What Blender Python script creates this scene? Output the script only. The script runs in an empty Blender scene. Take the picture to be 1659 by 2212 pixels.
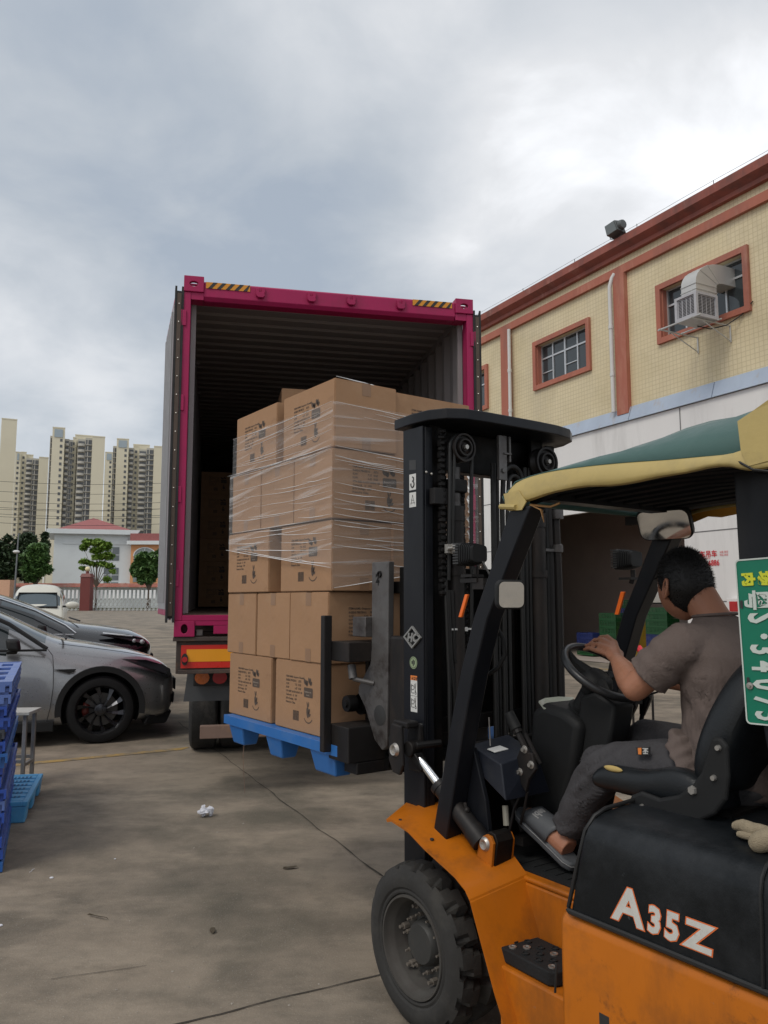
import bpy, bmesh, math, random
from mathutils import Vector, Matrix, noise
random.seed(7)
R = math.radians
S = bpy.context.scene
# ---------------- camera
cd = bpy.data.cameras.new("camera"); cam = bpy.data.objects.new("camera", cd); S.collection.objects.link(cam)
cam.location = (0, 0, 1.52); cam.rotation_euler = (R(90 + 6.41), 0, 0)
cd.sensor_fit = 'VERTICAL'; cd.sensor_height = 24.0; cd.lens = 24.0 * 1700 / 2212
cd.clip_start = 0.05; cd.clip_end = 3000
S.camera = cam
# ---------------- sky
W = bpy.data.worlds.new("World"); S.world = W; W.use_nodes = True
nt = W.node_tree; nt.nodes.clear(); N = nt.nodes.new; LK = nt.links.new
out = N("ShaderNodeOutputWorld"); bg = N("ShaderNodeBackground"); bg.inputs[1].default_value = 0.1
LK(bg.outputs[0], out.inputs[0])
sky = N("ShaderNodeTexSky"); sky.sky_type = 'NISHITA'; sky.sun_disc = False
sky.sun_elevation = R(52); sky.sun_rotation = R(-140); sky.dust_density = 2.0
tc = N("ShaderNodeTexCoord"); sx = N("ShaderNodeSeparateXYZ"); LK(tc.outputs['Generated'], sx.inputs[0])
def M_(op, a, b=None, c=None):
    n = N("ShaderNodeMath"); n.operation = op
    for i, q in enumerate((a, b, c)):
        if q is None: continue
        if isinstance(q, (int, float)): n.inputs[i].default_value = q
        else: LK(q, n.inputs[i])
    return n.outputs[0]
den = M_('ADD', M_('MAXIMUM', sx.outputs[2], 0.0), 0.28)
cb = N("ShaderNodeCombineXYZ")
LK(M_('DIVIDE', sx.outputs[0], den), cb.inputs[0]); LK(M_('DIVIDE', sx.outputs[1], den), cb.inputs[1]); cb.inputs[2].default_value = 3.7
def cloud(scale, det, rough, dist, off):
    mp = N("ShaderNodeMapping"); mp.inputs[1].default_value = off; LK(cb.outputs[0], mp.inputs[0])
    n = N("ShaderNodeTexNoise"); n.inputs['Scale'].default_value = scale; n.inputs['Detail'].default_value = det
    n.inputs['Roughness'].default_value = rough; n.inputs['Distortion'].default_value = dist
    LK(mp.outputs[0], n.inputs['Vector']); return n.outputs['Fac']
def MR(v, a, b, c=0.0, d=1.0, st='SMOOTHSTEP'):
    n = N("ShaderNodeMapRange"); n.interpolation_type = st; LK(v, n.inputs[0])
    for i, q in enumerate((a, b, c, d)): n.inputs[1 + i].default_value = q
    return n.outputs[0]
def glow(dx, dy, dz, p0, p1):
    v = Vector((dx, dy, dz)).normalized(); n = N("ShaderNodeVectorMath"); n.operation = 'DOT_PRODUCT'
    LK(tc.outputs['Generated'], n.inputs[0]); n.inputs[1].default_value = v
    return MR(n.outputs['Value'], p0, p1)
big = cloud(1.0, 5, 0.5, 0.2, (9.1, 9.6, 0)); med = cloud(3.2, 6, 0.55, 0.25, (12.1, 11.6, 0))
f1 = M_('ADD', M_('MULTIPLY', MR(big, 0.30, 0.70), 0.30), M_('MULTIPLY', MR(med, 0.28, 0.74), 0.32))
f1 = M_('ADD', f1, 0.25)
for dx, dy, dz, p0, p1, am in ((0.28, 0.87, 0.40, 0.955, 0.998, 0.30), (-0.42, 0.87, 0.22, 0.975, 0.999, 0.22), (-0.05, 0.78, 0.72, 0.90, 0.995, 0.10)):
    f1 = M_('ADD', f1, M_('MULTIPLY', glow(dx, dy, dz, p0, p1), am))
for dx, dy, dz, p0, p1, am in ((-0.26, 0.88, 0.42, 0.94, 0.998, 0.34), (-0.04, 0.92, 0.36, 0.955, 0.998, 0.20), (-0.44, 0.90, 0.10, 0.985, 0.999, 0.14), (-0.50, 0.74, 0.50, 0.93, 0.995, 0.12)):
    f1 = M_('SUBTRACT', f1, M_('MULTIPLY', glow(dx, dy, dz, p0, p1), am))
cr = N("ShaderNodeValToRGB"); LK(f1, cr.inputs[0])
e = cr.color_ramp.elements
e[0].position = 0.08; e[0].color = (3.2, 3.65, 4.25, 1)
e[1].position = 1.0; e[1].color = (9.2, 9.3, 9.5, 1)
for p, c in ((0.30, (4.1, 4.45, 4.85)), (0.50, (5.1, 5.35, 5.65)), (0.74, (6.5, 6.6, 6.75))):
    x = e.new(p); x.color = (*c, 1)
mx = N("ShaderNodeMix"); mx.data_type = 'RGBA'; mx.inputs[0].default_value = 0.9
LK(sky.outputs[0], mx.inputs[6]); LK(cr.outputs[0], mx.inputs[7]); LK(mx.outputs[2], bg.inputs[0])
# ---------------- sun behind thin cloud
ld = bpy.data.lights.new("sun", 'SUN'); ld.energy = 1.0; ld.angle = R(22); ld.color = (1, 0.94, 0.85)
sun = bpy.data.objects.new("sun", ld); S.collection.objects.link(sun)
sun.rotation_euler = Vector((-0.40, -0.47, 0.79)).to_track_quat('Z', 'Y').to_euler()
S.view_settings.view_transform = 'Standard'; S.view_settings.look = 'None'
S.view_settings.exposure = 0.40; S.view_settings.gamma = 1.0
S.cycles.max_bounces = 8; S.cycles.transparent_max_bounces = 24

# ---------------- materials
def mat(name, col, rough=0.7, metal=0.0, var=0.12, scale=6.0, bump=0.0, bscale=60.0, dirt=None, damt=0.4, dscale=3.0, spec=0.5, coat=0.0, stretch=None, emit=0, dth=(0.5, 0.7), wrap=None):
    m = bpy.data.materials.new(name); m.use_nodes = True; t = m.node_tree; n = t.nodes; b = n["Principled BSDF"]
    b.inputs['Roughness'].default_value = rough; b.inputs['Metallic'].default_value = metal
    b.inputs['Specular IOR Level'].default_value = spec; b.inputs['Coat Weight'].default_value = coat
    tc = n.new("ShaderNodeTexCoord"); src = tc.outputs['Object']
    if stretch:
        mp = n.new("ShaderNodeMapping"); mp.inputs[3].default_value = stretch; t.links.new(src, mp.inputs[0]); src = mp.outputs[0]
    def noi(s, d=5, r=0.6):
        q = n.new("ShaderNodeTexNoise"); q.inputs['Scale'].default_value = s; q.inputs['Detail'].default_value = d
        q.inputs['Roughness'].default_value = r; t.links.new(src, q.inputs['Vector']); return q.outputs['Fac']
    c = (*col, 1)
    hs = n.new("ShaderNodeHueSaturation"); hs.inputs['Color'].default_value = c
    mr = n.new("ShaderNodeMapRange"); mr.inputs[1].default_value = 0.25; mr.inputs[2].default_value = 0.75
    mr.inputs[3].default_value = 1 - var; mr.inputs[4].default_value = 1 + var
    t.links.new(noi(scale), mr.inputs[0]); t.links.new(mr.outputs[0], hs.inputs['Value'])
    o = hs.outputs[0]
    if dirt:
        mx = n.new("ShaderNodeMix"); mx.data_type = 'RGBA'; mx.inputs[7].default_value = (*dirt, 1)
        m2 = n.new("ShaderNodeMapRange"); m2.inputs[1].default_value = dth[0]; m2.inputs[2].default_value = dth[1]; m2.inputs[3].default_value = 0; m2.inputs[4].default_value = damt
        t.links.new(noi(dscale, 8, 0.7), m2.inputs[0]); t.links.new(m2.outputs[0], mx.inputs[0]); t.links.new(o, mx.inputs[6]); o = mx.outputs[2]
    t.links.new(o, b.inputs['Base Color'])
    rr = n.new("ShaderNodeMapRange"); rr.inputs[1].default_value = 0.3; rr.inputs[2].default_value = 0.7
    rr.inputs[3].default_value = max(0.02, rough - 0.08); rr.inputs[4].default_value = min(1, rough + 0.1)
    t.links.new(noi(scale * 2.3), rr.inputs[0]); t.links.new(rr.outputs[0], b.inputs['Roughness'])
    if bump:
        bp = n.new("ShaderNodeBump"); bp.inputs['Strength'].default_value = bump; bp.inputs['Distance'].default_value = 0.01
        t.links.new(noi(bscale, 6), bp.inputs['Height']); t.links.new(bp.outputs[0], b.inputs['Normal'])
    if emit:
        b.inputs['Emission Color'].default_value = c; b.inputs['Emission Strength'].default_value = emit
    return m
def overlay(m, col, scale, lo, hi, amt, stretch=None, det=8, rough=.7, src='Object', rot=None):
    t = m.node_tree; n = t.nodes; b = n["Principled BSDF"]; base = b.inputs['Base Color'].links[0].from_socket
    tc = n.new("ShaderNodeTexCoord"); mp = n.new("ShaderNodeMapping"); t.links.new(tc.outputs[src], mp.inputs[0])
    if stretch: mp.inputs[3].default_value = stretch
    if rot: mp.inputs[2].default_value = rot
    mp.inputs[1].default_value = (scale*3.1, 1.7, 4.2)
    q = n.new("ShaderNodeTexNoise"); q.inputs['Scale'].default_value = scale; q.inputs['Detail'].default_value = det; q.inputs['Roughness'].default_value = rough; t.links.new(mp.outputs[0], q.inputs['Vector'])
    r = n.new("ShaderNodeMapRange"); r.inputs[1].default_value = lo; r.inputs[2].default_value = hi; r.inputs[3].default_value = 0; r.inputs[4].default_value = amt; t.links.new(q.outputs['Fac'], r.inputs[0])
    x = n.new("ShaderNodeMix"); x.data_type = 'RGBA'; t.links.new(r.outputs[0], x.inputs[0]); t.links.new(base, x.inputs[6]); x.inputs[7].default_value = (*col, 1); t.links.new(x.outputs[2], b.inputs['Base Color']); return m
def vary(m, amt):
    t = m.node_tree; n = t.nodes; b = n["Principled BSDF"]; base = b.inputs['Base Color'].links[0].from_socket
    oi = n.new("ShaderNodeObjectInfo"); r = n.new("ShaderNodeMapRange"); r.inputs[3].default_value = 1-amt; r.inputs[4].default_value = 1+amt; t.links.new(oi.outputs['Random'], r.inputs[0])
    h = n.new("ShaderNodeHueSaturation"); t.links.new(r.outputs[0], h.inputs['Value']); t.links.new(base, h.inputs['Color']); t.links.new(h.outputs[0], b.inputs['Base Color']); return m
def softbump(m, scale, strength, dist=.01, stretch=None):
    t = m.node_tree; n = t.nodes; b = n["Principled BSDF"]; old = b.inputs['Normal'].links[0].from_socket if b.inputs['Normal'].links else None
    tc = n.new("ShaderNodeTexCoord"); mp = n.new("ShaderNodeMapping"); t.links.new(tc.outputs['Object'], mp.inputs[0])
    if stretch: mp.inputs[3].default_value = stretch
    q = n.new("ShaderNodeTexNoise"); q.inputs['Scale'].default_value = scale; q.inputs['Detail'].default_value = 3; q.inputs['Distortion'].default_value = .6; t.links.new(mp.outputs[0], q.inputs['Vector'])
    bp = n.new("ShaderNodeBump"); bp.inputs['Strength'].default_value = strength; bp.inputs['Distance'].default_value = dist; t.links.new(q.outputs['Fac'], bp.inputs['Height'])
    if old: t.links.new(old, bp.inputs['Normal'])
    t.links.new(bp.outputs[0], b.inputs['Normal']); return m
def glassy(name, col, rough=0.05, alpha=1.0, spec=0.6):
    m = bpy.data.materials.new(name); m.use_nodes = True; b = m.node_tree.nodes["Principled BSDF"]
    b.inputs['Base Color'].default_value = (*col, 1); b.inputs['Roughness'].default_value = rough
    b.inputs['Alpha'].default_value = alpha; b.inputs['Specular IOR Level'].default_value = spec
    return m

# ---------------- mesh builder
class MB:
    def __init__(s, T=None): s.v = []; s.f = []; s.mi = []; s.m = 0; s.T = T or (lambda p: Vector(p))
    def add(s, pts, faces):
        o = len(s.v); s.v += [s.T(p) for p in pts]
        for f in faces: s.f.append([o + i for i in f]); s.mi.append(s.m)
    def mat(s, i): s.m = i; return s
    def box(s, a, b):
        x0, y0, z0 = a; x1, y1, z1 = b
        s.add([(x0,y0,z0),(x1,y0,z0),(x1,y1,z0),(x0,y1,z0),(x0,y0,z1),(x1,y0,z1),(x1,y1,z1),(x0,y1,z1)],
              [(0,1,2,3),(4,5,6,7),(0,1,5,4),(1,2,6,5),(2,3,7,6),(3,0,4,7)]); return s
    def hexa(s, p): # 8 points bottom4, top4
        s.add(p, [(0,1,2,3),(4,5,6,7),(0,1,5,4),(1,2,6,5),(2,3,7,6),(3,0,4,7)]); return s
    def prism(s, poly, ax, lo, hi):
        def P(a, b, c): return {0:(c,a,b), 1:(a,c,b), 2:(a,b,c)}[ax]
        n = len(poly); pts = [P(a, b, lo) for a, b in poly] + [P(a, b, hi) for a, b in poly]
        s.add(pts, [tuple(range(n)), tuple(range(n, 2*n))] + [(i, (i+1) % n, n + (i+1) % n, n + i) for i in range(n)]); return s
    def quad(s, *p): s.add(p, [tuple(range(len(p)))]); return s
    def tube(s, pts, r, seg=10, cap=True, rs=None, flat=1.0):
        P = [Vector(p) for p in pts]; n = len(P); rs = rs or [r]*n; rings = []
        up = None
        for i, p in enumerate(P):
            d = (P[min(i+1, n-1)] - P[max(i-1, 0)]).normalized()
            if up is None:
                up = Vector((0,0,1)) if abs(d.z) < 0.9 else Vector((1,0,0))
            a = (up - d * up.dot(d)).normalized(); b = d.cross(a); up = a
            rings.append([p + (a*math.cos(t)*flat + b*math.sin(t)) * rs[i] for t in [2*math.pi*k/seg for k in range(seg)]])
        pts = [q for r_ in rings for q in r_]
        fs = [(i*seg+k, i*seg+(k+1) % seg, (i+1)*seg+(k+1) % seg, (i+1)*seg+k) for i in range(n-1) for k in range(seg)]
        if cap: fs += [tuple(range(seg)), tuple(range((n-1)*seg, n*seg))]
        s.add(pts, fs); return s
    def cyl(s, a, b, r, seg=16, r2=None): return s.tube([a, b], r, seg, rs=[r, r if r2 is None else r2])
    def lathe(s, c, ax, prof, seg=32, a0=0, a1=360):
        """prof: list of (radius, along)"""
        ax = Vector(ax).normalized(); t = Vector((0,0,1)) if abs(ax.z) < 0.9 else Vector((1,0,0))
        e1 = (t - ax*t.dot(ax)).normalized(); e2 = ax.cross(e1); c = Vector(c); full = abs(a1-a0) >= 360
        k = seg if full else seg + 1; pts = []
        for i in range(k):
            an = R(a0 + (a1-a0) * i / seg); d = e1*math.cos(an) + e2*math.sin(an)
            pts += [c + d*r + ax*h for r, h in prof]
        n = len(prof); fs = []
        for i in range(seg):
            j = (i+1) % k
            for q in range(n-1): fs.append((i*n+q, j*n+q, j*n+q+1, i*n+q+1))
        s.add(pts, fs); return s
    def sphere(s, c, r, seg=14, rings=8, sc=(1,1,1)):
        c = Vector(c); pts = []; fs = []
        for i in range(rings+1):
            th = math.pi*i/rings
            for k in range(seg):
                ph = 2*math.pi*k/seg; pts.append(c + Vector((math.sin(th)*math.cos(ph)*r*sc[0], math.sin(th)*math.sin(ph)*r*sc[1], math.cos(th)*r*sc[2])))
        for i in range(rings):
            for k in range(seg): fs.append((i*seg+k, i*seg+(k+1) % seg, (i+1)*seg+(k+1) % seg, (i+1)*seg+k))
        s.add(pts, fs); return s
    def merge(s, me, M, mi=None):
        o = len(s.v); s.v += [s.T(M @ v.co) for v in me.vertices]
        for p in me.polygons: s.f.append([o + i for i in p.vertices]); s.mi.append(s.m if mi is None else mi)
        return s
    def build(s, name, mats, parent=None, loc=None, smooth=35, bevel=0, bseg=2, sub=0, weld=True, cut=None, thick=0):
        if not isinstance(mats, (list, tuple)): mats = [mats]
        base = Vector(loc) if loc is not None else (parent['_o'] if parent is not None and '_o' in parent else None)
        base = Vector(base) if base is not None else Vector((0,0,0))
        me = bpy.data.meshes.new(name)
        me.from_pydata([v - base for v in s.v], [], s.f)
        for m in mats: me.materials.append(m)
        me.polygons.foreach_set('material_index', s.mi)
        bm = bmesh.new(); bm.from_mesh(me)
        if weld: bmesh.ops.remove_doubles(bm, verts=bm.verts, dist=1e-5)
        bmesh.ops.recalc_face_normals(bm, faces=bm.faces); bm.to_mesh(me); bm.free()
        if smooth:
            me.polygons.foreach_set('use_smooth', [True]*len(me.polygons)); me.set_sharp_from_angle(angle=R(smooth))
        o = bpy.data.objects.new(name, me); S.collection.objects.link(o)
        if parent is not None: o.parent = parent; o['_o'] = tuple(base)
        else: o.location = base; o['_o'] = tuple(base)
        if thick:
            q = o.modifiers.new('solid', 'SOLIDIFY'); q.thickness = thick; q.offset = 0
        if bevel:
            q = o.modifiers.new('bevel', 'BEVEL'); q.width = bevel; q.segments = bseg; q.limit_method = 'ANGLE'; q.angle_limit = R(40); q.harden_normals = False
        if sub:
            q = o.modifiers.new('sub', 'SUBSURF'); q.levels = sub; q.render_levels = sub
        return o
def thing(name, label, cat, loc=(0,0,0), group=None):
    o = bpy.data.objects.new(name, None); S.collection.objects.link(o); o.location = loc; o.empty_display_size = 0.2
    o['_o'] = tuple(loc); o['label'] = label; o['category'] = cat
    if group: o['group'] = group
    return o
def tag(o, label, cat, group=None):
    o['label'] = label; o['category'] = cat
    if group: o['group'] = group
    return o
def struct(o, kind='structure', label=None, cat=None):
    o['kind'] = kind
    if label: o['label'] = label
    if cat: o['category'] = cat
    return o
def copy_tree(o, parent=None, delta=None):
    c = o.copy(); S.collection.objects.link(c); c.parent = parent
    if parent is None and delta is not None: c.location = Vector(o.location) + Vector(delta)
    for ch in [x for x in S.objects if x.parent == o]: copy_tree(ch, c)
    return c
def applied(o, name=None):
    dg = bpy.context.evaluated_depsgraph_get(); me = bpy.data.meshes.new_from_object(o.evaluated_get(dg)); o.modifiers.clear()
    old = o.data; o.data = me; me.name = name or old.name; return o
def boolcut(o, cutter, op='DIFFERENCE'):
    md = o.modifiers.new('b', 'BOOLEAN'); md.operation = op; md.object = cutter; md.solver = 'EXACT'
    bpy.context.view_layer.update(); applied(o); bpy.data.objects.remove(cutter); return o
def text_mesh(txt, size=1.0, offset=0.0, extrude=0.0, shear=0.0, align='LEFT', space=1.0, res=2):
    c = bpy.data.curves.new('t', 'FONT'); c.body = txt; c.size = size; c.offset = offset; c.extrude = extrude; c.shear = shear
    c.align_x = align; c.space_character = space; c.resolution_u = res
    o = bpy.data.objects.new('t', c); S.collection.objects.link(o); bpy.context.view_layer.update()
    me = bpy.data.meshes.new_from_object(o.evaluated_get(bpy.context.evaluated_depsgraph_get())); bpy.data.objects.remove(o); return me
def basis(o, x, y, z=None):
    x = Vector(x); y = Vector(y); z = Vector(z) if z is not None else x.cross(y)
    m = Matrix.Identity(4)
    for i in range(3): m[i][0] = x[i]; m[i][1] = y[i]; m[i][2] = z[i]; m[i][3] = o[i]
    return m
# frames: forklift (u forward, v right), container (s across, t inward), warehouse (s along, n out)
FA = R(35.5); FU = Vector((-math.sin(FA), math.cos(FA), 0)); FV = Vector((math.cos(FA), math.sin(FA), 0)); ZZ = Vector((0,0,1))
def F(p): return FU*p[0] + FV*p[1] + ZZ*p[2]
CA = R(12.358); CO = Vector((-1.625, 6.148, 0)); CS = Vector((math.cos(CA), math.sin(CA), 0)); CT = Vector((-math.sin(CA), math.cos(CA), 0))
def Cn(p): return CO + CS*p[0] + CT*p[1] + ZZ*p[2]
WA = R(117.446); WO = Vector((4.78533, 20.61082, 0)); WS = Vector((math.cos(WA), math.sin(WA), 0)); WN = Vector((-math.sin(WA), math.cos(WA), 0))
def Wh(p): return WO + WS*p[0] + WN*p[1] + ZZ*p[2]

# =====================================================  SETTING
m = mat("concrete_ground", (0.25, 0.207, 0.158), 0.85, var=0.14, scale=0.8, bump=0.35, bscale=90, dirt=(0.085, 0.074, 0.058), damt=0.8, dscale=0.6, dth=(0.44, 0.62))
t = m.node_tree; n = t.nodes; b = n["Principled BSDF"]; L_ = t.links.new
base = b.inputs['Base Color'].links[0].from_socket
tcg = n.new("ShaderNodeTexCoord")
def tnoise(scale, st, det=6, rough=0.6):
    mp = n.new("ShaderNodeMapping"); mp.inputs[3].default_value = st; mp.inputs[2].default_value = (0, 0, R(14)); L_(tcg.outputs['Object'], mp.inputs[0])
    q = n.new("ShaderNodeTexNoise"); q.inputs['Scale'].default_value = scale; q.inputs['Detail'].default_value = det; q.inputs['Roughness'].default_value = rough
    L_(mp.outputs[0], q.inputs['Vector']); return q.outputs['Fac']
def tmix(fac_sock, lo, hi, amt, colr, a):
    r = n.new("ShaderNodeMapRange"); r.inputs[1].default_value = lo; r.inputs[2].default_value = hi; r.inputs[3].default_value = 0; r.inputs[4].default_value = amt
    L_(fac_sock, r.inputs[0]); x = n.new("ShaderNodeMix"); x.data_type = 'RGBA'; L_(r.outputs[0], x.inputs[0]); L_(a, x.inputs[6]); x.inputs[7].default_value = (*colr, 1); return x.outputs[2]
o_ = tmix(tnoise(1.9, (0.55, 1.15, 1), 9, .68), 0.48, 0.68, 0.65, (0.35, 0.292, 0.225), base)   # streaks of dry dust
o_ = tmix(tnoise(0.8, (1, 0.85, 1), 7, .62), 0.50, 0.64, 0.72, (0.088, 0.08, 0.06), o_); o_ = tmix(tnoise(5.0, (.8, 1.1, 1), 8, .7), 0.52, 0.72, 0.45, (0.10, 0.085, 0.066), o_)     # damp patches
o_ = tmix(tnoise(120, (1, 1, 1), 2, .5), 0.62, 0.75, 0.5, (0.40, 0.38, 0.34), o_)        # sand grains
L_(o_, b.inputs['Base Color'])
mb = MB(); mb.quad((-900, -60, 0), (900, -60, 0), (900, 1500, 0), (-900, 1500, 0)); g = struct(mb.build("ground", m, smooth=0))
# expansion joints in the slab: ragged dark cracks
mj = mat("joint", (0.05, 0.042, 0.033), 1.0, var=0.3, scale=30)
def joint(pts, w):
    mb = MB(); P = []
    for (x0, y0), (x1, y1) in zip(pts[:-1], pts[1:]):
        k = max(2, int(math.hypot(x1-x0, y1-y0) / 0.06)); 
        for i in range(k): P.append((x0 + (x1-x0)*i/k, y0 + (y1-y0)*i/k))
    P.append(pts[-1]); d = Vector((pts[-1][0]-pts[0][0], pts[-1][1]-pts[0][1], 0)).normalized(); nn = Vector((-d.y, d.x, 0))
    pr = []
    for i, (x, y) in enumerate(P):
        c = Vector((x, y, 0.004)) + nn * (noise.noise(Vector((x*3, y*3, 1))) * 0.018 + noise.noise(Vector((x*17, y*17, 4))) * 0.006)
        ww = w * (0.45 + abs(noise.noise(Vector((x*6, y*6, 9)))) * 1.6); pr.append((c - nn*ww, c + nn*ww))
    mb.add([q for a in pr for q in a], [(2*i, 2*i+1, 2*i+3, 2*i+2) for i in range(len(pr)-1)])
    return struct(mb.build("ground_joint", mj, smooth=0))
A1 = Vector((-1.228, 7.186, 0)); A2 = Vector((-0.078, 4.698, 0))
dd = (A2 - A1)
joint([tuple((A1 - dd*1.2)[:2]), tuple(A1[:2]), tuple(A2[:2]), tuple((A2 + dd*2.5)[:2])], 0.0042)
B1 = Vector((-0.823, 2.99, 0)); B2 = Vector((-0.055, 3.377, 0)); dd = (B2 - B1)
joint([tuple((B1 - dd*1.5)[:2]), tuple(B1[:2]), tuple(B2[:2]), tuple((B2 + dd*2)[:2])], 0.0045)
C1 = Vector((-1.343, 3.366, 0)); C2 = Vector((-0.993, 3.483, 0)); joint([tuple(C1[:2]), tuple(C2[:2])], 0.002)
# grit scattered over the slab
rg = random.Random(21); mb = MB()
for k in range(1500):
    yy = 2.2 + rg.random()**1.6*9; xx = rg.uniform(-.62, .75)*yy; s = rg.uniform(.0012, .0035)*(1 + (rg.random() > .95)*1.4)
    a = [Vector((xx + s*rg.uniform(.6,1.3)*math.cos(t), yy + s*rg.uniform(.6,1.3)*math.sin(t), .0008)) for t in (0, 1.6, 3.1, 4.7)]; mb.add(a + [Vector((xx, yy, s*.8))], [(0,1,4),(1,2,4),(2,3,4),(3,0,4)])
o = mb.build("grit", mat("pale_grit", (.30,.27,.23), .9, var=.4, scale=60), smooth=0, weld=False); struct(o, 'stuff', "fine pale grit scattered over the concrete yard", "grit")
# worn yellow parking line
mY = mat("worn_yellow_paint", (0.42, 0.27, 0.075), 0.8, var=0.15, dirt=(0.2, 0.17, 0.13), damt=1, dscale=5, dth=(0.40, 0.58))
Y1 = Vector((-3.727, 7.339, 0)); Y2 = Vector((-2.043, 8.347, -0)); ny = Vector((0.02, 0.075, 0)); up4 = Vector((0, 0, 0.004))
mb = MB(); mb.quad(Y1+up4-ny, Y2+up4-ny*1.1, Y2+up4+ny, Y1+up4+ny); struct(mb.build("painted_line", mY, smooth=0))
Y1 = Vector((2.955, 18.859, 0)); Y2 = Vector((5.827, 17.051, -0)); mb = MB(); mb.quad(Y1+up4, Y2+up4, Y2+up4+Vector((.05,.22,0)), Y1+up4+Vector((.05,.22,0))); struct(mb.build("painted_line", mY, smooth=0))

# ---- warehouse on the right
mt = mat("yellow_mosaic_tile", (0.70, 0.605, 0.40), 0.5, var=0.05, scale=1.2, dirt=(0.50, 0.42, 0.26), damt=0.45, dscale=1.1)
t = mt.node_tree; n = t.nodes; b = n["Principled BSDF"]; base = b.inputs['Base Color'].links[0].from_socket
tcg = n.new("ShaderNodeTexCoord"); mp = n.new("ShaderNodeMapping"); mp.inputs[2].default_value = (0, 0, -WA); t.links.new(tcg.outputs['Object'], mp.inputs[0])
sp = n.new("ShaderNodeSeparateXYZ"); t.links.new(mp.outputs[0], sp.inputs[0]); cbb = n.new("ShaderNodeCombineXYZ"); t.links.new(sp.outputs[0], cbb.inputs[0]); t.links.new(sp.outputs[2], cbb.inputs[1])
br = n.new("ShaderNodeTexBrick"); br.offset = 0; br.inputs['Scale'].default_value = 1; br.inputs['Brick Width'].default_value = 0.105; br.inputs['Row Height'].default_value = 0.105
br.inputs['Mortar Size'].default_value = 0.008; br.inputs['Mortar Smooth'].default_value = 0.1
br.inputs['Color1'].default_value = (1, 1, 1, 1); br.inputs['Color2'].default_value = (0.96, 0.96, 0.94, 1); br.inputs['Mortar'].default_value = (0.80, 0.775, 0.71, 1)
t.links.new(cbb.outputs[0], br.inputs['Vector']); mx = n.new("ShaderNodeMix"); mx.data_type = 'RGBA'; mx.blend_type = 'MULTIPLY'; mx.inputs[0].default_value = 1
t.links.new(base, mx.inputs[6]); t.links.new(br.outputs[0], mx.inputs[7]); t.links.new(mx.outputs[2], b.inputs['Base Color'])
mTile = mt; overlay(mt, (.42,.36,.25), .9, .5, .75, .5, (1,1,.12)); overlay(mt, (.62,.52,.30), .5, .5, .6, .35)
mTerra = mat("terracotta_trim_paint", (0.40, 0.135, 0.088), 0.7, var=0.10, scale=1.5, dirt=(0.22, 0.10, 0.08), damt=0.6, dscale=1.3, stretch=(1, 1, 0.3))
mTerraD = mat("weathered_red_cornice_paint", (0.28, 0.085, 0.062), 0.75, var=0.12, scale=1.5, dirt=(0.14, 0.07, 0.06), damt=0.7, dscale=1.6)
mWhiteP = mat("white_sandwich_panel", (0.76, 0.75, 0.73), 0.5, var=0.04, scale=0.8, dirt=(0.42, 0.41, 0.39), damt=0.5, dscale=1.0, stretch=(1, 1, 0.15))
overlay(mTerra, (.52,.26,.18), 2.2, .55, .7, .5, (1,1,.25)); overlay(mTerraD, (.40,.20,.16), 1.8, .58, .68, .6, (1,1,.4)); overlay(mTerraD, (.09,.05,.045), 1.2, .52, .7, .6, (1,1,.2)); overlay(mWhiteP, (.40,.33,.26), 3.0, .66, .74, .5, (1,1,.08))
mBlueT = mat("faded_blue_flashing", (0.38, 0.45, 0.55), 0.5, var=0.1, scale=2, dirt=(0.40, 0.30, 0.20), damt=0.7, dscale=3, stretch=(1, 1, 0.4), dth=(.55, .75))
mAlu = mat("window_aluminium", (0.55, 0.56, 0.57), 0.35, 0.6, var=0.04)
mGlassD = glassy("dark_window_glass", (0.035, 0.045, 0.05), 0.06, spec=0.7)
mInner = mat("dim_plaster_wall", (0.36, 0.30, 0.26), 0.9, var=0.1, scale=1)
mPipe = mat("white_plastic_pipe", (0.62, 0.62, 0.60), 0.4, var=0.05)
wh = thing("warehouse", "yellow tiled two storey warehouse with terracotta trim and white panel lower front", "warehouse", tuple(Wh((0, 0, 0))))
YF = -0.1   # tile face
def holed(mb, s0, s1, z0, z1, holes, n):
    """wall sheet with rectangular openings: cells of a grid"""
    ss = sorted({s0, s1} | {h[0] for h in holes} | {h[1] for h in holes}); zs = sorted({z0, z1} | {h[2] for h in holes} | {h[3] for h in holes})
    for a, b_ in zip(ss[:-1], ss[1:]):
        for c, d in zip(zs[:-1], zs[1:]):
            cs, cz = (a+b_)/2, (c+d)/2
            if any(h[0] < cs < h[1] and h[2] < cz < h[3] for h in holes): continue
            mb.quad((a, n, c), (b_, n, c), (b_, n, d), (a, n, d))
wins = [(-0.92, 1.15, 7.54, 8.69), (-5.64, -3.43, 7.54, 8.69), (3.66, 5.86, 7.54, 8.69), (9.0, 11.2, 7.54, 8.69), (14, 16.2, 7.54, 8.69)]
mb = MB(Wh); holed(mb, -14, 30, 5.0, 10.2, wins, YF)
for s0, s1, z0, z1 in wins:
    mb.quad((s0, YF, z0), (s1, YF, z0), (s1, YF-.35, z0), (s0, YF-.35, z0)); mb.quad((s0, YF, z1), (s1, YF, z1), (s1, YF-.35, z1), (s0, YF-.35, z1))
    mb.quad((s0, YF, z0), (s0, YF-.35, z0), (s0, YF-.35, z1), (s0, YF, z1)); mb.quad((s1, YF, z0), (s1, YF-.35, z0), (s1, YF-.35, z1), (s1, YF, z1))
mb.build("wall", mTile, wh, smooth=0)
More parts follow.
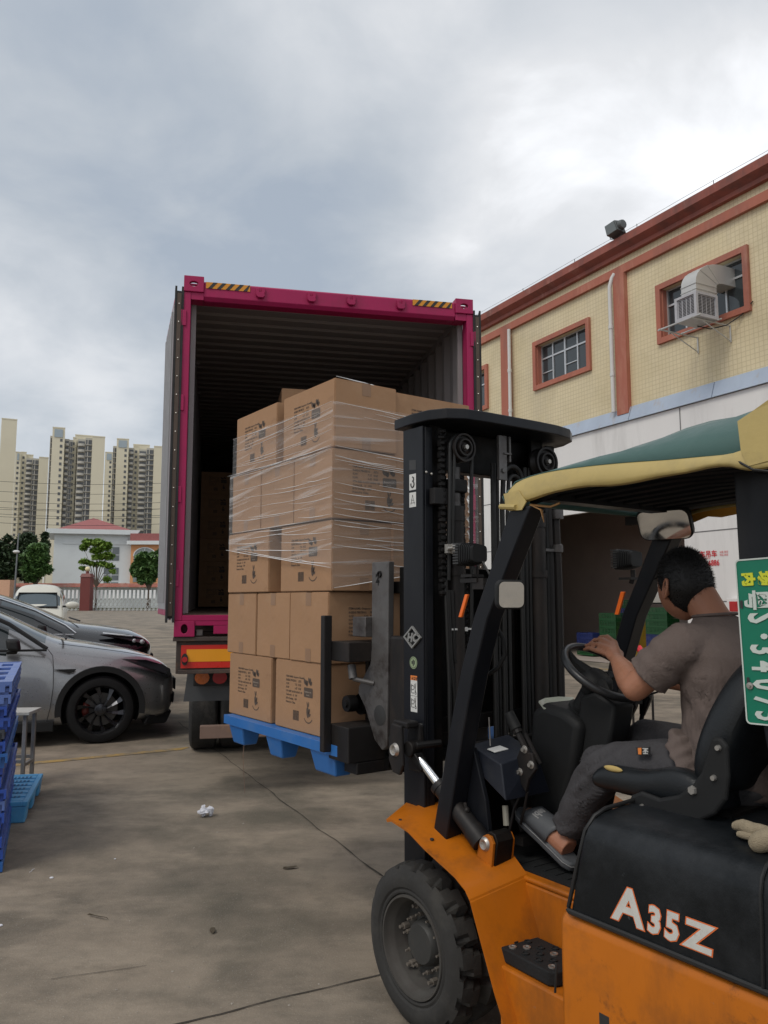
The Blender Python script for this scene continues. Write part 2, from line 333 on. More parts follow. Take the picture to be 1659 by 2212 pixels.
mb = MB(Wh); mb.box((-14, -16, 0), (-13.9, YF, 10.5)); mb.box((30, -16, 0), (30.1, YF, 10.5)); mb.box((-14, -16.2, 0), (30, -16, 10.5)); mb.build("side_wall", mTile, wh, smooth=0)
mb = MB(Wh); mb.box((-13.9, -15.9, 10.2), (29.9, -0.4, 10.3)); mb.build("roof", mInner, wh, smooth=0)
# cornice: stepped profile
mb = MB(Wh); mb.prism([(YF+.003, 9.95), (YF+.12, 9.95), (YF+.12, 10.05), (YF+.29, 10.15), (YF+.29, 10.345), (YF-.25, 10.345), (YF-.25, 10.08), (YF+.003, 10.06)], 0, -14, 30); mb.build("cornice", mTerraD, wh, smooth=0)
mb = MB(Wh); mb.box((-14, YF+.003, 9.52), (30, YF+.10, 9.73)); mb.build("belt_course", mTerra, wh, smooth=0)
for s0, s1 in ((-2.37, -2.0), (2.33, 2.73), (7.1, 7.5), (11.8, 12.2), (-7.1, -6.7), (-11.8, -11.4)):
    mb = MB(Wh); mb.box((s0, YF+.003, 6.0), (s1, YF+.12, 9.52)); mb.build("pilaster", mTerra, wh, smooth=0)
for wi, (s0, s1, z0, z1) in enumerate(wins):
    mb = MB(Wh); e = 0.0; w = 0.13; n0, n1 = YF+.003, YF+.075
    mb.box((s0-w, n0, z0-w), (s1+w, n1, z0)); mb.box((s0-w, n0, z1), (s1+w, n1, z1+w)); mb.box((s0-w, n0, z0), (s0, n1, z1)); mb.box((s1, n0, z0), (s1+w, n1, z1))
    mb.box((s0+.002, YF-.16, z0+.002), (s0+.03, YF+.002, z1-.002)); mb.box((s1-.03, YF-.16, z0+.002), (s1-.002, YF+.002, z1-.002))
    win = mb.build("window", mTerra, wh, smooth=0)
    mb = MB(Wh); t_ = .035; a, b_ = YF-.17, YF-.12; S0, S1, Z0, Z1 = s0+.03, s1-.03, z0+.004, z1-.004
    mb.box((S0, a, Z0), (S1, b_, Z0+t_)); mb.box((S0, a, Z1-t_), (S1, b_, Z1)); mb.box((S0, a, Z0+t_), (S0+t_, b_, Z1-t_)); mb.box((S1-t_, a, Z0+t_), (S1, b_, Z1-t_))
    zt = Z0 + (Z1-Z0)*0.64; mb.box((S0+t_, a, zt), (S1-t_, b_, zt+.045))
    for k in range(1, 4):
        x = S0 + (S1-S0)*k/4; w2 = .02 if k != 2 else .028
        mb.box((x-w2, a-.003, Z0+t_), (x+w2, b_+.004, zt)); mb.box((x-w2, a-.003, zt+.045), (x+w2, b_+.004, Z1-t_))
    for k in ((0, 2) if wi != 1 else ()):
        x0 = S0 + (S1-S0)*(2-k+1)/4; mb.box((x0+.03, a, Z0+.33), (x0+(S1-S0)/4-.03, b_, Z0+.355))
    mb.build("frame", mAlu, win, smooth=0)
    mb = MB(Wh); mb.quad((S0, YF-.15, Z0), (S1, YF-.15, Z0), (S1, YF-.15, Z1), (S0, YF-.15, Z1)); mb.build("pane", mGlassD, win, smooth=0)
# lower extension in white panels, open doorway
ops = [(-3.875, 1.35, 0, 3.75)]
mb = MB(Wh); holed(mb, -12, 26, 0, 5.79, ops, 0.0)
s0, s1, z0, z1 = ops[0]
mb.quad((s0, 0, z0), (s0, -.12, z0), (s0, -.12, z1), (s0, 0, z1)); mb.quad((s1, 0, z0), (s1, -.12, z0), (s1, -.12, z1), (s1, 0, z1)); mb.quad((s0, 0, z1), (s1, 0, z1), (s1, -.12, z1), (s0, -.12, z1))
mb.build("front_panel_wall", mWhiteP, wh, smooth=0)
mSeam = mat("panel_seam", (0.16, 0.16, 0.16), 0.7)
mb = MB(Wh)
for s in (-3.9, -8.7, 2.0, 6.8): mb.box((s-.012, .002, 3.76 if -3.95 < s < 1.4 else 0), (s+.012, .008, 5.78))
for z in (1.5, 2.98): mb.box((-12, .002, z-.01), (-3.88, .007, z+.01)); mb.box((1.36, .002, z-.01), (26, .007, z+.01))
mb.box((1.36, .002, 4.4), (26, .007, 4.42))
mb.build("panel_seam", mSeam, wh, smooth=0)
mb = MB(Wh)
for i in range(16):
    s = -12 + i*2.4; z = 0.05*noise.noise(Vector((i*3.3, 0, 0))); mb.hexa([(s,.004,5.80),(s+2.38,.004,5.80),(s+2.38,.07,5.80),(s,.07,5.80),(s,YF+.01,6.16+z*.5),(s+2.38,YF+.01,6.16-z*.5),(s+2.38,YF+.05,6.15),(s,YF+.05,6.15)])
mb.build("roof_flashing", mBlueT, wh, smooth=0)
# interior
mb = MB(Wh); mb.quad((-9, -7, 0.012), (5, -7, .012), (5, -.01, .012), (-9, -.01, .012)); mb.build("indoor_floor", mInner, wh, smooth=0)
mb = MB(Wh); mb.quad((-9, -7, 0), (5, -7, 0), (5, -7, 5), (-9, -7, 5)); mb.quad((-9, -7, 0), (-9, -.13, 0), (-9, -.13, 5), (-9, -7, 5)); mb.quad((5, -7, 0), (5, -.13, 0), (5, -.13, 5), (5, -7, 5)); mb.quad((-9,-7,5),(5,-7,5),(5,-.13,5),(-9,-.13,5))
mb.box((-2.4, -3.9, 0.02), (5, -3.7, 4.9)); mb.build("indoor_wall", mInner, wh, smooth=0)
mb = MB(Wh); mb.box((-6.2, -1.7, 3.5), (-.6, -1.5, 3.72)); mb.build("door_rail", mat("dark_rail", (0.008,0.008,0.008), .7), wh, smooth=0)
mb = MB(Wh); mb.box((-.9, -3.69, 1.5), (-.55, -3.68, 1.8)); mb.build("notice", mat("notice_paper", (0.45,0.40,0.38), .8), wh, smooth=0)
# red phone-number poster
mRed = mat("red_print", (0.60, 0.03, 0.04), 0.6, var=0.05)
ps = thing("wall_notice", "red Chinese lettering and phone number on the white panel wall behind the driver", "notice", tuple(Wh((-4.5, .012, 2.4))))
mb = MB(Wh)
def wtext(mb, txt, s, z, size, n=.012, off=0, mi=None, sxx=1.0, space=1.0):
    me = text_mesh(txt, size, off, space=space); mb.merge(me, Matrix(((-sxx, 0, 0, s), (0, 0, 1, n), (0, 1, 0, z), (0, 0, 0, 1))), mi)
wtext(mb, "叉车吊车", -4.12, 2.44, .15, off=.003)
wtext(mb, "出租 高空", -4.78, 2.50, .05); wtext(mb, "电话 微信", -4.78, 2.44, .05)
wtext(mb, "出租 搬迁 吊装 服务", -4.15, 2.39, .045)
wtext(mb, "138275 6886", -4.03, 2.245, .17, off=.004, sxx=.82)
mb.build("lettering", mRed, ps, smooth=0)
# fire cabinet
fc = thing("fire_cabinet", "small pale cabinet with a red box in its top on the white wall", "fire cabinet", tuple(Wh((-5.2, .1, 1.2))))
mb = MB(Wh); mb.box((-5.5, .01, .62), (-5.02, .16, 1.56)); mb.build("cabinet_body", mWhiteP, fc, smooth=0, bevel=.008)
mb = MB(Wh); mb.box((-5.44, .161, 1.30), (-5.09, .175, 1.50)); mb.build("red_panel", mat("fire_red", (.45,.03,.03), .4), fc, smooth=0)
mb = MB(Wh); mb.box((-5.52, .161, .60), (-5.0, .17, .64)); mb.box((-5.055,.161,.64),(-5.02,.172,1.27)); mb.build("frame", mAlu, fc, smooth=0)
# downpipes
for k, (s, lab) in enumerate(((-1.93, "white plastic downpipe beside the middle terracotta pilaster, bending under the belt course"), (2.24, "white downpipe beside the terracotta pilaster nearest the container"))):
    z1 = 9.6 if k == 0 else 9.5; mb = MB(Wh); pts = [(s, .06, 6.1), (s, .06, z1-.45), (s-.01, .06, z1-.3), (s-.05, .02, z1-.1), (s-.1, -.02, z1)] if k == 0 else [(s, .06, 6.1), (s, .06, z1)]
    mb.tube(pts, .05, 12)
    o = mb.build("downpipe", mPipe); tag(o, lab, "pipe", "downpipes on the warehouse")
    for z in (7.0, 8.2): mb = MB(Wh); mb.lathe((s, .06, z), (0, 0, 1), [(.05, 0), (.062, 0), (.062, .09), (.05, .09)], 12); mb.build("pipe_collar", mPipe, o)
# roof cable + floodlight
mDark = mat("black_cable", (0.02, 0.02, 0.02), .6)
mb = MB(Wh); mb.tube([(-14 + i*1.1, .16, 10.43 + .012*math.sin(i*1.7)) for i in range(40)], .004, 5)
for i in range(0, 40, 2): mb.tube([(-14+i*1.1, .16, 10.34), (-14+i*1.1, .16, 10.44)], .008, 5)
tag(mb.build("roof_cable", mDark), "thin cable on short posts running along the warehouse roof edge", "cable")
FLO = 0
fl = thing("floodlight", "dark floodlight standing on the edge of the warehouse roof", "floodlight", tuple(Wh((-2.25, .1, 10.53))))
mG = mat("grey_cast_metal", (0.10, 0.11, 0.11), .5, .3)
FL0 = (-2.341, 0, 10.588)
def FlT(p): return Wh((p[0]*1.0 + (FL0[0]+2.15)*1.0, p[1], p[2] + FL0[2]-10.84))
mb = MB(FlT); mb.hexa([(-2.36,.05,10.68),(-1.98,.05,10.66),(-1.98,.33,10.70),(-2.36,.33,10.72),(-2.28,.12,11.02),(-1.94,.12,11.00),(-1.94,.36,10.96),(-2.28,.36,10.98)]); mb.lathe((-2.3,.2,10.86),(-1,0,0),[(0,.0),(.13,.02),(.11,.12),(0,.14)],12); mb.build("lamp_housing", mG, fl, bevel=.01)
mb = MB(FlT); mb.hexa([(-2.33,.335,10.72),(-2.0,.335,10.70),(-2.0,.345,10.70),(-2.33,.345,10.72),(-2.26,.365,10.96),(-1.96,.365,10.945),(-1.96,.37,10.945),(-2.26,.37,10.96)]); mb.build("lamp_glass", glassy("lamp_glass", (.15,.17,.17), .1), fl)
mb = MB(FlT); mb.tube([(-2.1,.1,10.53),(-2.1,.1,10.62),(-1.93,.16,10.68),(-1.93,.2,10.82)], .012, 6); mb.tube([(-2.1,.1,10.62),(-2.4,.16,10.68),(-2.4,.2,10.82)], .012, 6); mb.build("bracket", mG, fl)
# evaporative cooler + duct
mCool = mat("weathered_grey_plastic", (0.44, 0.44, 0.46), .5, var=.06, dirt=(.25,.24,.23), damt=.4, dscale=4)
mGalv = mat("galvanised_duct", (0.52, 0.52, 0.50), .42, .35, var=.08, scale=3)
ac = thing("evaporative_cooler", "grey evaporative cooler with curved sheet metal duct hung outside the right window", "air cooler", tuple(Wh((-4.3, .6, 7.4))))
s0, s1, n0, n1, z0, z1 = -5.34, -4.78, .38, 1.02, 7.33, 7.74
mb = MB(Wh); mb.box((s0+.03, n0+.03, z0), (s1-.03, n1-.03, z1)); mb.box((s0, n0, z1), (s1, n1, z1+.05)); mb.box((s0, n0, z0-.06), (s1, n1, z0))
for a, b_ in ((s0, n0), (s0, n1), (s1, n0), (s1, n1)): mb.box((min(a, a+.06 if a == s0 else a-.06), min(b_, b_+.06 if b_ == n0 else b_-.06), z0), (max(a, a+.06 if a == s0 else a-.06), max(b_, b_+.06 if b_ == n0 else b_-.06), z1))
mb.build("cooler_body", mCool, ac, smooth=0, bevel=.006)
def grille(face):
    mb = MB(Wh)
    for c in range(4):
        for k in range(12):
            z = z0+.03+k*.031
            if face == 'n': a = s0+.08+c*.105; mb.box((a, n1-.032, z), (a+.08, n1-.024, z+.015))
            else:
                a = n0+.08+c*.125
                if face == 's': mb.box((s1-.032, a, z), (s1-.024, a+.1, z+.015))
                else: mb.box((s0+.024, a, z), (s0+.032, a+.1, z+.015))
    mb.build("grille", mat("grille_slot", (.04,.04,.045), .8), ac, smooth=0)
for q in ('n', 's', 't'): grille(q)
# duct elbow: from cooler top up and back into window
mb = MB(Wh); rad = []; cs_, cw = -5.10, .19
for k in range(9):
    a = math.pi/2 * k/8; rad.append((a,))
prof = []
cz, cn = 8.0, .12     # centre of the bend
ro, ri = .83, .22
for (a,) in rad: prof.append(((cn + ro*math.cos(a)), cz + ro*.62*math.sin(a), (cn + ri*math.cos(a)), cz + ri*.5*math.sin(a)))
poly = [(prof[0][0], z1+.05)] + [(p[0], p[1]) for p in prof] + [(-.28, prof[-1][1])] + [(-.28, prof[-1][3])] + [(p[2], p[3]) for p in reversed(prof)] + [(prof[0][2], z1+.05)]
mb.prism(poly, 0, cs_-cw, cs_+cw)
for z in (7.86, 7.98): mb.box((cs_-cw-.012, cn+ri-.012, z), (cs_+cw+.012, cn+ro+.012, z+.012))
for k in (3, 5): 
    a = math.pi/2*k/8; mb.tube([(cs_+cw+.002, cn+ri*math.cos(a), cz+ri*.5*math.sin(a)), (cs_+cw+.002, cn+ro*math.cos(a), cz+ro*.62*math.sin(a)), (cs_-cw-.002, cn+ro*math.cos(a), cz+ro*.62*math.sin(a)), (cs_-cw-.002, cn+ri*math.cos(a), cz+ri*.5*math.sin(a))], .009, 5)
mb.build("duct", mGalv, ac, smooth=30)
mb = MB(Wh)
for s in (-5.24, -4.40):
    mb.tube([(s, -.08, 7.25), (s, 1.08, 7.25)], .018, 6); mb.tube([(s, -.08, 6.9), (s, -.08, 7.27)], .018, 6); mb.tube([(s, -.06, 6.93), (s, .75, 7.24)], .012, 6)
mb.tube([(-5.42, 1.0, 7.27), (-4.3, 1.0, 7.27)], .022, 6); mb.tube([(-5.42, .4, 7.27), (-4.3, .4, 7.27)], .018, 6); mb.build("bracket", mGalv, ac)
mb = MB(Wh); mb.tube([(-4.9, .5, 7.26), (-5.1, .35, 7.16), (-5.3, .1, 7.22), (-5.55, -.05, 7.38), (-5.82, -.07, 7.59)], .012, 6); mb.build("power_cable", mDark, ac)

# crates stacked just inside the doorway
mGr = mat("green_plastic", (0.010, 0.07, 0.020), .45, var=.1); mBl = mat("blue_crate_plastic", (0.018, 0.030, 0.125), .45, var=.1)
def crate(s, n, z, w, d, h, m, label, grp):
    t_ = thing("plastic_crate", label, "crate", tuple(Wh((s, n, z))), grp)
    mb = MB(Wh); mb.box((s, n, z), (s+w, n+d, z+.02))
    for k in range(5):
        zz = z + .02 + (h-.03)*k/4; hh = .035 if k in (0, 4) else .022
        mb.box((s, n+d-.02, zz), (s+w, n+d, zz+hh)); mb.box((s, n, zz), (s+.02, n+d-.02, zz+hh)); mb.box((s+w-.02, n, zz), (s+w, n+d-.02, zz+hh)); mb.box((s+.02, n, zz), (s+w-.02, n+.02, zz+hh))
    for k in range(7):
        x = s + (w-.03)*k/6; mb.box((x, n+d-.018, z+.02), (x+.03, n+d-.003, z+h-.002))
    mb.build("crate_wall", m, t_, smooth=0)
gl = "crates stacked inside the warehouse doorway"
GP = (0.171, -1.2, 1.169); BP = (0.983, -1.1, 0.625); RP = (-1.414, -1.25, 1.33); QP = (-0.131, -1.6, 1.299)
def cx_(p, w): return p[0] - w     # survey marks give the left edge seen from outside
hh = (GP[2]-.02)/6
for i in range(6):
    crate(cx_(GP, .62), -1.62, .02+i*hh, .62, .42, hh-.01, mGr, ["bottom", "second", "third", "fourth", "fifth", "top"][i] + " green crate of the stack behind the driver's hand", gl)
h2 = (BP[2]-.30)/2
crate(cx_(BP, .66), -1.52, .30, .64, .42, h2-.01, mBl, "lower blue crate left of the green crate stack", gl); crate(cx_(BP, .66), -1.52, .30+h2, .64, .42, h2-.01, mBl, "upper blue crate left of the green crate stack", gl)
crate(cx_(BP, .66), -1.52, .04, .64, .42, .24, mGr, "green crate under the two blue crates", gl)
h3 = (RP[2]-.02)/8
for i in range(8):
    crate(cx_(RP, .72), -1.67, .02+i*h3, .70, .42, h3-.01, mBl if i < 4 else mGr, ["lowest blue", "second blue", "third blue", "highest blue", "lowest green", "second green", "third green", "topmost green"][i] + " crate of the stack between the right pillar and the driver", gl)
crate(cx_(QP, .5), -2.1, QP[2]-.24, .48, .42, .23, mBl, "single blue crate raised high behind the driver's hand stack", gl)
crate(cx_(QP, .5)-.02, -2.1, QP[2]+.01, .55, .42, .2, mGr, "green crate on top of the single high blue crate", gl)
YB = (-0.341, -1.4, 0.794)
mb = MB(Wh); mb.box((YB[0]-.34, -1.75, .02), (YB[0], -1.4, YB[2])); mb.box((QP[0]-.45, -2.15, .02), (QP[0]-.05, -1.76, QP[2]-.25)); tag(mb.build("storage_bin", mat("yellow_bin", (.55,.36,.04), .5), smooth=0, bevel=.03), "yellow bin standing between the crate stacks", "bin")

# =====================================================  FAR LEFT: towers, houses, trees, gate
mTow = mat("cream_render", (0.66, 0.61, 0.47), .85, var=.05, scale=.05); mTowS = mat("beige_grey_render", (0.46, 0.44, 0.38), .85, var=.05, scale=.05)
mTWin = mat("tower_window", (0.10, 0.105, 0.11), .3, var=.2, scale=.3); mBalc = mat("balcony_render", (0.47, 0.45, 0.40), .8, var=.05)
def pxs(x, Y): return ((x/2.765*.6636) - 829.5) / 1700 * (Y*0.998)       # horizontal metre position of a survey mark at depth Y
def pyz(y, Y):
    a = math.atan2(1106 - .6636*(1300 + y/2.765), 1700) + R(6.41); return 1.52 + Y*math.tan(a)
GT = "apartment towers on the skyline"
win_mesh = {}
def tower(segs, Y, label, floor=2.93, low=34.0):
    """segs: (x0, x1, ytop, kind, set back)"""
    zmax = max(pyz(s[2], Y) for s in segs); xs = [pxs(s[0], Y) for s in segs]
    tw = thing("apartment_tower", label, "tower", (sum(xs)/len(xs), Y, 0), GT)
    Xc = sum(xs)/len(xs); th = math.atan2(Xc, Y); ex, ey = Vector((math.cos(th), -math.sin(th), 0)), Vector((math.sin(th), math.cos(th), 0)); Cc = Vector((Xc, Y, 0)); ks = math.cos(th)
    def MB(TT=None): return globals()['MB'](lambda p: Cc + ex*(p[0]-Xc)*ks + ey*(p[1]-Y) + ZZ*p[2])
    for x0, x1, yt, kind, sb in segs:
        X0, X1, Z = pxs(x0, Y), pxs(x1, Y), pyz(yt, Y)
        mb = MB(); mb.box((X0, Y+sb, 0), (X1, Y+16+sb*.1, Z))
        if kind in ('w', 'n', 'p'): mb.box((X0-.1, Y+sb-.15, Z), (X1+.1, Y+sb+.3, Z+.5))
        wl = mb.build("wall_block", mTowS if kind in ('d', 'c') else mTow, tw, smooth=0)
        if kind == 'p':
            mb = MB(); mb.box((X0+1, Y+sb-.3, Z-4.5), (X1-1, Y+sb-.16, Z-.6)); mb.build("rooftop_glazing", mat("sky_blue_glazing", (.32,.38,.42), .3), tw, smooth=0)
        k = 0; z = Z - 3.6 - (3 if kind == 'p' else 0)
        while z > low and kind != 'w':
            if kind in ('n', 'p'):
                a = X1 - 2.2; mb = MB(); mb.box((a, Y+sb-.1, z), (a+1.2, Y+sb+.02, z+1.4)); mb.build("window", mTWin, tw, smooth=0)
            elif kind == 'c': # curved balcony with dark opening above
                key = ('c', round(X1-X0, 2)); mb = MB(); w_ = (X1-X0); c = (X0+X1)/2
                mb.box((X0+.3, Y+sb-.1, z+1.1), (X1-.3, Y+sb+.05, z+2.6)); mb.build("window", mTWin, tw, smooth=0)
                mb = MB(); pts = [(c + w_*.5*math.cos(R(180+q*15)), Y+sb + 1.9*math.sin(R(180+q*15))) for q in range(13)]
                mb.prism(pts, 2, z, z+1.15); mb.build("balcony", mBalc, tw, smooth=0)
            elif kind == 'd':
                mb = MB(); mb.box((X0+.2, Y+sb-.1, z+.15), (X1-.2, Y+sb+.05, z+2.5)); wn = mb.build("window", mTWin, tw, smooth=0)
                mb = MB(); mb.box((X0, Y+sb-.9, z-.1), (X1, Y+sb, z+.14)); mb.box((X0+(X1-X0)*.3, Y+sb-.6, z+.2), (X0+(X1-X0)*.42, Y+sb-.12, z+2.4)); mb.build("balcony_slab", mBalc, tw, smooth=0)
            z -= floor; k += 1
    return tw
tower([(-60, 85, 175, 'w', 0)], 388, "plain cream tower end wall cut by the left edge of the photo")
tower([(85, 135, 478, 'p', 2), (135, 185, 470, 'n', 4), (185, 245, 520, 'c', 3), (245, 303, 520, 'd', 2), (303, 392, 515, 'w', 0), (150, 250, 480, 'w', 8)], 440, "tower in the second row, second from the left, with a plain wall at its right")
tower([(395, 415, 330, 'd', 3), (415, 528, 268, 'p', 0), (528, 572, 345, 'c', 4), (572, 606, 350, 'd', 4), (606, 640, 325, 'n', 6), (625, 800, 285, 'w', 10), (650, 722, 345, 'c', 2), (722, 785, 330, 'd', 1.5), (785, 903, 322, 'w', 0)], 380, "tallest tower in the middle, rising behind the white house")
tower([(905, 980, 478, 'p', 0)], 470, "narrow tower slice in the gap between the two middle towers")
tower([(975, 1012, 420, 'd', 3), (1008, 1118, 366, 'p', 0), (1118, 1168, 425, 'c', 4), (1168, 1215, 405, 'n', 6), (1160, 1315, 378, 'w', 10), (1215, 1285, 440, 'c', 2), (1285, 1352, 425, 'd', 1.5), (1352, 1441, 415, 'w', 0)], 420, "rightmost tower, next to the open container door")

# white house with red hipped roof
mWh = mat("white_painted_render", (0.64, 0.68, 0.69), .8, var=.03, scale=.2, dirt=(.45,.47,.48), damt=.4, dscale=.2); mRoof = mat("red_roof_tile", (0.30, 0.10, 0.095), .7, var=.12, scale=2)
HO = Vector((-63.011, 150, 1.512)); HO.z = 0; ha = R(14); HX = Vector((math.cos(ha), math.sin(ha), 0)); HY = Vector((-math.sin(ha)*1.5, math.cos(ha), 0))
def Hs(p): return HO + HX*p[0] + HY*p[1] + ZZ*p[2]
hz = 14.2; wd = 14.6
hs = thing("white_house", "white three storey house with a red hipped roof behind the yard gate", "house", tuple(HO))
mb = MB(Hs); mb.box((0, 0, -.5), (wd, 15, hz)); mb.build("wall", mWh, hs, smooth=0)
mb = MB(Hs); mb.prism([(-1.4, hz), (-1.4, hz+.8), (-1.0, hz+.9)] + [(wd+.9, hz+.9), (wd+1.0, hz+.8), (wd+.4, hz)], 1, -1.2, 16); mb.build("eave", mWh, hs, smooth=0)
mb = MB(Hs); c = (wd/2-.3, 7, hz+3.9)
q = [(.2, .2, hz+.91), (wd-.3, .2, hz+.91), (wd-.3, 14.5, hz+.91), (.2, 14.5, hz+.91)]
mb.add(q + [c], [(0,1,4), (1,2,4), (2,3,4), (3,0,4)]); mb.build("roof", mRoof, hs, smooth=0)
mb = MB(Hs); mb.box((1.6, -.12, hz-1.9), (wd-1.1, -.01, hz-.5)); mb.build("sign_board", mWh, hs, smooth=0)
for z, h in ((9.2, 2.6), (5.4, 2.4), (3.4, 1.6)):
    mb = MB(Hs); mb.box((9.2, -.08, z), (11.9, -.02, z+h)); w_ = mb.build("window", glassy("house_window", (.12,.14,.15), .1), hs, smooth=0)
    mb = MB(Hs); mb.box((10.5, -.12, z), (10.6, -.085, z+h)); mb.box((9.2, -.12, z+h*.4), (10.5, -.085, z+h*.4+.1)); mb.box((10.6, -.12, z+h*.4), (11.9, -.085, z+h*.4+.1)); mb.build("frame", mWh, w_, smooth=0)
for z in (9.5, 5.5):
    for y in (3, 8): mb = MB(Hs); mb.box((-.08, y, z), (-.02, y+2.2, z+2)); mb.build("window", mTWin, hs, smooth=0)
mb = MB(Hs); mb.box((6.5, -2, 3.4), (wd-.4, -.01, 3.7)); mb.box((6.8, -.2, 0), (13.2, -.02, 3.0)); mb.build("porch", mTWin, hs, smooth=0)
mb = MB(Hs); mb.box((6.3, -2.1, 3.71), (wd-.3, -.01, 3.95)); mb.build("porch_roof", mWh, hs, smooth=0)
au = thing("air_conditioner", "white air conditioner unit on the white house above the porch roof", "air conditioner", tuple(Hs((12.5, -1, 4))))
mb = MB(Hs); mb.box((12.2, -1.5, 3.96), (14.0, -.8, 5.0)); mb.build("casing", mPipe, au, smooth=0, bevel=.04); mb = MB(Hs); mb.lathe((13.2, -1.52, 4.5), (0, -1, 0), [(0, 0), (.36, 0), (.36, .02)], 16); mb.build("fan", mTWin, au)
# orange house right of it
oh = thing("orange_house", "orange rendered house with an arched window and red parapet beside the container door", "house", (-45.555, 152, 1.512))
def xY(x, y, Y): return (pxs(x, Y), Y, pyz(y, Y))
mOr = mat("orange_render", (0.62, 0.30, 0.14), .85, var=.06)
X0, X1 = pxs(1172, 152), pxs(1620, 152); zE, zP, zT = pyz(1308, 152), pyz(1275, 152), pyz(1208, 152)
mb = MB(); mb.box((X0, 152, -.5), (X1, 165, zE)); mb.build("wall", mOr, oh, smooth=0)
mb = MB(); mb.box((X0-.6, 151.2, zE), (X1, 165, zP)); mb.build("cornice", mWh, oh, smooth=0)
mb = MB(); mb.box((X0-.1, 151.6, zP), (X1, 165, zT)); mb.build("parapet", mRoof, oh, smooth=0)
mb = MB(); cx, r_ = pxs(1300, 152), (pxs(1400, 152)-pxs(1200, 152))/2; zc = pyz(1410, 152)
mb.prism([(cx - r_, zc-5)] + [(cx - r_*math.cos(R(a)), zc + r_*.75*math.sin(R(a))) for a in range(0, 181, 15)] + [(cx + r_, zc-5)], 1, 151.9, 151.98); w_ = mb.build("window", glassy("arched_glass", (.22,.25,.25), .1), oh, smooth=0)
mb = MB(); mb.tube([(cx - r_*math.cos(R(a)), 151.85, zc + r_*.75*math.sin(R(a))) for a in range(0, 181, 15)], .12, 6); mb.tube([(cx, 151.85, zc-5), (cx, 151.85, zc+r_*.7)], .08, 5); mb.build("frame", mWh, w_, smooth=0)
# peach wall far left and yard wall with red tiled coping
mPe = mat("peach_render", (.60,.36,.24), .85, var=.1)
pw = thing("peach_wall", "peach coloured wall corner with rusty vine at the left edge", "wall", xY(40, 1700, 125))
mb = MB(); mb.box((pxs(-60,125), 125, -.2), (pxs(95,125), 127, pyz(1625,125))); mb.build("wall_panel", mPe, pw, smooth=0)
yw = thing("yard_wall", "low white yard wall capped with rusty red tiles behind the gate", "wall", xY(700, 1900, 128))
mb = MB(); mb.box((pxs(85,128), 128, -.2), (pxs(1560,128), 128.4, pyz(1692,128))); mb.build("wall_panel", mWh, yw, smooth=0)
mb = MB(); mb.prism([(127.1, pyz(1690,128)), (128.2, pyz(1655,128)), (129.2, pyz(1690,128))], 0, pxs(85,128), pxs(1560,128)); mb.build("coping", mat("rusty_red_tile", (.30,.10,.07), .8, var=.3, scale=3, dirt=(.35,.25,.2), damt=.7, dscale=.8), yw, smooth=0)
# folding gate
YG = 119.0; mGate = mat("gate_steel", (.50,.51,.50), .4, .3, var=.1); mGateW = mat("gate_white", (.75,.76,.76), .5)
gt = thing("folding_gate", "retractable steel lattice gate with a row of white uprights across the yard entrance", "gate", xY(1000, 1900, YG))
x = 592
mb = MB(); mc = MB()
xs = []
while x < 1500:
    if not 742 < x < 838: xs.append(x)
    x += 36.5
for x in xs:
    mb = MB(); X = pxs(x, YG); mb.box((X-.09, YG-.12, pyz(1792,YG)), (X+.20, YG+.12, pyz(1716,YG))); mb.build("upright", mGateW, gt, smooth=0)
zb_, zm, zt_ = .12, pyz(1845, YG), pyz(1790, YG)
for a, b_ in zip(xs[:-1], xs[1:]):
    if b_-a > 40: continue
    XA, XB = pxs(a, YG), pxs(b_, YG)
    for p, q in (((XA, zb_), (XB, zm)), ((XA, zm), (XB, zb_)), ((XA, zm), (XB, zt_)), ((XA, zt_), (XB, zm)), ((XA, zb_), (XB, zb_)), ((XA, zb_), (XA, zt_))): mc.tube([(p[0], YG, p[1]), (q[0], YG, q[1])], .045, 4)
    mc.box((XA-.15, YG-.25, .02), (XA+.15, YG+.25, .14))
lt = mc.build("lattice", mGate, gt, smooth=0)
gp = thing("gate_pillar", "dark red tiled gate pillar topped by a pale globe lamp", "pillar", xY(790, 1900, 118))
mMar = mat("dark_red_tile", (.15,.03,.025), .5, var=.1)
a, b_ = pxs(745,118), pxs(832,118); c = (a+b_)/2; h = (b_-a)/2; zp = pyz(1600,118)
mb = MB(); mb.box((a, 118-h, 0), (b_, 118+h, zp)); mb.hexa([(a-.1,118-h-.1,zp),(b_+.1,118-h-.1,zp),(b_+.1,118+h+.1,zp),(a-.1,118+h+.1,zp),(c-.6,118-.6,pyz(1568,118)),(c+.6,118-.6,pyz(1568,118)),(c+.6,118.6,pyz(1568,118)),(c-.6,118.6,pyz(1568,118))]); mb.build("shaft", mMar, gp, smooth=0)
mb = MB(); mb.cyl((c,118,pyz(1568,118)), (c,118,pyz(1548,118)), .25, 10); mb.build("lamp_base", mMar, gp)
mb = MB(); mb.sphere((c, 118, pyz(1527,118)), (pxs(822,118)-pxs(777,118))/2, 16, 10); mb.build("lamp_globe", mat("cream_globe", (.75,.66,.40), .3, var=.03), gp, smooth=60)
# street lamp
lp = thing("street_lamp", "thin grey lamp post with a small white lamp before the dark left trees", "street lamp", xY(143, 1800, 122))
mb = MB(); mb.tube([xY(140,1850,122), xY(150,1205,122)], .13, 8, rs=[.16,.10]); mb.build("pole", mat("lamp_pole", (.16,.17,.18), .5), lp)
mb = MB(); p = Vector(xY(138,1372,122)); mb.sphere(tuple(p), .45, 10, 6, (1.2, 1, .6)); mb.build("lamp_head", mPipe, lp)
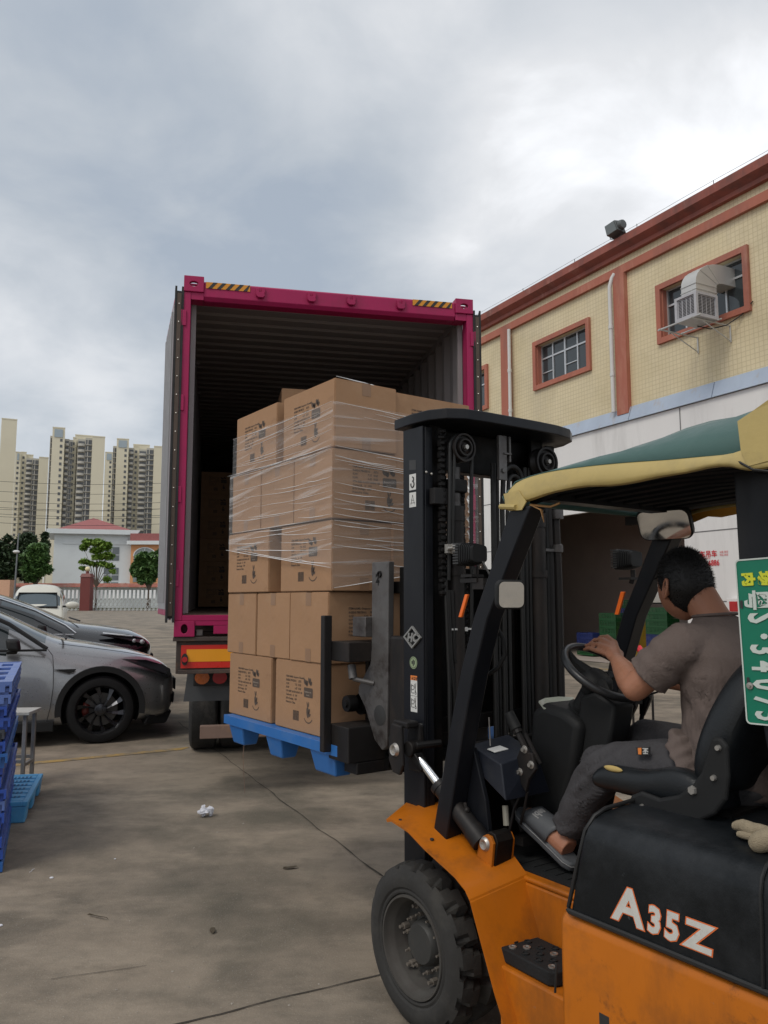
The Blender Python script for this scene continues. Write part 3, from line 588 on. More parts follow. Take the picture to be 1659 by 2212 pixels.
# power cables
for i, (y0, y1) in enumerate(((755,777),(847,862),(938,948),(992,1006),(1017,1000),(1050,1066),(1078,1079),(1130,1142))):
    p0, p1 = Vector(xY(-900, y0-12, 84)), Vector(xY(2100, y1+8, 92)); pts = []
    for k in range(25):
        f = k/24; q = p0.lerp(p1, f); q.z -= 1.0*4*f*(1-f); q.z += 1.0; pts.append(q)
    mb = MB(); mb.tube(pts, .022, 5, cap=False)
    tag(mb.build("power_cable", mDark), ["topmost", "second", "third", "fourth", "fifth", "sixth", "seventh", "lowest"][i] + " overhead cable crossing in front of the towers", "cable", "overhead power cables")
# ---- trees
def leafmat(nm, a, b_):
    m = bpy.data.materials.new(nm); m.use_nodes = True; t = m.node_tree; n = t.nodes; p = n["Principled BSDF"]; p.inputs['Roughness'].default_value = .55
    g = n.new("ShaderNodeNewGeometry"); cr = n.new("ShaderNodeValToRGB"); cr.color_ramp.elements[0].color = (*a, 1); cr.color_ramp.elements[1].color = (*b_, 1)
    t.links.new(g.outputs['Random Per Island'], cr.inputs[0]); t.links.new(cr.outputs[0], p.inputs['Base Color']); return m
mBark = mat("bark", (.10,.075,.055), .9, var=.2, scale=8)
def tree(label, X, Y, lobes, leaf, nleaf, size, mL, trunk, name="tree", grp=None):
    """lobes: (x, y, z, rx, ry, rz)"""
    rd = random.Random(hash(label) % 9999 if False else len(label)*31)
    tr = thing(name, label, "tree", (X, Y, 0), grp); mb = MB(); mt_ = MB()
    z0 = min(l[2]-l[5] for l in lobes)
    mt_.tube([(X, Y, 0), (X + .1, Y, z0*.6), (X, Y, z0+1)], .2, 8, rs=[trunk, trunk*.75, trunk*.6])
    for lx, ly, lz, rx, ry, rz in lobes:
        mt_.tube([(X, Y, z0*.8), ((X+lx)/2, (Y+ly)/2, (z0+lz)/2), (lx, ly, lz)], .1, 5, rs=[trunk*.5, trunk*.3, trunk*.08])
    tot = sum(l[3]*l[5] for l in lobes)
    for l in lobes:
        for i in range(int(nleaf*l[3]*l[5]/tot)):
            d = Vector((rd.gauss(0, 1), rd.gauss(0, 1), rd.gauss(0, 1))).normalized() * (rd.random()**.4)
            if noise.noise(Vector((l[0]+d.x*1.7, l[2]+d.z*1.7, d.y*1.7))*1.3) < -.18: continue
            p = Vector((l[0]+d.x*l[3], l[1]+d.y*l[4], l[2]+d.z*l[5]))
            a = Vector((rd.gauss(0, 1), rd.gauss(0, 1), rd.gauss(0, .6))).normalized(); b2 = a.cross(Vector((rd.gauss(0, .5), rd.gauss(0, .5), 1))).normalized(); s = size*rd.uniform(.6, 1.3)
            mb.add([p-a*s, p+b2*s*.45, p+a*s, p-b2*s*.45], [(0,1,2,3)])
    mt_.build("trunk", mBark, tr); mb.build("crown", mL, tr, smooth=0, weld=False); return tr
mL1 = leafmat("dark_leaves", (.018,.035,.016), (.06,.10,.04)); mL2 = leafmat("mid_leaves", (.035,.09,.022), (.12,.22,.06)); mL3 = leafmat("light_leaves", (.09,.18,.02), (.24,.36,.06))
def lobe(x, y, Y, r, rz=None, ry=None):
    s = .6636/2.765/1700*Y; return (pxs(x, Y), Y, pyz(y, Y), r*s, (ry or r)*s, (rz or r)*s)
tree("dark evergreen mass at the far left below the towers", pxs(60,136), 136, [lobe(20,1360,136,100,110), lobe(-60,1400,136,110,140), lobe(95,1480,136,90,130), lobe(30,1560,136,110,120), lobe(60,1250,136,40,35), lobe(-20,1600,136,100,90)], 1, 9000, .42, mL1, .5)
tree("dark tree with a broad top between the lamp post and the white house", pxs(240,138), 138, [lobe(230,1270,138,90,75), lobe(170,1360,138,90,110), lobe(300,1370,138,90,110), lobe(390,1230,138,35,40), lobe(395,1320,138,45,90), lobe(240,1500,138,110,140)], 1, 9000, .42, mL1, .5)
tree("leaning mid green tree in front of the white house left corner", pxs(320,124), 124, [lobe(330,1350,124,90,65), lobe(270,1430,124,95,80), lobe(370,1440,124,75,80), lobe(300,1540,124,110,75), lobe(410,1530,124,65,55), lobe(300,1600,124,70,50)], 1, 9500, .36, mL2, .35)
tree("sparse light green young tree in front of the white house", pxs(870,121), 121, [lobe(790,1290,121,60,30), lobe(870,1290,121,60,34), lobe(935,1320,121,60,40), lobe(745,1330,121,35,30), lobe(860,1360,121,60,28), lobe(965,1410,121,60,34), lobe(880,1420,121,60,24), lobe(760,1460,121,45,20), lobe(830,1480,121,45,18), lobe(745,1520,121,32,18), lobe(985,1500,121,40,24), lobe(965,1620,121,32,20), lobe(1015,1545,121,28,18), lobe(915,1480,121,45,20)], 1, 4200, .42, mL3, .16)
tree("round dark green tree in front of the orange house", pxs(1345,121), 121, [lobe(1290,1440,121,80,70), lobe(1390,1430,121,80,70), lobe(1240,1530,121,70,80), lobe(1340,1540,121,100,90), lobe(1440,1520,121,60,90), lobe(1320,1620,121,90,50), lobe(1430,1370,121,25,25)], 1, 10000, .34, mL2, .35)
# grass verge behind the gate
mb = MB(); mb.box((pxs(300,127), 121, 0), (pxs(1700,127), 127.5, .35)); struct(mb.build("grass_verge", mat("grass", (.12,.13,.06), .95, var=.3, scale=.6), smooth=0), 'structure')

# =====================================================  CONTAINER on its trailer
mPink = mat("magenta_container_paint", (0.34, 0.012, 0.082), .42, var=.07, scale=3, dirt=(.16,.02,.05), damt=.5, dscale=3)
mPink.node_tree.nodes['Principled BSDF'].inputs['Specular IOR Level'].default_value = .3
mGreyI = mat("grey_container_inside", (0.24, 0.222, 0.222), .55, var=.06, scale=2, dirt=(.2,.17,.15), damt=.5, dscale=2)
mDoorI = mat("pale_door_inside", (0.30, 0.295, 0.30), .45, var=.05)
mRub = mat("black_rubber", (0.018, 0.018, 0.018), .75, var=.2)
mStripB = mat("gasket_strip_brown", (.085,.06,.045), .6, .2)
mWood = mat("worn_plywood_floor", (.12,.075,.05), .85, var=.2, scale=8)
mHY = mat("hazard_orange", (.62,.25,.01), .45, var=.03); mHK = mat("hazard_black", (.02,.02,.02), .5)
WD, TZ, BZ, FZ, LN = 2.462, 4.147, 1.24, 1.41, 12.1
ct_ = thing("shipping_container", "open magenta high cube shipping container on the trailer, seen from its rear", "shipping container", tuple(Cn((WD/2, 0, BZ))))
ct_['_o'] = tuple(Cn((WD/2, 0, BZ)))
def ring_plate(mb, s0, s1, z0, z1, cs, cz, rs, rz, t0, t1, seg=16, rc=.012):
    """block front with an oval hole right through its face"""
    outer = []
    for k in range(seg):
        a = 2*math.pi*(k+.5)/seg; dx, dz = math.cos(a), math.sin(a); f = min(((s1-cs) if dx > 0 else (cs-s0))/max(abs(dx),1e-6), ((z1-cz) if dz > 0 else (cz-z0))/max(abs(dz),1e-6))
        outer.append((cs+dx*f, cz+dz*f))
    inner = [(cs+rs*math.cos(2*math.pi*(k+.5)/seg), cz+rz*math.sin(2*math.pi*(k+.5)/seg)) for k in range(seg)]
    # snap nearest outer points to corners
    for q in ((s0,z0),(s1,z0),(s0,z1),(s1,z1)):
        i = min(range(seg), key=lambda j: (outer[j][0]-q[0])**2+(outer[j][1]-q[1])**2); outer[i] = q
    pts = []
    for t in (t0, t1): pts += [(a, t, c) for a, c in outer] + [(a, t, c) for a, c in inner]
    n = seg; fs = []
    for k in range(n):
        j = (k+1) % n
        fs += [(k, j, n+j, n+k), (2*n+k, 2*n+j, 3*n+j, 3*n+k), (k, j, 2*n+j, 2*n+k), (n+k, n+j, 3*n+j, 3*n+k)]
    mb.add(pts, fs)
def casting(s0, s1, z0, z1, tall):
    mb = MB(Cn); cs, cz = (s0+s1)/2, (z0+z1)/2
    ring_plate(mb, s0, s1, z0, z1, cs, cz, .026 if tall else .036, .036 if tall else .022, -.012, .03)
    mb.box((s0, .031, z0), (s0+.02, .18, z1)); mb.box((s1-.02, .031, z0), (s1, .18, z1)); mb.box((s0+.021, .031, z0), (s1-.021, .18, z0+.02))
    if tall: mb.box((s0+.021, .031, z1-.02), (s1-.021, .18, z1)); mb.box((s0+.021, .15, z0+.021), (s1-.021, .18, z1-.021))
    else: mb.box((s0+.021, .031, z1-.012), (s1-.021, .06, z1)); mb.box((s0+.021,.15,z1-.012),(s1-.021,.18,z1))
    mb.build("corner_casting", mPink, ct_, bevel=.004, smooth=0)
casting(0, .158, 4.015, TZ, False); casting(WD-.16, WD, 4.015, TZ, False); casting(0, .156, BZ, 1.36, True); casting(WD-.156, WD, BZ, 1.36, True)
for s0, s1, sg in ((-.004, .058, 1), (WD-.058, WD+.004, -1)):
    mb = MB(Cn); mb.box((s0, 0, 1.361), (s1, .12, 4.014)); post = mb.build("corner_post", mPink, ct_, bevel=.005, smooth=0)
    for z in (1.62, 2.28, 3.02, 3.72):
        mb = MB(Cn); a = s0-.022 if sg > 0 else s1+.022; mb.box((min(a, s0-.002) if sg > 0 else s1+.002, -.012, z), (s0-.002 if sg > 0 else a, .03, z+.14)); mb.box((s0-.001, -.012, z+.005), (s0+.03 if sg > 0 else s1+.001, -.002, z+.135)) if sg > 0 else mb.box((s1-.03, -.012, z+.005), (s1+.001, -.002, z+.135)); mb.build("hinge", mPink, post, smooth=0, bevel=.004)
mb = MB(Cn); s0, s1 = .159, WD-.161
mb.prism([(.02, 4.115), (.004, 4.10), (.004, 3.985), (.03, 3.955), (.14, 3.955), (.14, 4.115)], 0, s0, s1); hd = mb.build("door_header", mPink, ct_, bevel=.004, smooth=0)
for a, b_ in ((.059, .158), (WD-.158, WD-.059)): mb = MB(Cn); mb.box((a, .005, 3.955), (b_, .14, 4.014)); mb.build("header_end", mPink, ct_, smooth=0)
for s in (.616, 1.04, 1.378, 1.811):
    mb = MB(Cn); mb.box((s-.035, -.018, 4.045), (s-.012, .002, 4.085)); mb.box((s+.012, -.018, 4.05), (s+.038, .002, 4.095)); mb.prism([(s-.04, 4.05), (s+.03, 4.05), (s+.035, 4.02), (s+.02, 4.005), (s-.02, 4.005), (s-.035, 4.02)], 1, -.03, .002); mb.build("locking_lug", mPink, hd, smooth=0, bevel=.003)
for s0, s1 in ((.175, .53), (WD-.545, WD-.19)):
    mb = MB(Cn); t = -.0015; z0, z1 = 4.055, 4.108; n = 5; w = (s1-s0)/n
    mb.quad((s0, t, z0), (s1, t, z0), (s1, t, z1), (s0, t, z1)); mb.m = 1
    for k in range(n):
        a = s0 + k*w + .015; mb.quad((a, t-.0015, z0), (a+w*.45, t-.0015, z0), (min(a+w*.45+.045, s1), t-.0015, z1), (a+.045, t-.0015, z1))
    mb.build("hazard_tape", [mHY, mHK], hd, smooth=0)
# sill with fork/lock cut-outs
mb = MB(Cn); mb.box((.059, .0, 1.361), (WD-.059, .13, 1.405)); mb.box((.157, .002, 1.325), (WD-.157, .13, 1.36))
for a, b_ in ((.30, .95), (1.5, WD-.3)): mb.box((a, .002, 1.26), (b_, .13, 1.324))
mb.build("door_sill", mPink, ct_, bevel=.003, smooth=0)
mb = MB(Cn); mb.box((.17, .1, 1.245), (.215, .14, 1.29)); mb.build("twist_lock", mat("worn_steel", (.35,.33,.31), .5, .6), ct_, smooth=0)
# corrugated sides, roof, floor, front
def corr(s_in, s_out, name):
    mb = MB(Cn); pts = []; t = .12; d = s_out - s_in
    while t < LN-.1:
        pts += [(t, 0), (t+.07, 0), (t+.138, 1), (t+.208, 1)]; t += .276
    v = []; z0, z1 = 1.36, 4.02
    for t, k in pts: v += [(s_in + d*k, t, z0), (s_in + d*k, t, z1)]
    mb.add(v, [(2*i, 2*i+2, 2*i+3, 2*i+1) for i in range(len(pts)-1)])
    v2 = [(p[0] + (.004 if d > 0 else -.004), p[1], p[2]) for p in v]; mb.m = 1
    mb.add(v2, [(2*i, 2*i+2, 2*i+3, 2*i+1) for i in range(len(pts)-1)]); return mb.build(name, [mGreyI, mPink], ct_, smooth=0)
corr(.062, .026, "side_wall"); corr(WD-.062, WD-.026, "side_wall")
mb = MB(Cn); mb.box((.0245, .14, 4.02), (.064, LN, 4.095)); mb.box((WD-.064, .14, 4.02), (WD-.0245, LN, 4.095)); mb.build("top_rail_lining", mGreyI, ct_, smooth=0)
for s0, s1 in ((.0, .05), (WD-.05, WD)):
    mb = MB(Cn); a, b_ = (.002, .024) if s0 < 1 else (WD-.024, WD-.002); mb.box((a, .181, 4.03), (b_, LN, 4.10)); mb.box((a, .181, 1.25), (b_, LN, 1.37)); mb.build("side_rail", mPink, ct_, smooth=0)
mb = MB(Cn); pts = []; t = .13
while t < LN-.15: pts += [(t, 0), (t+.085, 0), (t+.105, 1), (t+.19, 1)]; t += .21
v = []
for t, k in pts: v += [(.03, t, 4.085 - .02*k), (WD-.03, t, 4.085-.02*k)]
mb.add(v, [(2*i, 2*i+2, 2*i+3, 2*i+1) for i in range(len(pts)-1)]); mb.m = 1
mb.add([(a, b_, c+.006) for a, b_, c in v], [(2*i, 2*i+2, 2*i+3, 2*i+1) for i in range(len(pts)-1)]); mb.build("roof", [mGreyI, mPink], ct_, smooth=0)
mb = MB(Cn); mb.box((.03, .131, 1.38), (WD-.03, LN, FZ)); mb.build("floor", mWood, ct_, smooth=0)
mb = MB(Cn); mb.box((.03, LN-.06, FZ), (WD-.03, LN, 4.08)); mb.build("end_wall", mGreyI, ct_, smooth=0)
for k in range(5):
    mb = MB(Cn); mb.box((.055, .13+.0, FZ+.01), (.10, .16, 4.0)) if k == 0 else mb.box((.07, .6+k*1.2, 3.95), (.10, .6+k*1.2+.06, 3.97)); mb.build("lashing_ring", mGreyI, ct_, smooth=0)
mb = MB(Cn); mb.box((WD-.10, .13, FZ+.01), (WD-.055, .16, 4.0)); mb.build("inner_post", mGreyI, ct_, smooth=0)
# doors swung back along the sides
def door(left):
    sgn = -1 if left else 1; ang = R(6.5) if left else R(1.5)
    hs_ = -.016 if left else WD+.016
    D = Vector((sgn*math.sin(ang), math.cos(ang), 0)); Nn = Vector((sgn*math.cos(ang), -math.sin(ang)*1, 0)) # outward (inner door face)
    def T(p): # p: along door, out, z
        a = Vector((hs_, .02, 0)) + D*p[0] + Nn*p[1]; return Cn((a.x, a.y, p[2]))
    nm = "left" if left else "right"
    z0, z1 = 1.40, 3.99
    mb = MB(T); mb.box((0, 0, z0), (1.16, .05, z1)); dr = mb.build("door", mPink, ct_, smooth=0, bevel=.004); dr['label'] = nm + " magenta door folded back along the container side"
    mb = MB(T); mb.box((.06, .0505, z0+.05), (1.10, .054, z1-.05)); mb.build("inner_face", mDoorI, dr, smooth=0)
    for k in range(6): mb = MB(T); a = .14+k*.16; mb.box((a, .0545, z0+.1), (a+.06, .066, z1-.1)); mb.build("stiffener", mDoorI, dr, smooth=0)
    mb = MB(T)
    for o in (-.014, .038): # two rubber lips on the edge, curled at their ends
        mb.hexa([(-.05, o, z0-.05), (.0, o, z0-.05), (.0, o+.016, z0-.05), (-.05, o+.016, z0-.05), (-.03, o, z1+.06), (.0, o, z1+.03), (.0, o+.016, z1+.03), (-.03, o+.016, z1+.06)])
    mb.box((-.03, -.016, z0-.02), (-.002, .053, z1+.02)); mb.build("gasket", mRub, dr, smooth=0)
    mb = MB(T); mb.box((-.036, .004, z0), (-.031, .036, z1)); gs = mb.build("gasket_strip", mStripB, dr, smooth=0)
    mb = MB(T)
    for k in range(17): mb.sphere((-.037, .02, z0+.1+k*.15), .006, 6, 4)
    mb.build("rivets", mat("rivet_steel", (.5,.48,.45), .4, .8), gs)
    for a in (.3, .85):
        mb = MB(T); mb.tube([(a, -.03, z0-.05), (a, -.03, z1+.08)], .017, 8); mb.build("lock_rod", mat("zinc_rod", (.45,.45,.46), .4, .7), dr)
door(True); door(False)
# ---- trailer
mRust = mat("rusty_dark_frame", (.055,.04,.033), .8, var=.3, scale=8, dirt=(.16,.08,.045), damt=.7, dscale=7)
mTyre = mat("tyre_rubber", (.022,.022,.022), .8, var=.2, dirt=(.09,.08,.07), damt=.5, dscale=5, bump=.3)
mRefR = mat("red_reflector", (.55,.02,.012), .3, var=.05); mRefY = mat("orange_reflector", (.75,.30,.01), .35, var=.05); mRefA = mat("amber_lens", (.55,.13,.02), .25); mRedL = mat("red_lens", (.40,.015,.02), .2)
tl = thing("semi_trailer", "dark rusty container trailer chassis with red and orange rear board", "trailer", tuple(Cn((WD/2, .5, 0))))
mb = MB(Cn); mb.box((-.005, .0, 1.205), (WD+.005, .12, 1.238)); mb.box((.02, .03, .955), (WD-.02, .18, 1.204)); mb.box((.04, .005, .955), (WD-.04, .029, .985))
mb.box((.7, .181, .95), (.85, 12, 1.22)); mb.box((1.62, .181, .95), (1.77, 12, 1.22))
for t in (1.2, 3.5, 6, 9, 11.8): mb.box((.02, t, 1.1), (.699, t+.12, 1.235)); mb.box((1.771, t, 1.1), (WD-.02, t+.12, 1.235)); mb.box((.851, t, 1.1), (1.619, t+.12, 1.235))
mb.build("chassis", mRust, tl, smooth=0, bevel=.004)
mb = MB(Cn); mb.quad((.058, .02, .998), (WD-.058, .02, .998), (WD-.058, .02, 1.175), (.058, .02, 1.175)); mb.m = 1; mb.quad((.10, .018, 1.047), (WD-.10, .018, 1.047), (WD-.10, .018, 1.142), (.10, .018, 1.142)); mb.build("rear_board", [mRefR, mRefY], tl, smooth=0)
for s in (.088, WD-.088):
    mb = MB(Cn); mb.prism([(s+.028*math.cos(a)*.9, 1.067+.045*math.sin(a)) for a in [k*math.pi/8 for k in range(16)]], 1, -.01, .016); q = mb.build("marker_lamp", mRub, tl)
    mb = MB(Cn); mb.lathe((s, -.012, 1.067), (0, 1, 0), [(0, -.006), (.02, 0), (.02, .004)], 14) if False else mb.prism([(s+.021*math.cos(a), 1.067+.021*math.sin(a)) for a in [k*math.pi/7 for k in range(14)]], 1, -.02, -.0105); mb.build("lens", mRedL, q)
for s0 in (.15, WD-.15-.42):
    mb = MB(Cn); mb.box((s0, .30, .83), (s0+.42, .36, .965)); q = mb.build("tail_lamp", mRub, tl, smooth=0, bevel=.01)
    for k, mm in enumerate((mRefA, mRedL, mRedL)):
        c = s0+.07+k*.14; mb = MB(Cn); mb.prism([(c+.058*math.cos(a), .898+.052*math.sin(a)) for a in [j*math.pi/9 for j in range(18)]], 1, .285, .299); mb.build("lens", mm, q)
mFlap = mat("grey_mud_flap", (.085,.09,.095), .6, var=.15, scale=4, dirt=(.16,.14,.12), damt=.5)
for s0 in (.085, WD-.085-.62): mb = MB(Cn); mb.hexa([(s0-.01, .40, .70), (s0+.62, .40, .70), (s0+.62, .41, .70), (s0-.01, .41, .70), (s0+.02, .37, .955), (s0+.62, .37, .955), (s0+.62, .38, .955), (s0+.02, .38, .955)]); mb.build("mud_flap", mFlap, tl, smooth=0)
def wheelset(s, t, w, r, nm="wheel", out=-1):
    mb = MB(Cn); mb.lathe((s, t, r), (1, 0, 0), [(r*.56, 0), (r*.62, -.005), (r*.8, -.012), (r*.93, .0), (r*.985, .02), (r, .045), (r, w-.045), (r*.985, w-.02), (r*.93, w), (r*.8, w+.012), (r*.62, w+.005), (r*.56, w)], 40)
    for q in (.3, .5, .7): mb.lathe((s, t, r), (1, 0, 0), [(r+.001, w*q), (r-.006, w*q+.001), (r+.001, w*q+.012)], 40)
    ty = mb.build(nm, mTyre, tl); mb = MB(Cn); mb.lathe((s, t, r), (1, 0, 0), [(.02, w*.5), (r*.2, w*.45), (r*.45, w*.5), (r*.5, .04), (r*.57, .01)], 24); mb.build("rim", mRust, ty); return ty
for t in (1.95, 3.25, 4.55):
    for s in (.10, .40, WD-.36, WD-.66): wheelset(s, t+.3, .26, .5)
    mb = MB(Cn); mb.tube([(.5, t+.3, .5), (WD-.5, t+.3, .5)], .07, 10); mb.build("axle", mRust, tl)
mUnd = mat("worn_underrun_bar", (.20,.13,.10), .75, var=.15, scale=5, dirt=(.28,.16,.09), damt=.8, dscale=6)
mb = MB(Cn); mb.box((.215, .10, .445), (WD-.215, .16, .545)); ub = mb.build("underrun_bar", mUnd, tl, smooth=0, bevel=.006)
for s in (.76, 1.7): mb = MB(Cn); mb.hexa([(s-.04,.12,.55),(s+.04,.12,.55),(s+.04,.15,.55),(s-.04,.15,.55),(s-.04,.3,.95),(s+.04,.3,.95),(s+.04,.36,.95),(s-.04,.36,.95)]); mb.build("bar_bracket", mRust, ub, smooth=0)
mb = MB(Cn); mb.quad((.71, .098, .47), (.82, .098, .47), (.82, .098, .52), (.71, .098, .52)); mb.quad((1.0, .098, .47), (1.12, .098, .47), (1.12, .098, .52), (1.0, .098, .52)); mb.build("red_tape", mRefR, ub, smooth=0)
mb = MB(Cn); mb.quad((.60, .098, .47), (.709, .098, .47), (.709, .098, .52), (.60, .098, .52)); mb.build("white_tape", mat("white_tape", (.6,.6,.58), .4), ub, smooth=0)
mb = MB(Cn); mb.tube([(.56, .1, .45), (.55, .09, .3), (.57, .1, .02)], .0022, 5); mb.build("hanging_wire", mUnd, tl)

# =====================================================  CARTONS
mCard = mat("brown_cardboard", (0.34, 0.195, 0.105), .85, var=.05, scale=4, bump=.06, bscale=30, dirt=(.28,.155,.083), damt=.35, dscale=2)
vary(mCard, .07); softbump(mCard, 5, .35, .02); overlay(mCard, (.24,.13,.07), 7, .60, .72, .5); overlay(mCard, (.42,.27,.16), 3, .58, .7, .35)
mInk = mat("carton_ink", (0.085, 0.06, 0.045), .8, var=.05); mTape = mat("brown_packing_tape", (0.27, 0.155, 0.085), .45, var=.06)
mInkL = mat("label_light_print", (.30,.24,.19), .8)
CL, CW, CH = .488, .352, .322
def print_face(mb, sgn):
    """printing on the long face y = sgn*CW/2; x runs left to right as read from outside"""
    y = sgn*(CW/2+.0008); fx = -sgn # reading direction
    def P(x, z, e=0): return (fx*x, y + sgn*e, z)
    def txt(s, x, z, size, off=0, mi=1, e=0):
        me = text_mesh(s, size, off, res=1); mb.merge(me, Matrix(((fx, 0, 0, fx*x), (0, 0, 1, y + sgn*e), (0, 1, 0, z), (0, 0, 0, 1))), mi)
    x0 = -.135
    txt("ITEM NAME: Gorgeous Clownfish", x0, .243, .0125, .0004)
    for k, (a, b_, c) in enumerate((("INSIDE PIECES:", "12", "SETS"), ("G.W:", "7.15", "KGS"), ("N.W:", "6.25", "KGS"))):
        z = .225 - k*.017; txt(a, x0, z, .0135, .0004); txt(b_, x0+.085, z, .0135, .0004); txt(c, x0+.118, z, .0135, .0004)
    txt("CTN SIZE: 50.0X37.0X33.5 CM", x0, .174, .0118, .0004); txt("Carton #:   1/   100", x0, .157, .0135, .0004); txt("# for Design:   500", x0, .140, .0135, .0004); txt("Printed in China", x0, .123, .0135, .0004)
    mb.m = 1; rr = random.Random(3); x = -.065
    while x < -.012: # barcode
        w = rr.choice((.0012, .002, .003)); mb.quad(P(x, .048), P(x+w, .048), P(x+w, .093), P(x, .093)); x += w + rr.choice((.0012, .002))
    def blob(pts): mb.add([P(a, c, .0001) for a, c in pts], [tuple(range(len(pts)))])
    # two leaf-like plumes over the dark name plate
    for cx, cz, w, h, an in ((.045,.232,.010,.030,35),(.058,.228,.008,.026,12),(.066,.226,.008,.028,-14),(.083,.240,.008,.030,20),(.093,.236,.008,.034,-8),(.102,.228,.007,.022,-30)):
        blob([(cx + w*math.cos(t)*math.cos(R(an)) - h*.5*math.sin(t)*math.sin(R(an)), cz + w*math.cos(t)*math.sin(R(an)) + h*.5*math.sin(t)*math.cos(R(an))) for t in [k*math.pi/5 for k in range(10)]])
    blob([(.040,.163),(.112,.163),(.116,.168),(.116,.202),(.112,.207),(.040,.207),(.036,.202),(.036,.168)])
    txt("Butterscorn", .043, .184, .0125, .0003, 2, .0004); txt("SPACES", .058, .170, .0085, .0002, 2, .0004)
    for cx, cz, w, h, an in ((.072,.095,.012,.05,6),(.084,.10,.007,.03,-25),(.068,.13,.004,.03,14),(.079,.132,.004,.026,-10),(.09,.085,.006,.02,-50)):
        blob([(cx + w*math.cos(t)*math.cos(R(an)) - h*.5*math.sin(t)*math.sin(R(an)), cz + w*math.cos(t)*math.sin(R(an)) + h*.5*math.sin(t)*math.cos(R(an))) for t in [k*math.pi/5 for k in range(10)]])
    mb.m = 1; cx, cz, r1, r2 = .076, .092, .046, .041
    ang = [R(a) for a in range(215, 326, 10)]
    mb.add([P(cx+r1*math.cos(a), cz+r1*math.sin(a)) for a in ang] + [P(cx+r2*math.cos(a), cz+r2*math.sin(a)) for a in ang], [(i, i+1, len(ang)+i+1, len(ang)+i) for i in range(len(ang)-1)])
def carton_mesh():
    mb = MB(); mb.box((-CL/2, -CW/2, 0), (CL/2, CW/2, CH))
    o = mb.build("carton", [mCard, mInk, mInkL, mTape], smooth=0); 
    bm = bmesh.new(); bm.from_mesh(o.data); bmesh.ops.bevel(bm, geom=bm.edges[:], offset=.004, segments=2, affect='EDGES'); bm.to_mesh(o.data); bm.free()
    base = o.data; bpy.data.objects.remove(o)
    def mk(kind):
        mb = MB(); mb.merge(base, Matrix.Identity(4), 0)
        if kind:
            for sg in (1, -1): print_face(mb, sg)
        mb.m = 3; e = .0009
        for sx_ in (1, -1):
            x = sx_*(CL/2+e); mb.quad((x, -.025, CH-.002), (x, .025, CH-.002), (x, .025, CH-.062), (x, -.025, CH-.062)); mb.quad((x, -.025, .002), (x, .025, .002), (x, .025, .062), (x, -.025, .062))
        mb.quad((-CL/2, -.025, CH+e), (CL/2, -.025, CH+e), (CL/2, .025, CH+e), (-CL/2, .025, CH+e))
        o = mb.build("carton", [mCard, mInk, mInkL, mTape], smooth=0); me = o.data; bpy.data.objects.remove(o); return me
    return mk(True), mk(False)
CM, CMP = carton_mesh()
rc = random.Random(5)
def carton(world, ang, label, grp, plain=False, sc=1.0):
    o = bpy.data.objects.new("carton", CMP if plain else CM); S.collection.objects.link(o); o.location = Vector(world) - ZZ*(.010 if 'rear, to the right' in label and 'top' in label else 0); o.rotation_euler = (0, 0, ang); o['label'] = label; o['category'] = "carton"; o['group'] = grp
    return o
GL = "cartons on the raised pallet"
LZ = [.912, 1.236, 1.562, 1.890, 2.218]
LN_ = ["bottom", "second", "middle", "fourth", "top"]
AU = math.pi/2 + FA   # long side along u
def put(layer, u, v, along_u, label, jit=.006):
    carton(F((u + rc.uniform(-jit, jit)*0, v + rc.uniform(-jit, jit), LZ[layer])), (AU if along_u else FA) + R(rc.uniform(-.5, .5)), label, GL)
for ly in (0, 2, 4):
    n_ = LN_[ly]; off = (0.045 if ly == 0 else 0.0); U0 = [3.045, 3.015, 3.005][ly//2]
    put(ly, U0+CL/2, 1.86+CW/2, True, "printed carton at the near left corner of the %s layer on the raised pallet" % n_)
    put(ly, [3.582, 3.618, 3.56][ly//2]+CL/2, 1.86+CW/2, True, "printed carton on the %s layer at its far left, nearest the container" % n_)
    put(ly, (3.005 if ly < 4 else 3.018)+CW/2, (2.20 if ly < 4 else 2.218)+CL/2, False, "carton at the %s layer rear, to the right of the corner carton behind the mast" % n_)
    for k in (1, 2): put(ly, 3.005+CW/2+k*.362, 2.20+CL/2, False, "carton in the %s layer right column, number %d back from the mast" % (n_, k+1)) if ly == 4 else None
for ly in (1, 3):
    n_ = LN_[ly]
    for k in range(3):
        put(ly, (3.04 if ly == 1 else 3.008)+CW/2+k*.362, 1.86+CL/2, False, "plain ended carton in the %s layer, %s on the left side" % (n_, ("nearest the mast", "in the middle", "farthest from the mast")[k]))
    put(ly, 3.01+CL/2, 2.36+CW/2, True, "carton at the right of the %s layer behind the mast" % n_)
# cartons already inside the container
GI = "cartons already stacked inside the container"
def cput(s, t, z, label, across=True): carton(Cn((s, t, z)), (CA if across else CA + math.pi/2), label, GI, plain=False)
for i in range(6):
    nm = ["bottom", "second", "third", "fourth", "fifth", "top"][i]
    if i >= 5:
        cput(.84+CL/2, .62, FZ+.02+i*.325, "single brown carton peeping out above the load in the container mouth"); cput(.84+CL*1.5+.01, .62, FZ+.02+i*.325, "carton right of the peeping one, above the load in the container mouth")
    else: cput(.84+CL/2, .62, FZ+.02+i*.325, "carton in the near stack inside the container, %s of the left column" % nm); cput(.84+CL*1.5+.01, .62, FZ+.02+i*.325, "carton in the near stack inside the container, %s of the right column" % nm)
    for c in range(2): cput(.10+CL/2+c*.50, 5.4, FZ+.02+i*.325, "dark carton in the deep stack against the container left wall, %s of its %s column" % (nm, "left" if c == 0 else "right"))
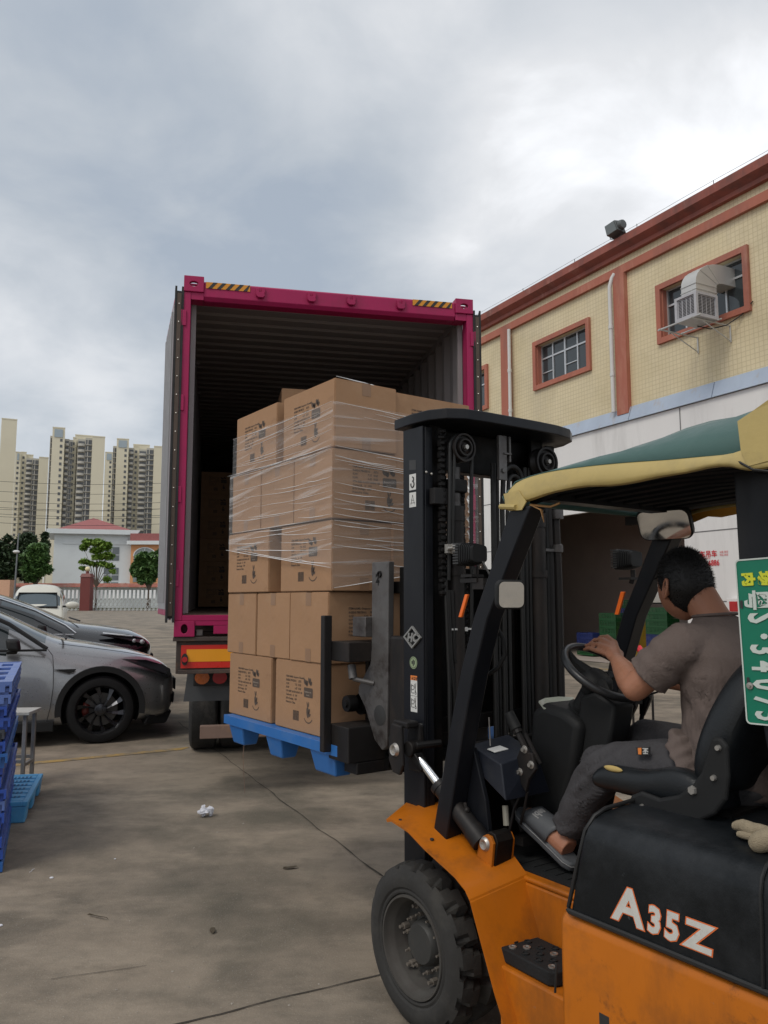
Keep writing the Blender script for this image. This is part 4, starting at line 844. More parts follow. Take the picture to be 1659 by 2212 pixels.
for i in range(6):
    for c in range(2): cput(1.12+CL/2+c*.50, 5.4, FZ+.02+i*.325, "carton deep in the container behind the load, row %s %s" % (["at floor level", "second up", "third up", "fourth up", "fifth up", "at the top"][i], "left of centre" if c == 0 else "right of centre"))

# ---- stretch film round the upper layers
mf = bpy.data.materials.new("clear_stretch_film"); mf.use_nodes = True; t = mf.node_tree; n = t.nodes; n.clear(); lk = t.links.new
ou = n.new("ShaderNodeOutputMaterial"); tr_ = n.new("ShaderNodeBsdfTransparent"); gl_ = n.new("ShaderNodeBsdfPrincipled"); gl_.inputs['Base Color'].default_value = (.75,.74,.73,1); gl_.inputs['Roughness'].default_value = .3
mxs = n.new("ShaderNodeMixShader"); lk(mxs.outputs[0], ou.inputs[0]); lk(tr_.outputs[0], mxs.inputs[1]); lk(gl_.outputs[0], mxs.inputs[2])
uv = n.new("ShaderNodeUVMap"); mp = n.new("ShaderNodeMapping"); mp.inputs[3].default_value = (.9, 20, 1); lk(uv.outputs[0], mp.inputs[0])
nz = n.new("ShaderNodeTexNoise"); nz.inputs['Scale'].default_value = 1.5; nz.inputs['Detail'].default_value = 7; nz.inputs['Distortion'].default_value = .25; lk(mp.outputs[0], nz.inputs['Vector'])
r1 = n.new("ShaderNodeMapRange"); r1.inputs[1].default_value = .55; r1.inputs[2].default_value = .74; r1.inputs[3].default_value = .10; r1.inputs[4].default_value = .55; lk(nz.outputs['Fac'], r1.inputs[0]); lk(r1.outputs[0], mxs.inputs[0])
bp = n.new("ShaderNodeBump"); bp.inputs['Strength'].default_value = .5; bp.inputs['Distance'].default_value = .01; lk(nz.outputs['Fac'], bp.inputs['Height']); lk(bp.outputs[0], gl_.inputs['Normal'])
mWr = glassy("film_wrinkle", (.80,.80,.80), .25)
sf = thing("stretch_film", "clear stretch film wound round the upper carton layers of the raised load", "stretch film", tuple(F((3.5, 2.2, 1.6))), None)
me_v, me_f, me_uv = [], [], []
def film(pa, pb, z0a, z1a, z0b, z1b, uoff):
    k = len(me_v); K = 14
    for i in range(K+1):
        f_ = i/K; u = pa[0]+(pb[0]-pa[0])*f_; v = pa[1]+(pb[1]-pa[1])*f_
        for z in (z0a+(z0b-z0a)*f_, z1a+(z1b-z1a)*f_): me_v.append(F((u, v, z))); me_uv.append((uoff+f_*abs(pb[0]-pa[0]+pb[1]-pa[1]), z + (0.10*f_ if uoff < 1 else -0.06*f_)))
    for i in range(K): me_f.append((k+2*i, k+2*i+2, k+2*i+3, k+2*i+1))
e = .007
UA, UB, VA, VB = 3.0-e, 4.09, 1.855-e, 2.73
film((UA, VA), (UB, VA), 1.66, 2.218, 1.80, 2.218, 0); film((UA, VA), (4.058, VA), 2.218, 2.425, 2.218, 2.425, .0); film((UA, VA), (UA, VB), 1.57, 2.425, 1.70, 2.42, 3)
film((UB, VA), (UB, VB), 1.75, 2.218, 1.7, 2.218, 6); film((UA, VB), (UB, VB), 1.7, 2.42, 1.7, 2.42, 9)
me = bpy.data.meshes.new("film_sheet"); oo = Vector(sf['_o']); me.from_pydata([v-oo for v in me_v], [], me_f); ul = me.uv_layers.new(name="UVMap")
for p in me.polygons:
    for li in p.loop_indices: ul.data[li].uv = me_uv[me.loops[li].vertex_index]
me.materials.append(mf); fo = bpy.data.objects.new("film_sheet", me); S.collection.objects.link(fo); fo.parent = sf
mb = MB(F); rw = random.Random(11)
def wr(p0, p1, sag=.012, r=.0012):
    P0, P1 = Vector(p0), Vector(p1); K = 7; pts = [P0.lerp(P1, i/K) + Vector((0, 0, -sag*math.sin(math.pi*i/K) + rw.uniform(-.0015, .0015))) for i in range(K+1)]
    mb.tube(pts, r, 4, cap=False, rs=[r*(.15+1.1*math.sin(math.pi*(i+.3)/(K+.6)))*rw.uniform(.6, 1.3) for i in range(K+1)])
for i in range(30): # left side: fans running between the corners
    z = rw.uniform(1.9, 2.42) if i % 4 else rw.uniform(1.62, 1.9); uu0 = 3.0 + (0 if rw.random() < .6 else rw.uniform(.1, .6)); ln = rw.uniform(.25, 1.1); zc_ = 2.10
    u1 = min(uu0+ln, 4.085 if z < 2.2 else 4.05); sl = (z-zc_)*rw.uniform(-.22, .05) + rw.uniform(-.02, .03)
    z1_ = z + sl*(u1-uu0)*1.0
    lo = 1.68 + .12*(u1-3.0)
    wr((uu0, VA-.002, z), (u1, VA-.002, max(lo, min(2.42, z1_))), .008)
for i in range(26): # rear side
    z = rw.uniform(1.62, 2.42); v0 = 1.86 + (0 if rw.random() < .5 else rw.uniform(.05, .4)); v1 = min(v0 + rw.uniform(.25, .9), 2.70)
    wr((UA-.002, v0, z), (UA-.002, v1, z + (v1-v0)*rw.uniform(-.09, -.01)), .006, .0014)
wr((UA-.002, 1.86, 2.424), (UA-.002, 2.7, 2.40), .004, .002); wr((3.0, VA-.002, 2.424), (4.058, VA-.002, 2.424), .01, .002); wr((3.0, VA-.002, 1.665), (4.12, VA-.002, 1.80), .0, .002)
wr((UA-.002, 1.86, 1.575), (UA-.002, 2.7, 1.70), .0, .002); wr((3.0, 1.87, 2.545), (3.02, 2.22, 2.535), .0, .003); wr((3.01, 1.86, 1.895), (4.1, 1.86, 1.895), .004, .002); wr((3.0, VA-.002, 2.215), (4.12, VA-.002, 2.22), .004, .002)
for zc_ in (2.215, 1.89):
    for k in range(0): a = R(rw.uniform(-60, 60)); wr((3.0, VA-.002, zc_), (3.0+.09*math.cos(a), VA-.002, zc_+.07*math.sin(a)), 0, .001); wr((UA-.002, 1.86, zc_), (UA-.002, 1.86+.09*math.cos(a), zc_+.07*math.sin(a)), 0, .001)
mb.build("film_wrinkles", mWr, sf)
mb = MB(F); pts = []
for i in range(40):
    z = 2.20 - .5*i/39; w = .012 + .016*math.sin(i*.25)**2; pts += [(2.985+rw.uniform(-.012,.012), 2.655+rw.uniform(-.008,.008), z), (2.985+rw.uniform(-.012,.012), 2.655+w+rw.uniform(-.01,.01), z+rw.uniform(-.01,.01))]
mb.add(pts, [(2*i, 2*i+2, 2*i+3, 2*i+1) for i in range(39)]); mb.build("film_tatter", mWr, sf, smooth=0)

# ---- pallets
def pallet(T, L, Wd, label, grp, m, top, feet_u, feet_v, H=.15, loc=(0,0,0), hole=True, name="plastic_pallet"):
    p = thing(name, label, "pallet", loc, grp)
    return p
mPB = mat("blue_plastic", (0.030, 0.145, 0.42), .42, var=.06, scale=4, dirt=(.10,.19,.36), damt=.5, dscale=5)
U0, U1, V0, V1, ZT = 2.885, 4.03, 1.815, 2.80, .910
lp_ = thing("plastic_pallet", "blue plastic pallet lifted on the forks under the cartons", "pallet", tuple(F((3.4, 2.3, .76))))
mb = MB(F); mb.box((U0, V0, ZT-.045), (U1, V0+.12, ZT)); mb.box((U0, V1-.12, ZT-.045), (U1, V1, ZT)); mb.box((U0, V0+.121, ZT-.044), (U0+.12, V1-.121, ZT-.001)); mb.box((U1-.12, V0+.121, ZT-.044), (U1, V1-.121, ZT-.001))
for k in range(6): u = U0+.17+k*.15; mb.box((u, V0+.121, ZT-.04), (u+.09, V1-.121, ZT-.002))
mb.box((U0+.121, (V0+V1)/2-.06, ZT-.043), (U1-.121, (V0+V1)/2+.06, ZT-.041)); mb.build("deck", mPB, lp_, smooth=0, bevel=.006)
for a, b_ in ((2.92, 3.13), (3.40, 3.56), (3.82, 3.985)):
    for c, d in ((V0+.008, V0+.125), ((V0+V1)/2-.06, (V0+V1)/2+.06), (V1-.125, V1-.008)):
        mb = MB(F); x = .02; mb.hexa([(a+x, c+x, ZT-.14), (b_-x, c+x, ZT-.14), (b_-x, d-x, ZT-.14), (a+x, d-x, ZT-.14), (a, c, ZT-.046), (b_, c, ZT-.046), (b_, d, ZT-.046), (a, d, ZT-.046)]); mb.build("foot", mPB, lp_, smooth=0, bevel=.008)

# =====================================================  LEFT FOREGROUND: pallet stack, stool, pallet on the ground
pd = Vector((-.42, 1, 0)).normalized(); pl_ = Vector((-1, -.42, 0)).normalized()
PO = Vector((-2.16, 4.62, 0))
def Ps(p): return PO + pd*p[0] + pl_*p[1] + ZZ*p[2]
cols = {'b': (0.020, .070, .36), 'd': (.014, .045, .27), 'p': (.10, .17, .44), 'k': (.04, .045, .055), 't': (.02, .11, .36)}
mPal = {k: mat("pallet_plastic_" + k, v, .4, var=.08, scale=5, dirt=(.16,.18,.26), damt=.35, dscale=4) for k, v in cols.items()}
seq = "tbbtbpbbdtbkbbpp"
rp = random.Random(4); z = 0
nmz = ["lowest", "second", "third", "fourth", "fifth", "sixth", "seventh", "eighth", "ninth", "tenth", "eleventh", "twelfth", "thirteenth", "fourteenth", "fifteenth", "topmost"]
desc = {'b': "blue", 'd': "deep blue", 'p': "pale blue", 'k': "blackish grey", 't': "teal blue"}
PLN, PWD = 1.62, 1.1
for i, c in enumerate(seq):
    z0 = .005 + i*.066; du, dv = rp.uniform(-.02, .02), rp.uniform(-.018, .018)
    if i in (4, 9): du -= .02
    p = thing("plastic_pallet", desc[c] + " plastic pallet, " + nmz[i] + (" from the ground in the tall stack at left" if i < 15 else " of the tall left stack, its grid deck showing"), "pallet", tuple(Ps((.8, .5, z0))), "stacked pallets at the left edge")
    mb = MB(Ps); a, b_, cc, d = du, du+PLN, dv, dv+PWD; h = .052 if i < 15 else .06
    # rim with slots
    for q in range(7):
        u0 = a + q*(PLN/7); w = PLN/7
        mb.box((u0, cc, z0), (u0+w, cc+.014, z0+.014)); mb.box((u0, cc, z0+h-.016), (u0+w, cc+.014, z0+h)); mb.box((u0, cc, z0+.014), (u0+w*.45, cc+.014, z0+h-.016))
    for q in range(5):
        v0 = cc + .014 + q*((PWD-.014)/5); w = (PWD-.014)/5
        mb.box((a, v0, z0+h-.018), (a+.014, v0+w, z0+h)); mb.box((a, v0+w*.1, z0+.0), (a+.014, v0+w*.62, z0+h-.018))
    mb.box((b_-.014, cc+.014, z0), (b_, d, z0+h)); mb.box((a+.014, d-.014, z0), (b_-.014, d, z0+h))
    if i < 15: mb.box((a+.014, cc+.014, z0+h-.03), (b_-.014, d-.014, z0+h-.022))
    else:
        mb.box((a+.014, cc+.014, z0+.005), (b_-.014, d-.014, z0+.012))
        for q in range(9):
            u0 = a + .014 + q*(PLN-.028)/9; w = (PLN-.028)/9
            if q % 2 == 0: mb.box((u0, cc+.014, z0+h-.014), (u0+w*.75, d-.014, z0+h-.001))
            else:
                for r in range(10): v0 = cc+.014 + r*.107; mb.box((u0-w*.25, v0, z0+h-.014), (u0+w, v0+.035, z0+h-.001)) if r % 3 != 1 else mb.box((u0-w*.25, v0, z0+h-.014), (u0+w, v0+.085, z0+h-.001))
    mb.build("deck_frame", mPal[c], p, smooth=0, bevel=.003)
    for (u0, v0) in ((.02, .016), (PLN/2-.08, .016), (PLN-.2, .016), (.016, PWD/2)):
        mb = MB(Ps); mb.box((a+u0, cc+v0, z0-.03 if i else z0-.004), (a+u0+.14, cc+v0+.12, z0+.02)); mb.build("foot", mPal[c], p, smooth=0)
# pale blue pallet on the ground behind the stack
GO = Vector((-2.45, 5.60, 0)); gd = Vector((-.31, 1, 0)).normalized(); gl2 = Vector((-1, -.20, 0)).normalized()
def Pg(p): return GO + gd*p[0] + gl2*p[1] + ZZ*p[2]
mLB = mat("sky_blue_plastic", (.09, .34, .62), .45, var=.06, dirt=(.15,.36,.55), damt=.5, dscale=5)
p = thing("plastic_pallet", "sky blue plastic pallet lying on the ground behind the tall stack", "pallet", tuple(Pg((.5, .4, 0))))
mb = MB(Pg); L0, W0, zt = .93, .9, .145
mb.box((0, 0, zt-.03), (L0, .035, zt)); mb.box((0, W0-.035, zt-.03), (L0, W0, zt)); mb.box((0, .036, zt-.03), (.04, W0-.036, zt)); mb.box((L0-.04, .036, zt-.03), (L0, W0-.036, zt))
for k in range(7): u = .055 + k*.122; mb.box((u, .036, zt-.028), (u+.085, W0-.036, zt-.001)) 
mb.box((.04, .036, zt-.029), (L0-.04, W0-.036, zt-.018)); mb.build("deck", mLB, p, smooth=0, bevel=.004)
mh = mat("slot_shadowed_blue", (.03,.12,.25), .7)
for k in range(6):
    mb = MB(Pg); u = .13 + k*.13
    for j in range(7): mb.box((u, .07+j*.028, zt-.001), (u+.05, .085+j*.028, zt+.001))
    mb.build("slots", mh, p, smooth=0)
for a, b_ in ((.005, .15), (.39, .54), (.78, .925)):
    for c, d in ((.004, .15), (.38, .52), (.75, .896)):
        mb = MB(Pg); x = .012; mb.hexa([(a+x, c+x, 0), (b_-x, c+x, 0), (b_-x, d-x, 0), (a+x, d-x, 0), (a, c, zt-.031), (b_, c, zt-.031), (b_, d, zt-.031), (a, d, zt-.031)]); mb.build("foot", mLB, p, smooth=0, bevel=.01)
# steel stool
mSt = mat("bare_steel_tube", (.28,.27,.26), .5, .6, var=.2, scale=8, dirt=(.16,.10,.06), damt=.5)
st = thing("metal_stool", "grey steel tube stand with a pale square top behind the pallet stack", "stand", (-3.05, 6.7, 0))
SO = Vector((-2.90, 6.58, 0)); s1_ = Vector((-.10, 1, 0)).normalized(); s2_ = Vector((-1, -.1, 0)).normalized()
def Ss(p): return SO + s1_*p[0] + s2_*p[1] + ZZ*p[2]
mb = MB(Ss); mb.box((0, 0, .585), (.30, .32, .612)); mb.build("seat", mat("pale_worn_board", (.42,.42,.40), .7, dirt=(.25,.23,.2), damt=.6, dscale=6), st, smooth=0, bevel=.004)
for a in (.03, .25):
    for c in (.03, .26): mb = MB(Ss); mb.box((a, c, 0), (a+.03, c+.03, .584)); mb.build("leg", mSt, st, smooth=0, bevel=.003)
mb = MB(Ss); mb.box((.061, .03, .17), (.249, .055, .195)); mb.box((.061, .262, .17), (.249, .288, .195)); mb.box((.03, .061, .20), (.055, .259, .225)); mb.box((.252, .061, .20), (.278, .259, .225)); mb.build("stretcher", mSt, st, smooth=0)
# litter
mPap = mat("white_tissue", (.62,.63,.68), .8)
c = Vector((-1.27, 5.762, -0)); rl = random.Random(2); mb = MB()
for k in range(9):
    q = c + Vector((rl.uniform(-.045,.045), rl.uniform(-.03,.03), .022+rl.uniform(0,.03))); mb.sphere(tuple(q), .022, 7, 5, (rl.uniform(.7,1.4), rl.uniform(.5,1.3), rl.uniform(.4,1.1)))
for i, v in enumerate(mb.v): mb.v[i] = v + Vector((rl.uniform(-.007,.007), rl.uniform(-.007,.007), rl.uniform(-.006,.009)))
tag(mb.build("crumpled_tissue", mPap, loc=tuple(c), smooth=0), "crumpled white tissue lying on the concrete left of the forklift", "litter")
mLeaf = mat("dry_leaf", (.07,.055,.035), .8)
for (x, y, s, lab) in ((1307, 593, .045, "larger dry leaf on the concrete near the joint"), (957, 878, .035, "small curled leaf on the concrete, lower middle"), (440, 815, .075, "thin dry twig on the concrete at lower left")):
    gx = .6636*(x/1.3825); gy = .6636*(2400+y/1.3825); pass
for q, s, a, fl_, lab in (((-0.533, 4.68, 0), .045, .3, .35, "larger dry leaf on the concrete near the slab joint"), ((-0.79, 3.82, 0), .028, 1.8, .5, "small curled leaf on the concrete at lower middle"), ((-1.377, 3.98, 0), .07, -.45, .07, "thin dry twig on the concrete at lower left")):
    mb = MB(); c = Vector(q); n_ = 10
    mb.add([c + Vector((s*math.cos(a)*math.cos(t)-s*fl_*math.sin(a)*math.sin(t), s*math.sin(a)*math.cos(t)+s*fl_*math.cos(a)*math.sin(t), .006+.008*abs(math.sin(t*2)))) for t in [2*math.pi*k/n_ for k in range(n_)]], [tuple(range(n_))])
    tag(mb.build("dry_leaf", mLeaf, loc=tuple(c), smooth=0), lab, "leaf")
for q, lab in (((-1.829, 4.528, 0), "tiny white chip on the concrete below the stack"), ((-1.801, 3.889, 0), "white paper scrap at the left edge of the concrete"), ((-1.99, 4.617, 0), "thin white thread on the concrete at left"), ((-1.588, 4.846, 0), "tiny pale pebble in the middle of the concrete")):
    c = Vector(q); mb = MB(); 
    if "thread" in lab: mb.tube([c+Vector((0,0,.004)), c+Vector((.004,.02,.004)), c+Vector((-.004,.04,.004)), c+Vector((.003,.055,.004))], .0015, 4)
    else: mb.sphere(tuple(c+Vector((0,0,.004))), .011 if "pebble" not in lab else .006, 7, 5, (1.1,.8,.5))
    tag(mb.build("paper_scrap", mPap, loc=tuple(c)), lab, "litter")

# =====================================================  CARS
mTyC = mat("car_tyre", (.009,.009,.0095), .75, var=.15, spec=.25); mPlB = mat("black_plastic_trim", (.013,.0135,.014), .6, var=.1, spec=.3); mWell = mat("wheel_well_liner", (.008,.008,.008), .95)
def paint(nm, col, rough, met, coat=1.0):
    m = mat(nm, col, rough, met, var=.03, scale=30, coat=coat); m.node_tree.nodes["Principled BSDF"].inputs['Coat Roughness'].default_value = .04; return m
mSil = paint("silver_grey_car_paint", (.27,.275,.28), .33, .75); mBlk = paint("black_car_paint", (.008,.009,.012), .22, .1)
mCG = glassy("car_side_glass", (.015,.02,.022), .03, spec=.8); mWS = glassy("windscreen_glass", (.05,.075,.09), .04, spec=1.0); mChr = mat("chrome_trim", (.75,.75,.76), .12, 1, var=.02)
def car_body(name, root, T, st, mats, cab):
    """st rows: d, half width, z sill, z mid, z shoulder, z edge, z top, edge fraction"""
    P = []; n = len(st)
    for (d, w, zs, zm, zsh, ze, zt, yf) in st:
        half = [(0, zs), (w*.86, zs), (w*.985, zs+.05), (w, zm), (w*.99, (zm+zsh)/2), (w*.965, zsh), (w*yf, ze), (w*yf*.55, zt-(zt-ze)*.25), (0, zt)]
        ring = [(-y, z) for y, z in half] + [(y, z) for y, z in reversed(half[1:-1])]
        P.append([(d, y, z) for y, z in ring])
    k = len(P[0]); v = [p for r in P for p in r]; fs = []; mi = []
    for i in range(n-1):
        for j in range(k):
            fs.append((i*k+j, i*k+(j+1) % k, (i+1)*k+(j+1) % k, (i+1)*k+j)); m_ = 0
            side = j in (5, k-6-0) ; top = j in (6, 7, 8, 9)
            if i in cab['ws'] and j in (6, 7, 8, 9): m_ = 1
            if i in cab['win'] and j in (5, 10): m_ = 2
            mi.append(m_)
    fs += [tuple(range(k)), tuple(range((n-1)*k, n*k))]; mi += [0, 0]
    mb = MB(T); mb.v = [T(p) for p in v]; mb.f = [list(f) for f in fs]; mb.mi = mi
    o = mb.build(name, mats, root, smooth=60, sub=2, weld=False)
    return o
def wheel_car(T, d, y, r, root, side, rimcol, spokes=10, wd=.24):
    """side: -1 outer face toward -y"""
    o_ = T((d, y, r)); ax = (T((d, y - side*1.0 if False else y+1, r)) - o_)*side   # outward
    ax = ax.normalized(); c = tuple(o_)
    mb = MB(); mb.lathe(c, ax, [(r*.70, .0), (r*.74, .012), (r*.86, .016), (r*.95, .004), (r, -.03), (r, -wd+.03), (r*.95, -wd), (r*.7, -wd)], 56)
    w = mb.build("wheel", mTyC, root)
    mb = MB(); mb.lathe(c, ax, [(r*.715, .008), (r*.70, .0), (r*.665, -.02), (r*.655, -.12)], 56); mb.lathe(c, ax, [(0, -.12), (r*.655, -.12)], 32) if False else None
    mb.lathe(c, ax, [(0, .004), (r*.12, .004), (r*.175, -.004), (r*.20, -.03)], 32)
    e1 = Vector((0,0,1)); e2 = ax.cross(e1)
    for k in range(spokes):
        a = 2*math.pi*k/spokes; pts = []
        for f, hw, tw in ((.17, .045, 0), (.35, .05, .05), (.52, .085, .11), (.68, .135, .17)):
            for sg in (-1, 1):
                an = a + tw + sg*hw/f*.55; q = o_ + (e1*math.cos(an) + e2*math.sin(an))*r*f
                for dp in (-.006 - (.02 if sg > 0 else 0), -.045): pts.append(q + ax*dp)
        for i in range(3):
            b = i*4; mb.add([pts[b], pts[b+1], pts[b+3], pts[b+2], pts[b+4], pts[b+5], pts[b+7], pts[b+6]], [(0,1,2,3),(4,5,6,7),(0,1,5,4),(1,2,6,5),(2,3,7,6),(3,0,4,7)])
    mb.build("rim", rimcol, w)
    mb = MB(); mb.lathe(c, ax, [(0, -.09), (r*.5, -.09), (r*.5, -.10)], 32); mb.build("brake_disc", mat("brake_disc", (.10,.095,.09), .5, .6), w)
    mb = MB(); pts = [o_ + (e1*math.cos(t)+e2*math.sin(t)*(1))*r*f + ax*(-.065) for f in (.34, .54) for t in (R(65), R(80), R(95), R(110))]; mb.add(pts, [(0,1,5,4),(1,2,6,5),(2,3,7,6)]); mb.build("brake_caliper", mat("red_caliper", (.10,.015,.01), .4), w, thick=.03)
    return w
def wells(body, T, cs, r, y0, y1):
    for d in cs:
        for s in (-1, 1):
            mb = MB(); mb.cyl(T((d, s*y0, r[1])), T((d, s*y1, r[1])), r[0], 40); cu = mb.build("cut", mWell, smooth=0); cu['_o'] = (0,0,0)
            boolcut(body, cu)
    me = body.data; M = body.matrix_world.copy(); wi = len(me.materials); me.materials.append(mWell)
    base = Vector(body['_o'])
    cc = [T((d, 0, r[1])) for d in cs]; ax = (T((0,1,0))-T((0,0,0))).normalized()
    for p in me.polygons:
        q = p.center + base
        for c in cc:
            v = q - c; h = v.dot(ax); rr = (v - ax*h).length
            if rr < r[0]*1.004 and abs(h) < y1: 
                nn = p.normal
                if (abs(nn.dot(ax)) > .95 and rr < r[0]*.99) or (rr > r[0]*.97 and abs(nn.dot(ax)) < .3): p.material_index = wi
# silver car: nose at x=-2.27 pointing +x, near side y=8.6
ca1 = R(21); CO1 = Vector((-3.03, 8.6, 0)) + Vector((-math.sin(ca1), math.cos(ca1), 0))*.955 + Vector((math.cos(ca1), math.sin(ca1), 0))*.80
def T1(p): # d back from nose, y lateral (-near), z
    f = Vector((math.cos(ca1), math.sin(ca1), 0)); l = Vector((-math.sin(ca1), math.cos(ca1), 0)); return CO1 - f*p[0] + l*p[1] + ZZ*p[2]
c1 = thing("parked_car", "silver grey car with black wheels parked in front, its nose pointing right", "car", tuple(T1((2.3, 0, 0))))
st1 = [(-.005,.50,.42,.50,.58,.64,.66,.85),(.03,.66,.28,.44,.58,.70,.73,.84),(.12,.82,.21,.45,.63,.77,.81,.80),(.30,.91,.19,.45,.68,.85,.90,.78),(.62,.945,.19,.46,.74,.935,.98,.76),(.95,.95,.18,.46,.78,.99,1.045,.77),(1.20,.95,.18,.46,.82,1.03,1.085,.80),(1.34,.95,.18,.46,.86,1.06,1.12,.82),(1.75,.95,.18,.46,.93,1.26,1.33,.76),(2.15,.95,.18,.46,.96,1.45,1.53,.68),(2.5,.95,.18,.46,.97,1.53,1.605,.66),(3.2,.95,.18,.46,.99,1.52,1.62,.64),(3.8,.95,.18,.46,1.03,1.40,1.50,.64),(4.3,.93,.22,.48,1.05,1.22,1.30,.66),(4.62,.88,.25,.5,.98,1.10,1.13,.70),(4.74,.78,.32,.5,.75,.9,.92,.75)]
b1 = car_body("body", c1, T1, st1, [mSil, mWS, mCG], {'ws': (7, 8, 9, 11, 12), 'win': (8, 9, 10, 11)})
HB = .80
wells(b1, T1, (HB, HB+2.89), (.405, .36), .62, 1.2)
for d in (HB, HB+2.89):
    for s in (-1, 1): wheel_car(T1, d, s*.935, .352, c1, s, mat("dark_alloy", (.05,.052,.058), .28, .8, var=.05))
def arch(T, d, yo, rz, r0, r1, root, a0=-8, a1=188, m=None, dx=0, s=-1):
    mb = MB(); n = 26
    pts = []
    for k in range(n+1):
        a = R(a0 + (a1-a0)*k/n)
        for r, y in ((r0, yo-.05), (r0, yo+.006), (r1, yo+.008), (r1+.004, yo-.02)): pts.append(T((d + r*math.cos(a), s*y, rz + r*math.sin(a))))
    mb.add(pts, [(4*k+j, 4*k+4+j, 4*k+5+j, 4*k+1+j) for k in range(n) for j in range(3)])
    mb.T = T; return mb
for d in (HB, HB+2.89):
    for s_ in (-1, 1): mb = arch(lambda p: Vector(T1(p)), d, .955, .36, .395, .455, c1, s=s_); mb.build("wheel_arch_trim", mPlB, c1)
mb = MB(T1)
for s in (-1, 1): mb.box((HB+.46, min(s*.955, s*.90), .155), (HB+2.43, max(s*.955, s*.90), .26))
mb.build("sill_trim", mPlB, c1, bevel=.01)
mb = MB(T1)
mb.hexa([(.10,-.80,.16),(.10,.80,.16),(.36,.90,.17),(.36,-.90,.17),(.02,-.62,.27),(.02,.62,.27),(.30,.91,.26),(.30,-.91,.26)]); mb.build("front_splitter", mPlB, c1, bevel=.02)
mb = MB(T1); mb.hexa([(-.006,-.5,.36),(-.006,.5,.36),(.02,.66,.36),(.02,-.66,.36),(-.012,-.5,.46),(-.012,.5,.46),(.015,.66,.46),(.015,-.66,.46)]); mb.build("lower_grille", mWell, c1)
mHL = glassy("dark_headlamp_lens", (.03,.03,.035), .05, spec=.9)
for s in (-1, 1):
    mb = MB(T1); y = s
    pts = [(.045, .70, .655), (.11, .80, .70), (.30, .890, .775), (.58, .885, .885), (.34, .845, .865), (.16, .77, .80), (.06, .66, .745)]
    n = len(pts); mb.add([(a, y*b_*1.012, c_+.002) for a, b_, c_ in pts] + [(a+.02, y*b_*.95, c_-.01) for a, b_, c_ in pts], [tuple(range(n)), tuple(range(n, 2*n))] + [(i, (i+1) % n, n+(i+1) % n, n+i) for i in range(n)])
    mb.build("headlight", mHL, c1, smooth=0, bevel=.004)
mb = MB(T1); mb.box((-.05, -.26, .47), (-.035, .20, .60)); mb.build("licence_plate_back", mPlB, c1, smooth=0)
# side vent, seams
mb = MB(T1); y = -.958
mb.prism([(1.06, .795), (1.28, .795), (1.13, .752), (1.08, .765)], 1, y-.004, y+.02); mb.build("side_vent", mPlB, c1, smooth=0)
mSm = mat("panel_gap", (.02,.02,.02), .9)
def seam(T, pts, r, root): mb = MB(T); mb.tube(pts, r, 5); mb.build("panel_gap", mSm, root)
seam(T1, [(1.35,-.905,1.005),(1.30,-.925,.94),(1.285,-.946,.82),(1.28,-.953,.6),(1.30,-.952,.4),(1.34,-.946,.20)], .0035, c1)
seam(T1, [(.30,-.70,.895),(.62,-.735,.957),(.95,-.765,1.01),(1.25,-.80,1.055)], .003, c1)
# door mirror
mb = MB(T1); mb.hexa([(1.60,-1.13,1.00),(1.60,-.98,1.00),(1.74,-.98,1.005),(1.72,-1.13,1.01),(1.63,-1.12,1.115),(1.62,-.98,1.125),(1.76,-.98,1.13),(1.74,-1.12,1.12)]); mr_ = mb.build("wing_mirror", mPlB, c1, bevel=.03, bseg=4)
mb = MB(T1); mb.hexa([(1.64,-1.0,.965),(1.64,-.90,.975),(1.74,-.90,.975),(1.74,-1.0,.965),(1.64,-1.02,1.0),(1.64,-.92,1.0),(1.74,-.92,1.0),(1.74,-1.02,1.0)]); mb.build("stalk", mPlB, mr_, bevel=.01)
mb = MB(T1); mb.tube([(1.36,-.925,.998),(1.8,-.928,1.0),(2.6,-.928,1.0),(3.3,-.92,1.03)], .012, 6); mb.tube([(1.36,-.90,1.01),(1.75,-.74,1.27),(2.15,-.66,1.455),(2.6,-.635,1.53),(3.3,-.62,1.50)], .022, 6); mb.build("window_trim", mPlB, c1)
# black car behind
CO2 = Vector((-3.63, 12.35, 0)); ca2 = R(20)
def T2(p): f = Vector((math.cos(ca2), math.sin(ca2), 0)); l = Vector((-math.sin(ca2), math.cos(ca2), 0)); return CO2 - f*p[0] + l*p[1] + ZZ*p[2]
c2 = thing("parked_car", "black car with a chrome window line parked behind the silver one", "car", tuple(T2((2.4, 0, 0))))
st2 = [(-.005,.5,.45,.60,.78,.84,.86,.88),(.04,.70,.28,.6,.82,.90,.93,.86),(.14,.84,.24,.6,.86,.97,1.01,.82),(.32,.90,.22,.6,.90,1.04,1.09,.78),(.65,.92,.21,.6,.94,1.085,1.15,.76),(1.0,.925,.2,.6,.97,1.12,1.19,.78),(1.2,.925,.2,.6,.99,1.16,1.22,.80),(1.6,.925,.2,.6,1.02,1.37,1.42,.76),(2.05,.925,.2,.6,1.03,1.54,1.60,.70),(2.5,.925,.2,.6,1.04,1.62,1.70,.68),(3.4,.925,.2,.6,1.05,1.62,1.72,.67),(4.3,.92,.22,.6,1.07,1.54,1.64,.68),(4.75,.88,.25,.6,1.02,1.25,1.3,.75),(4.85,.8,.3,.6,.9,1.0,1.02,.8)]
b2 = car_body("body", c2, T2, st2, [mBlk, mWS, mCG], {'ws': (6, 7, 11), 'win': (7, 8, 9, 10)})
wells(b2, T2, (.92, 3.75), (.40, .36), .6, 1.2)
for d in (.92, 3.75):
    for s in (-1, 1): wheel_car(T2, d, s*.91, .345, c2, s, mChr, 5)
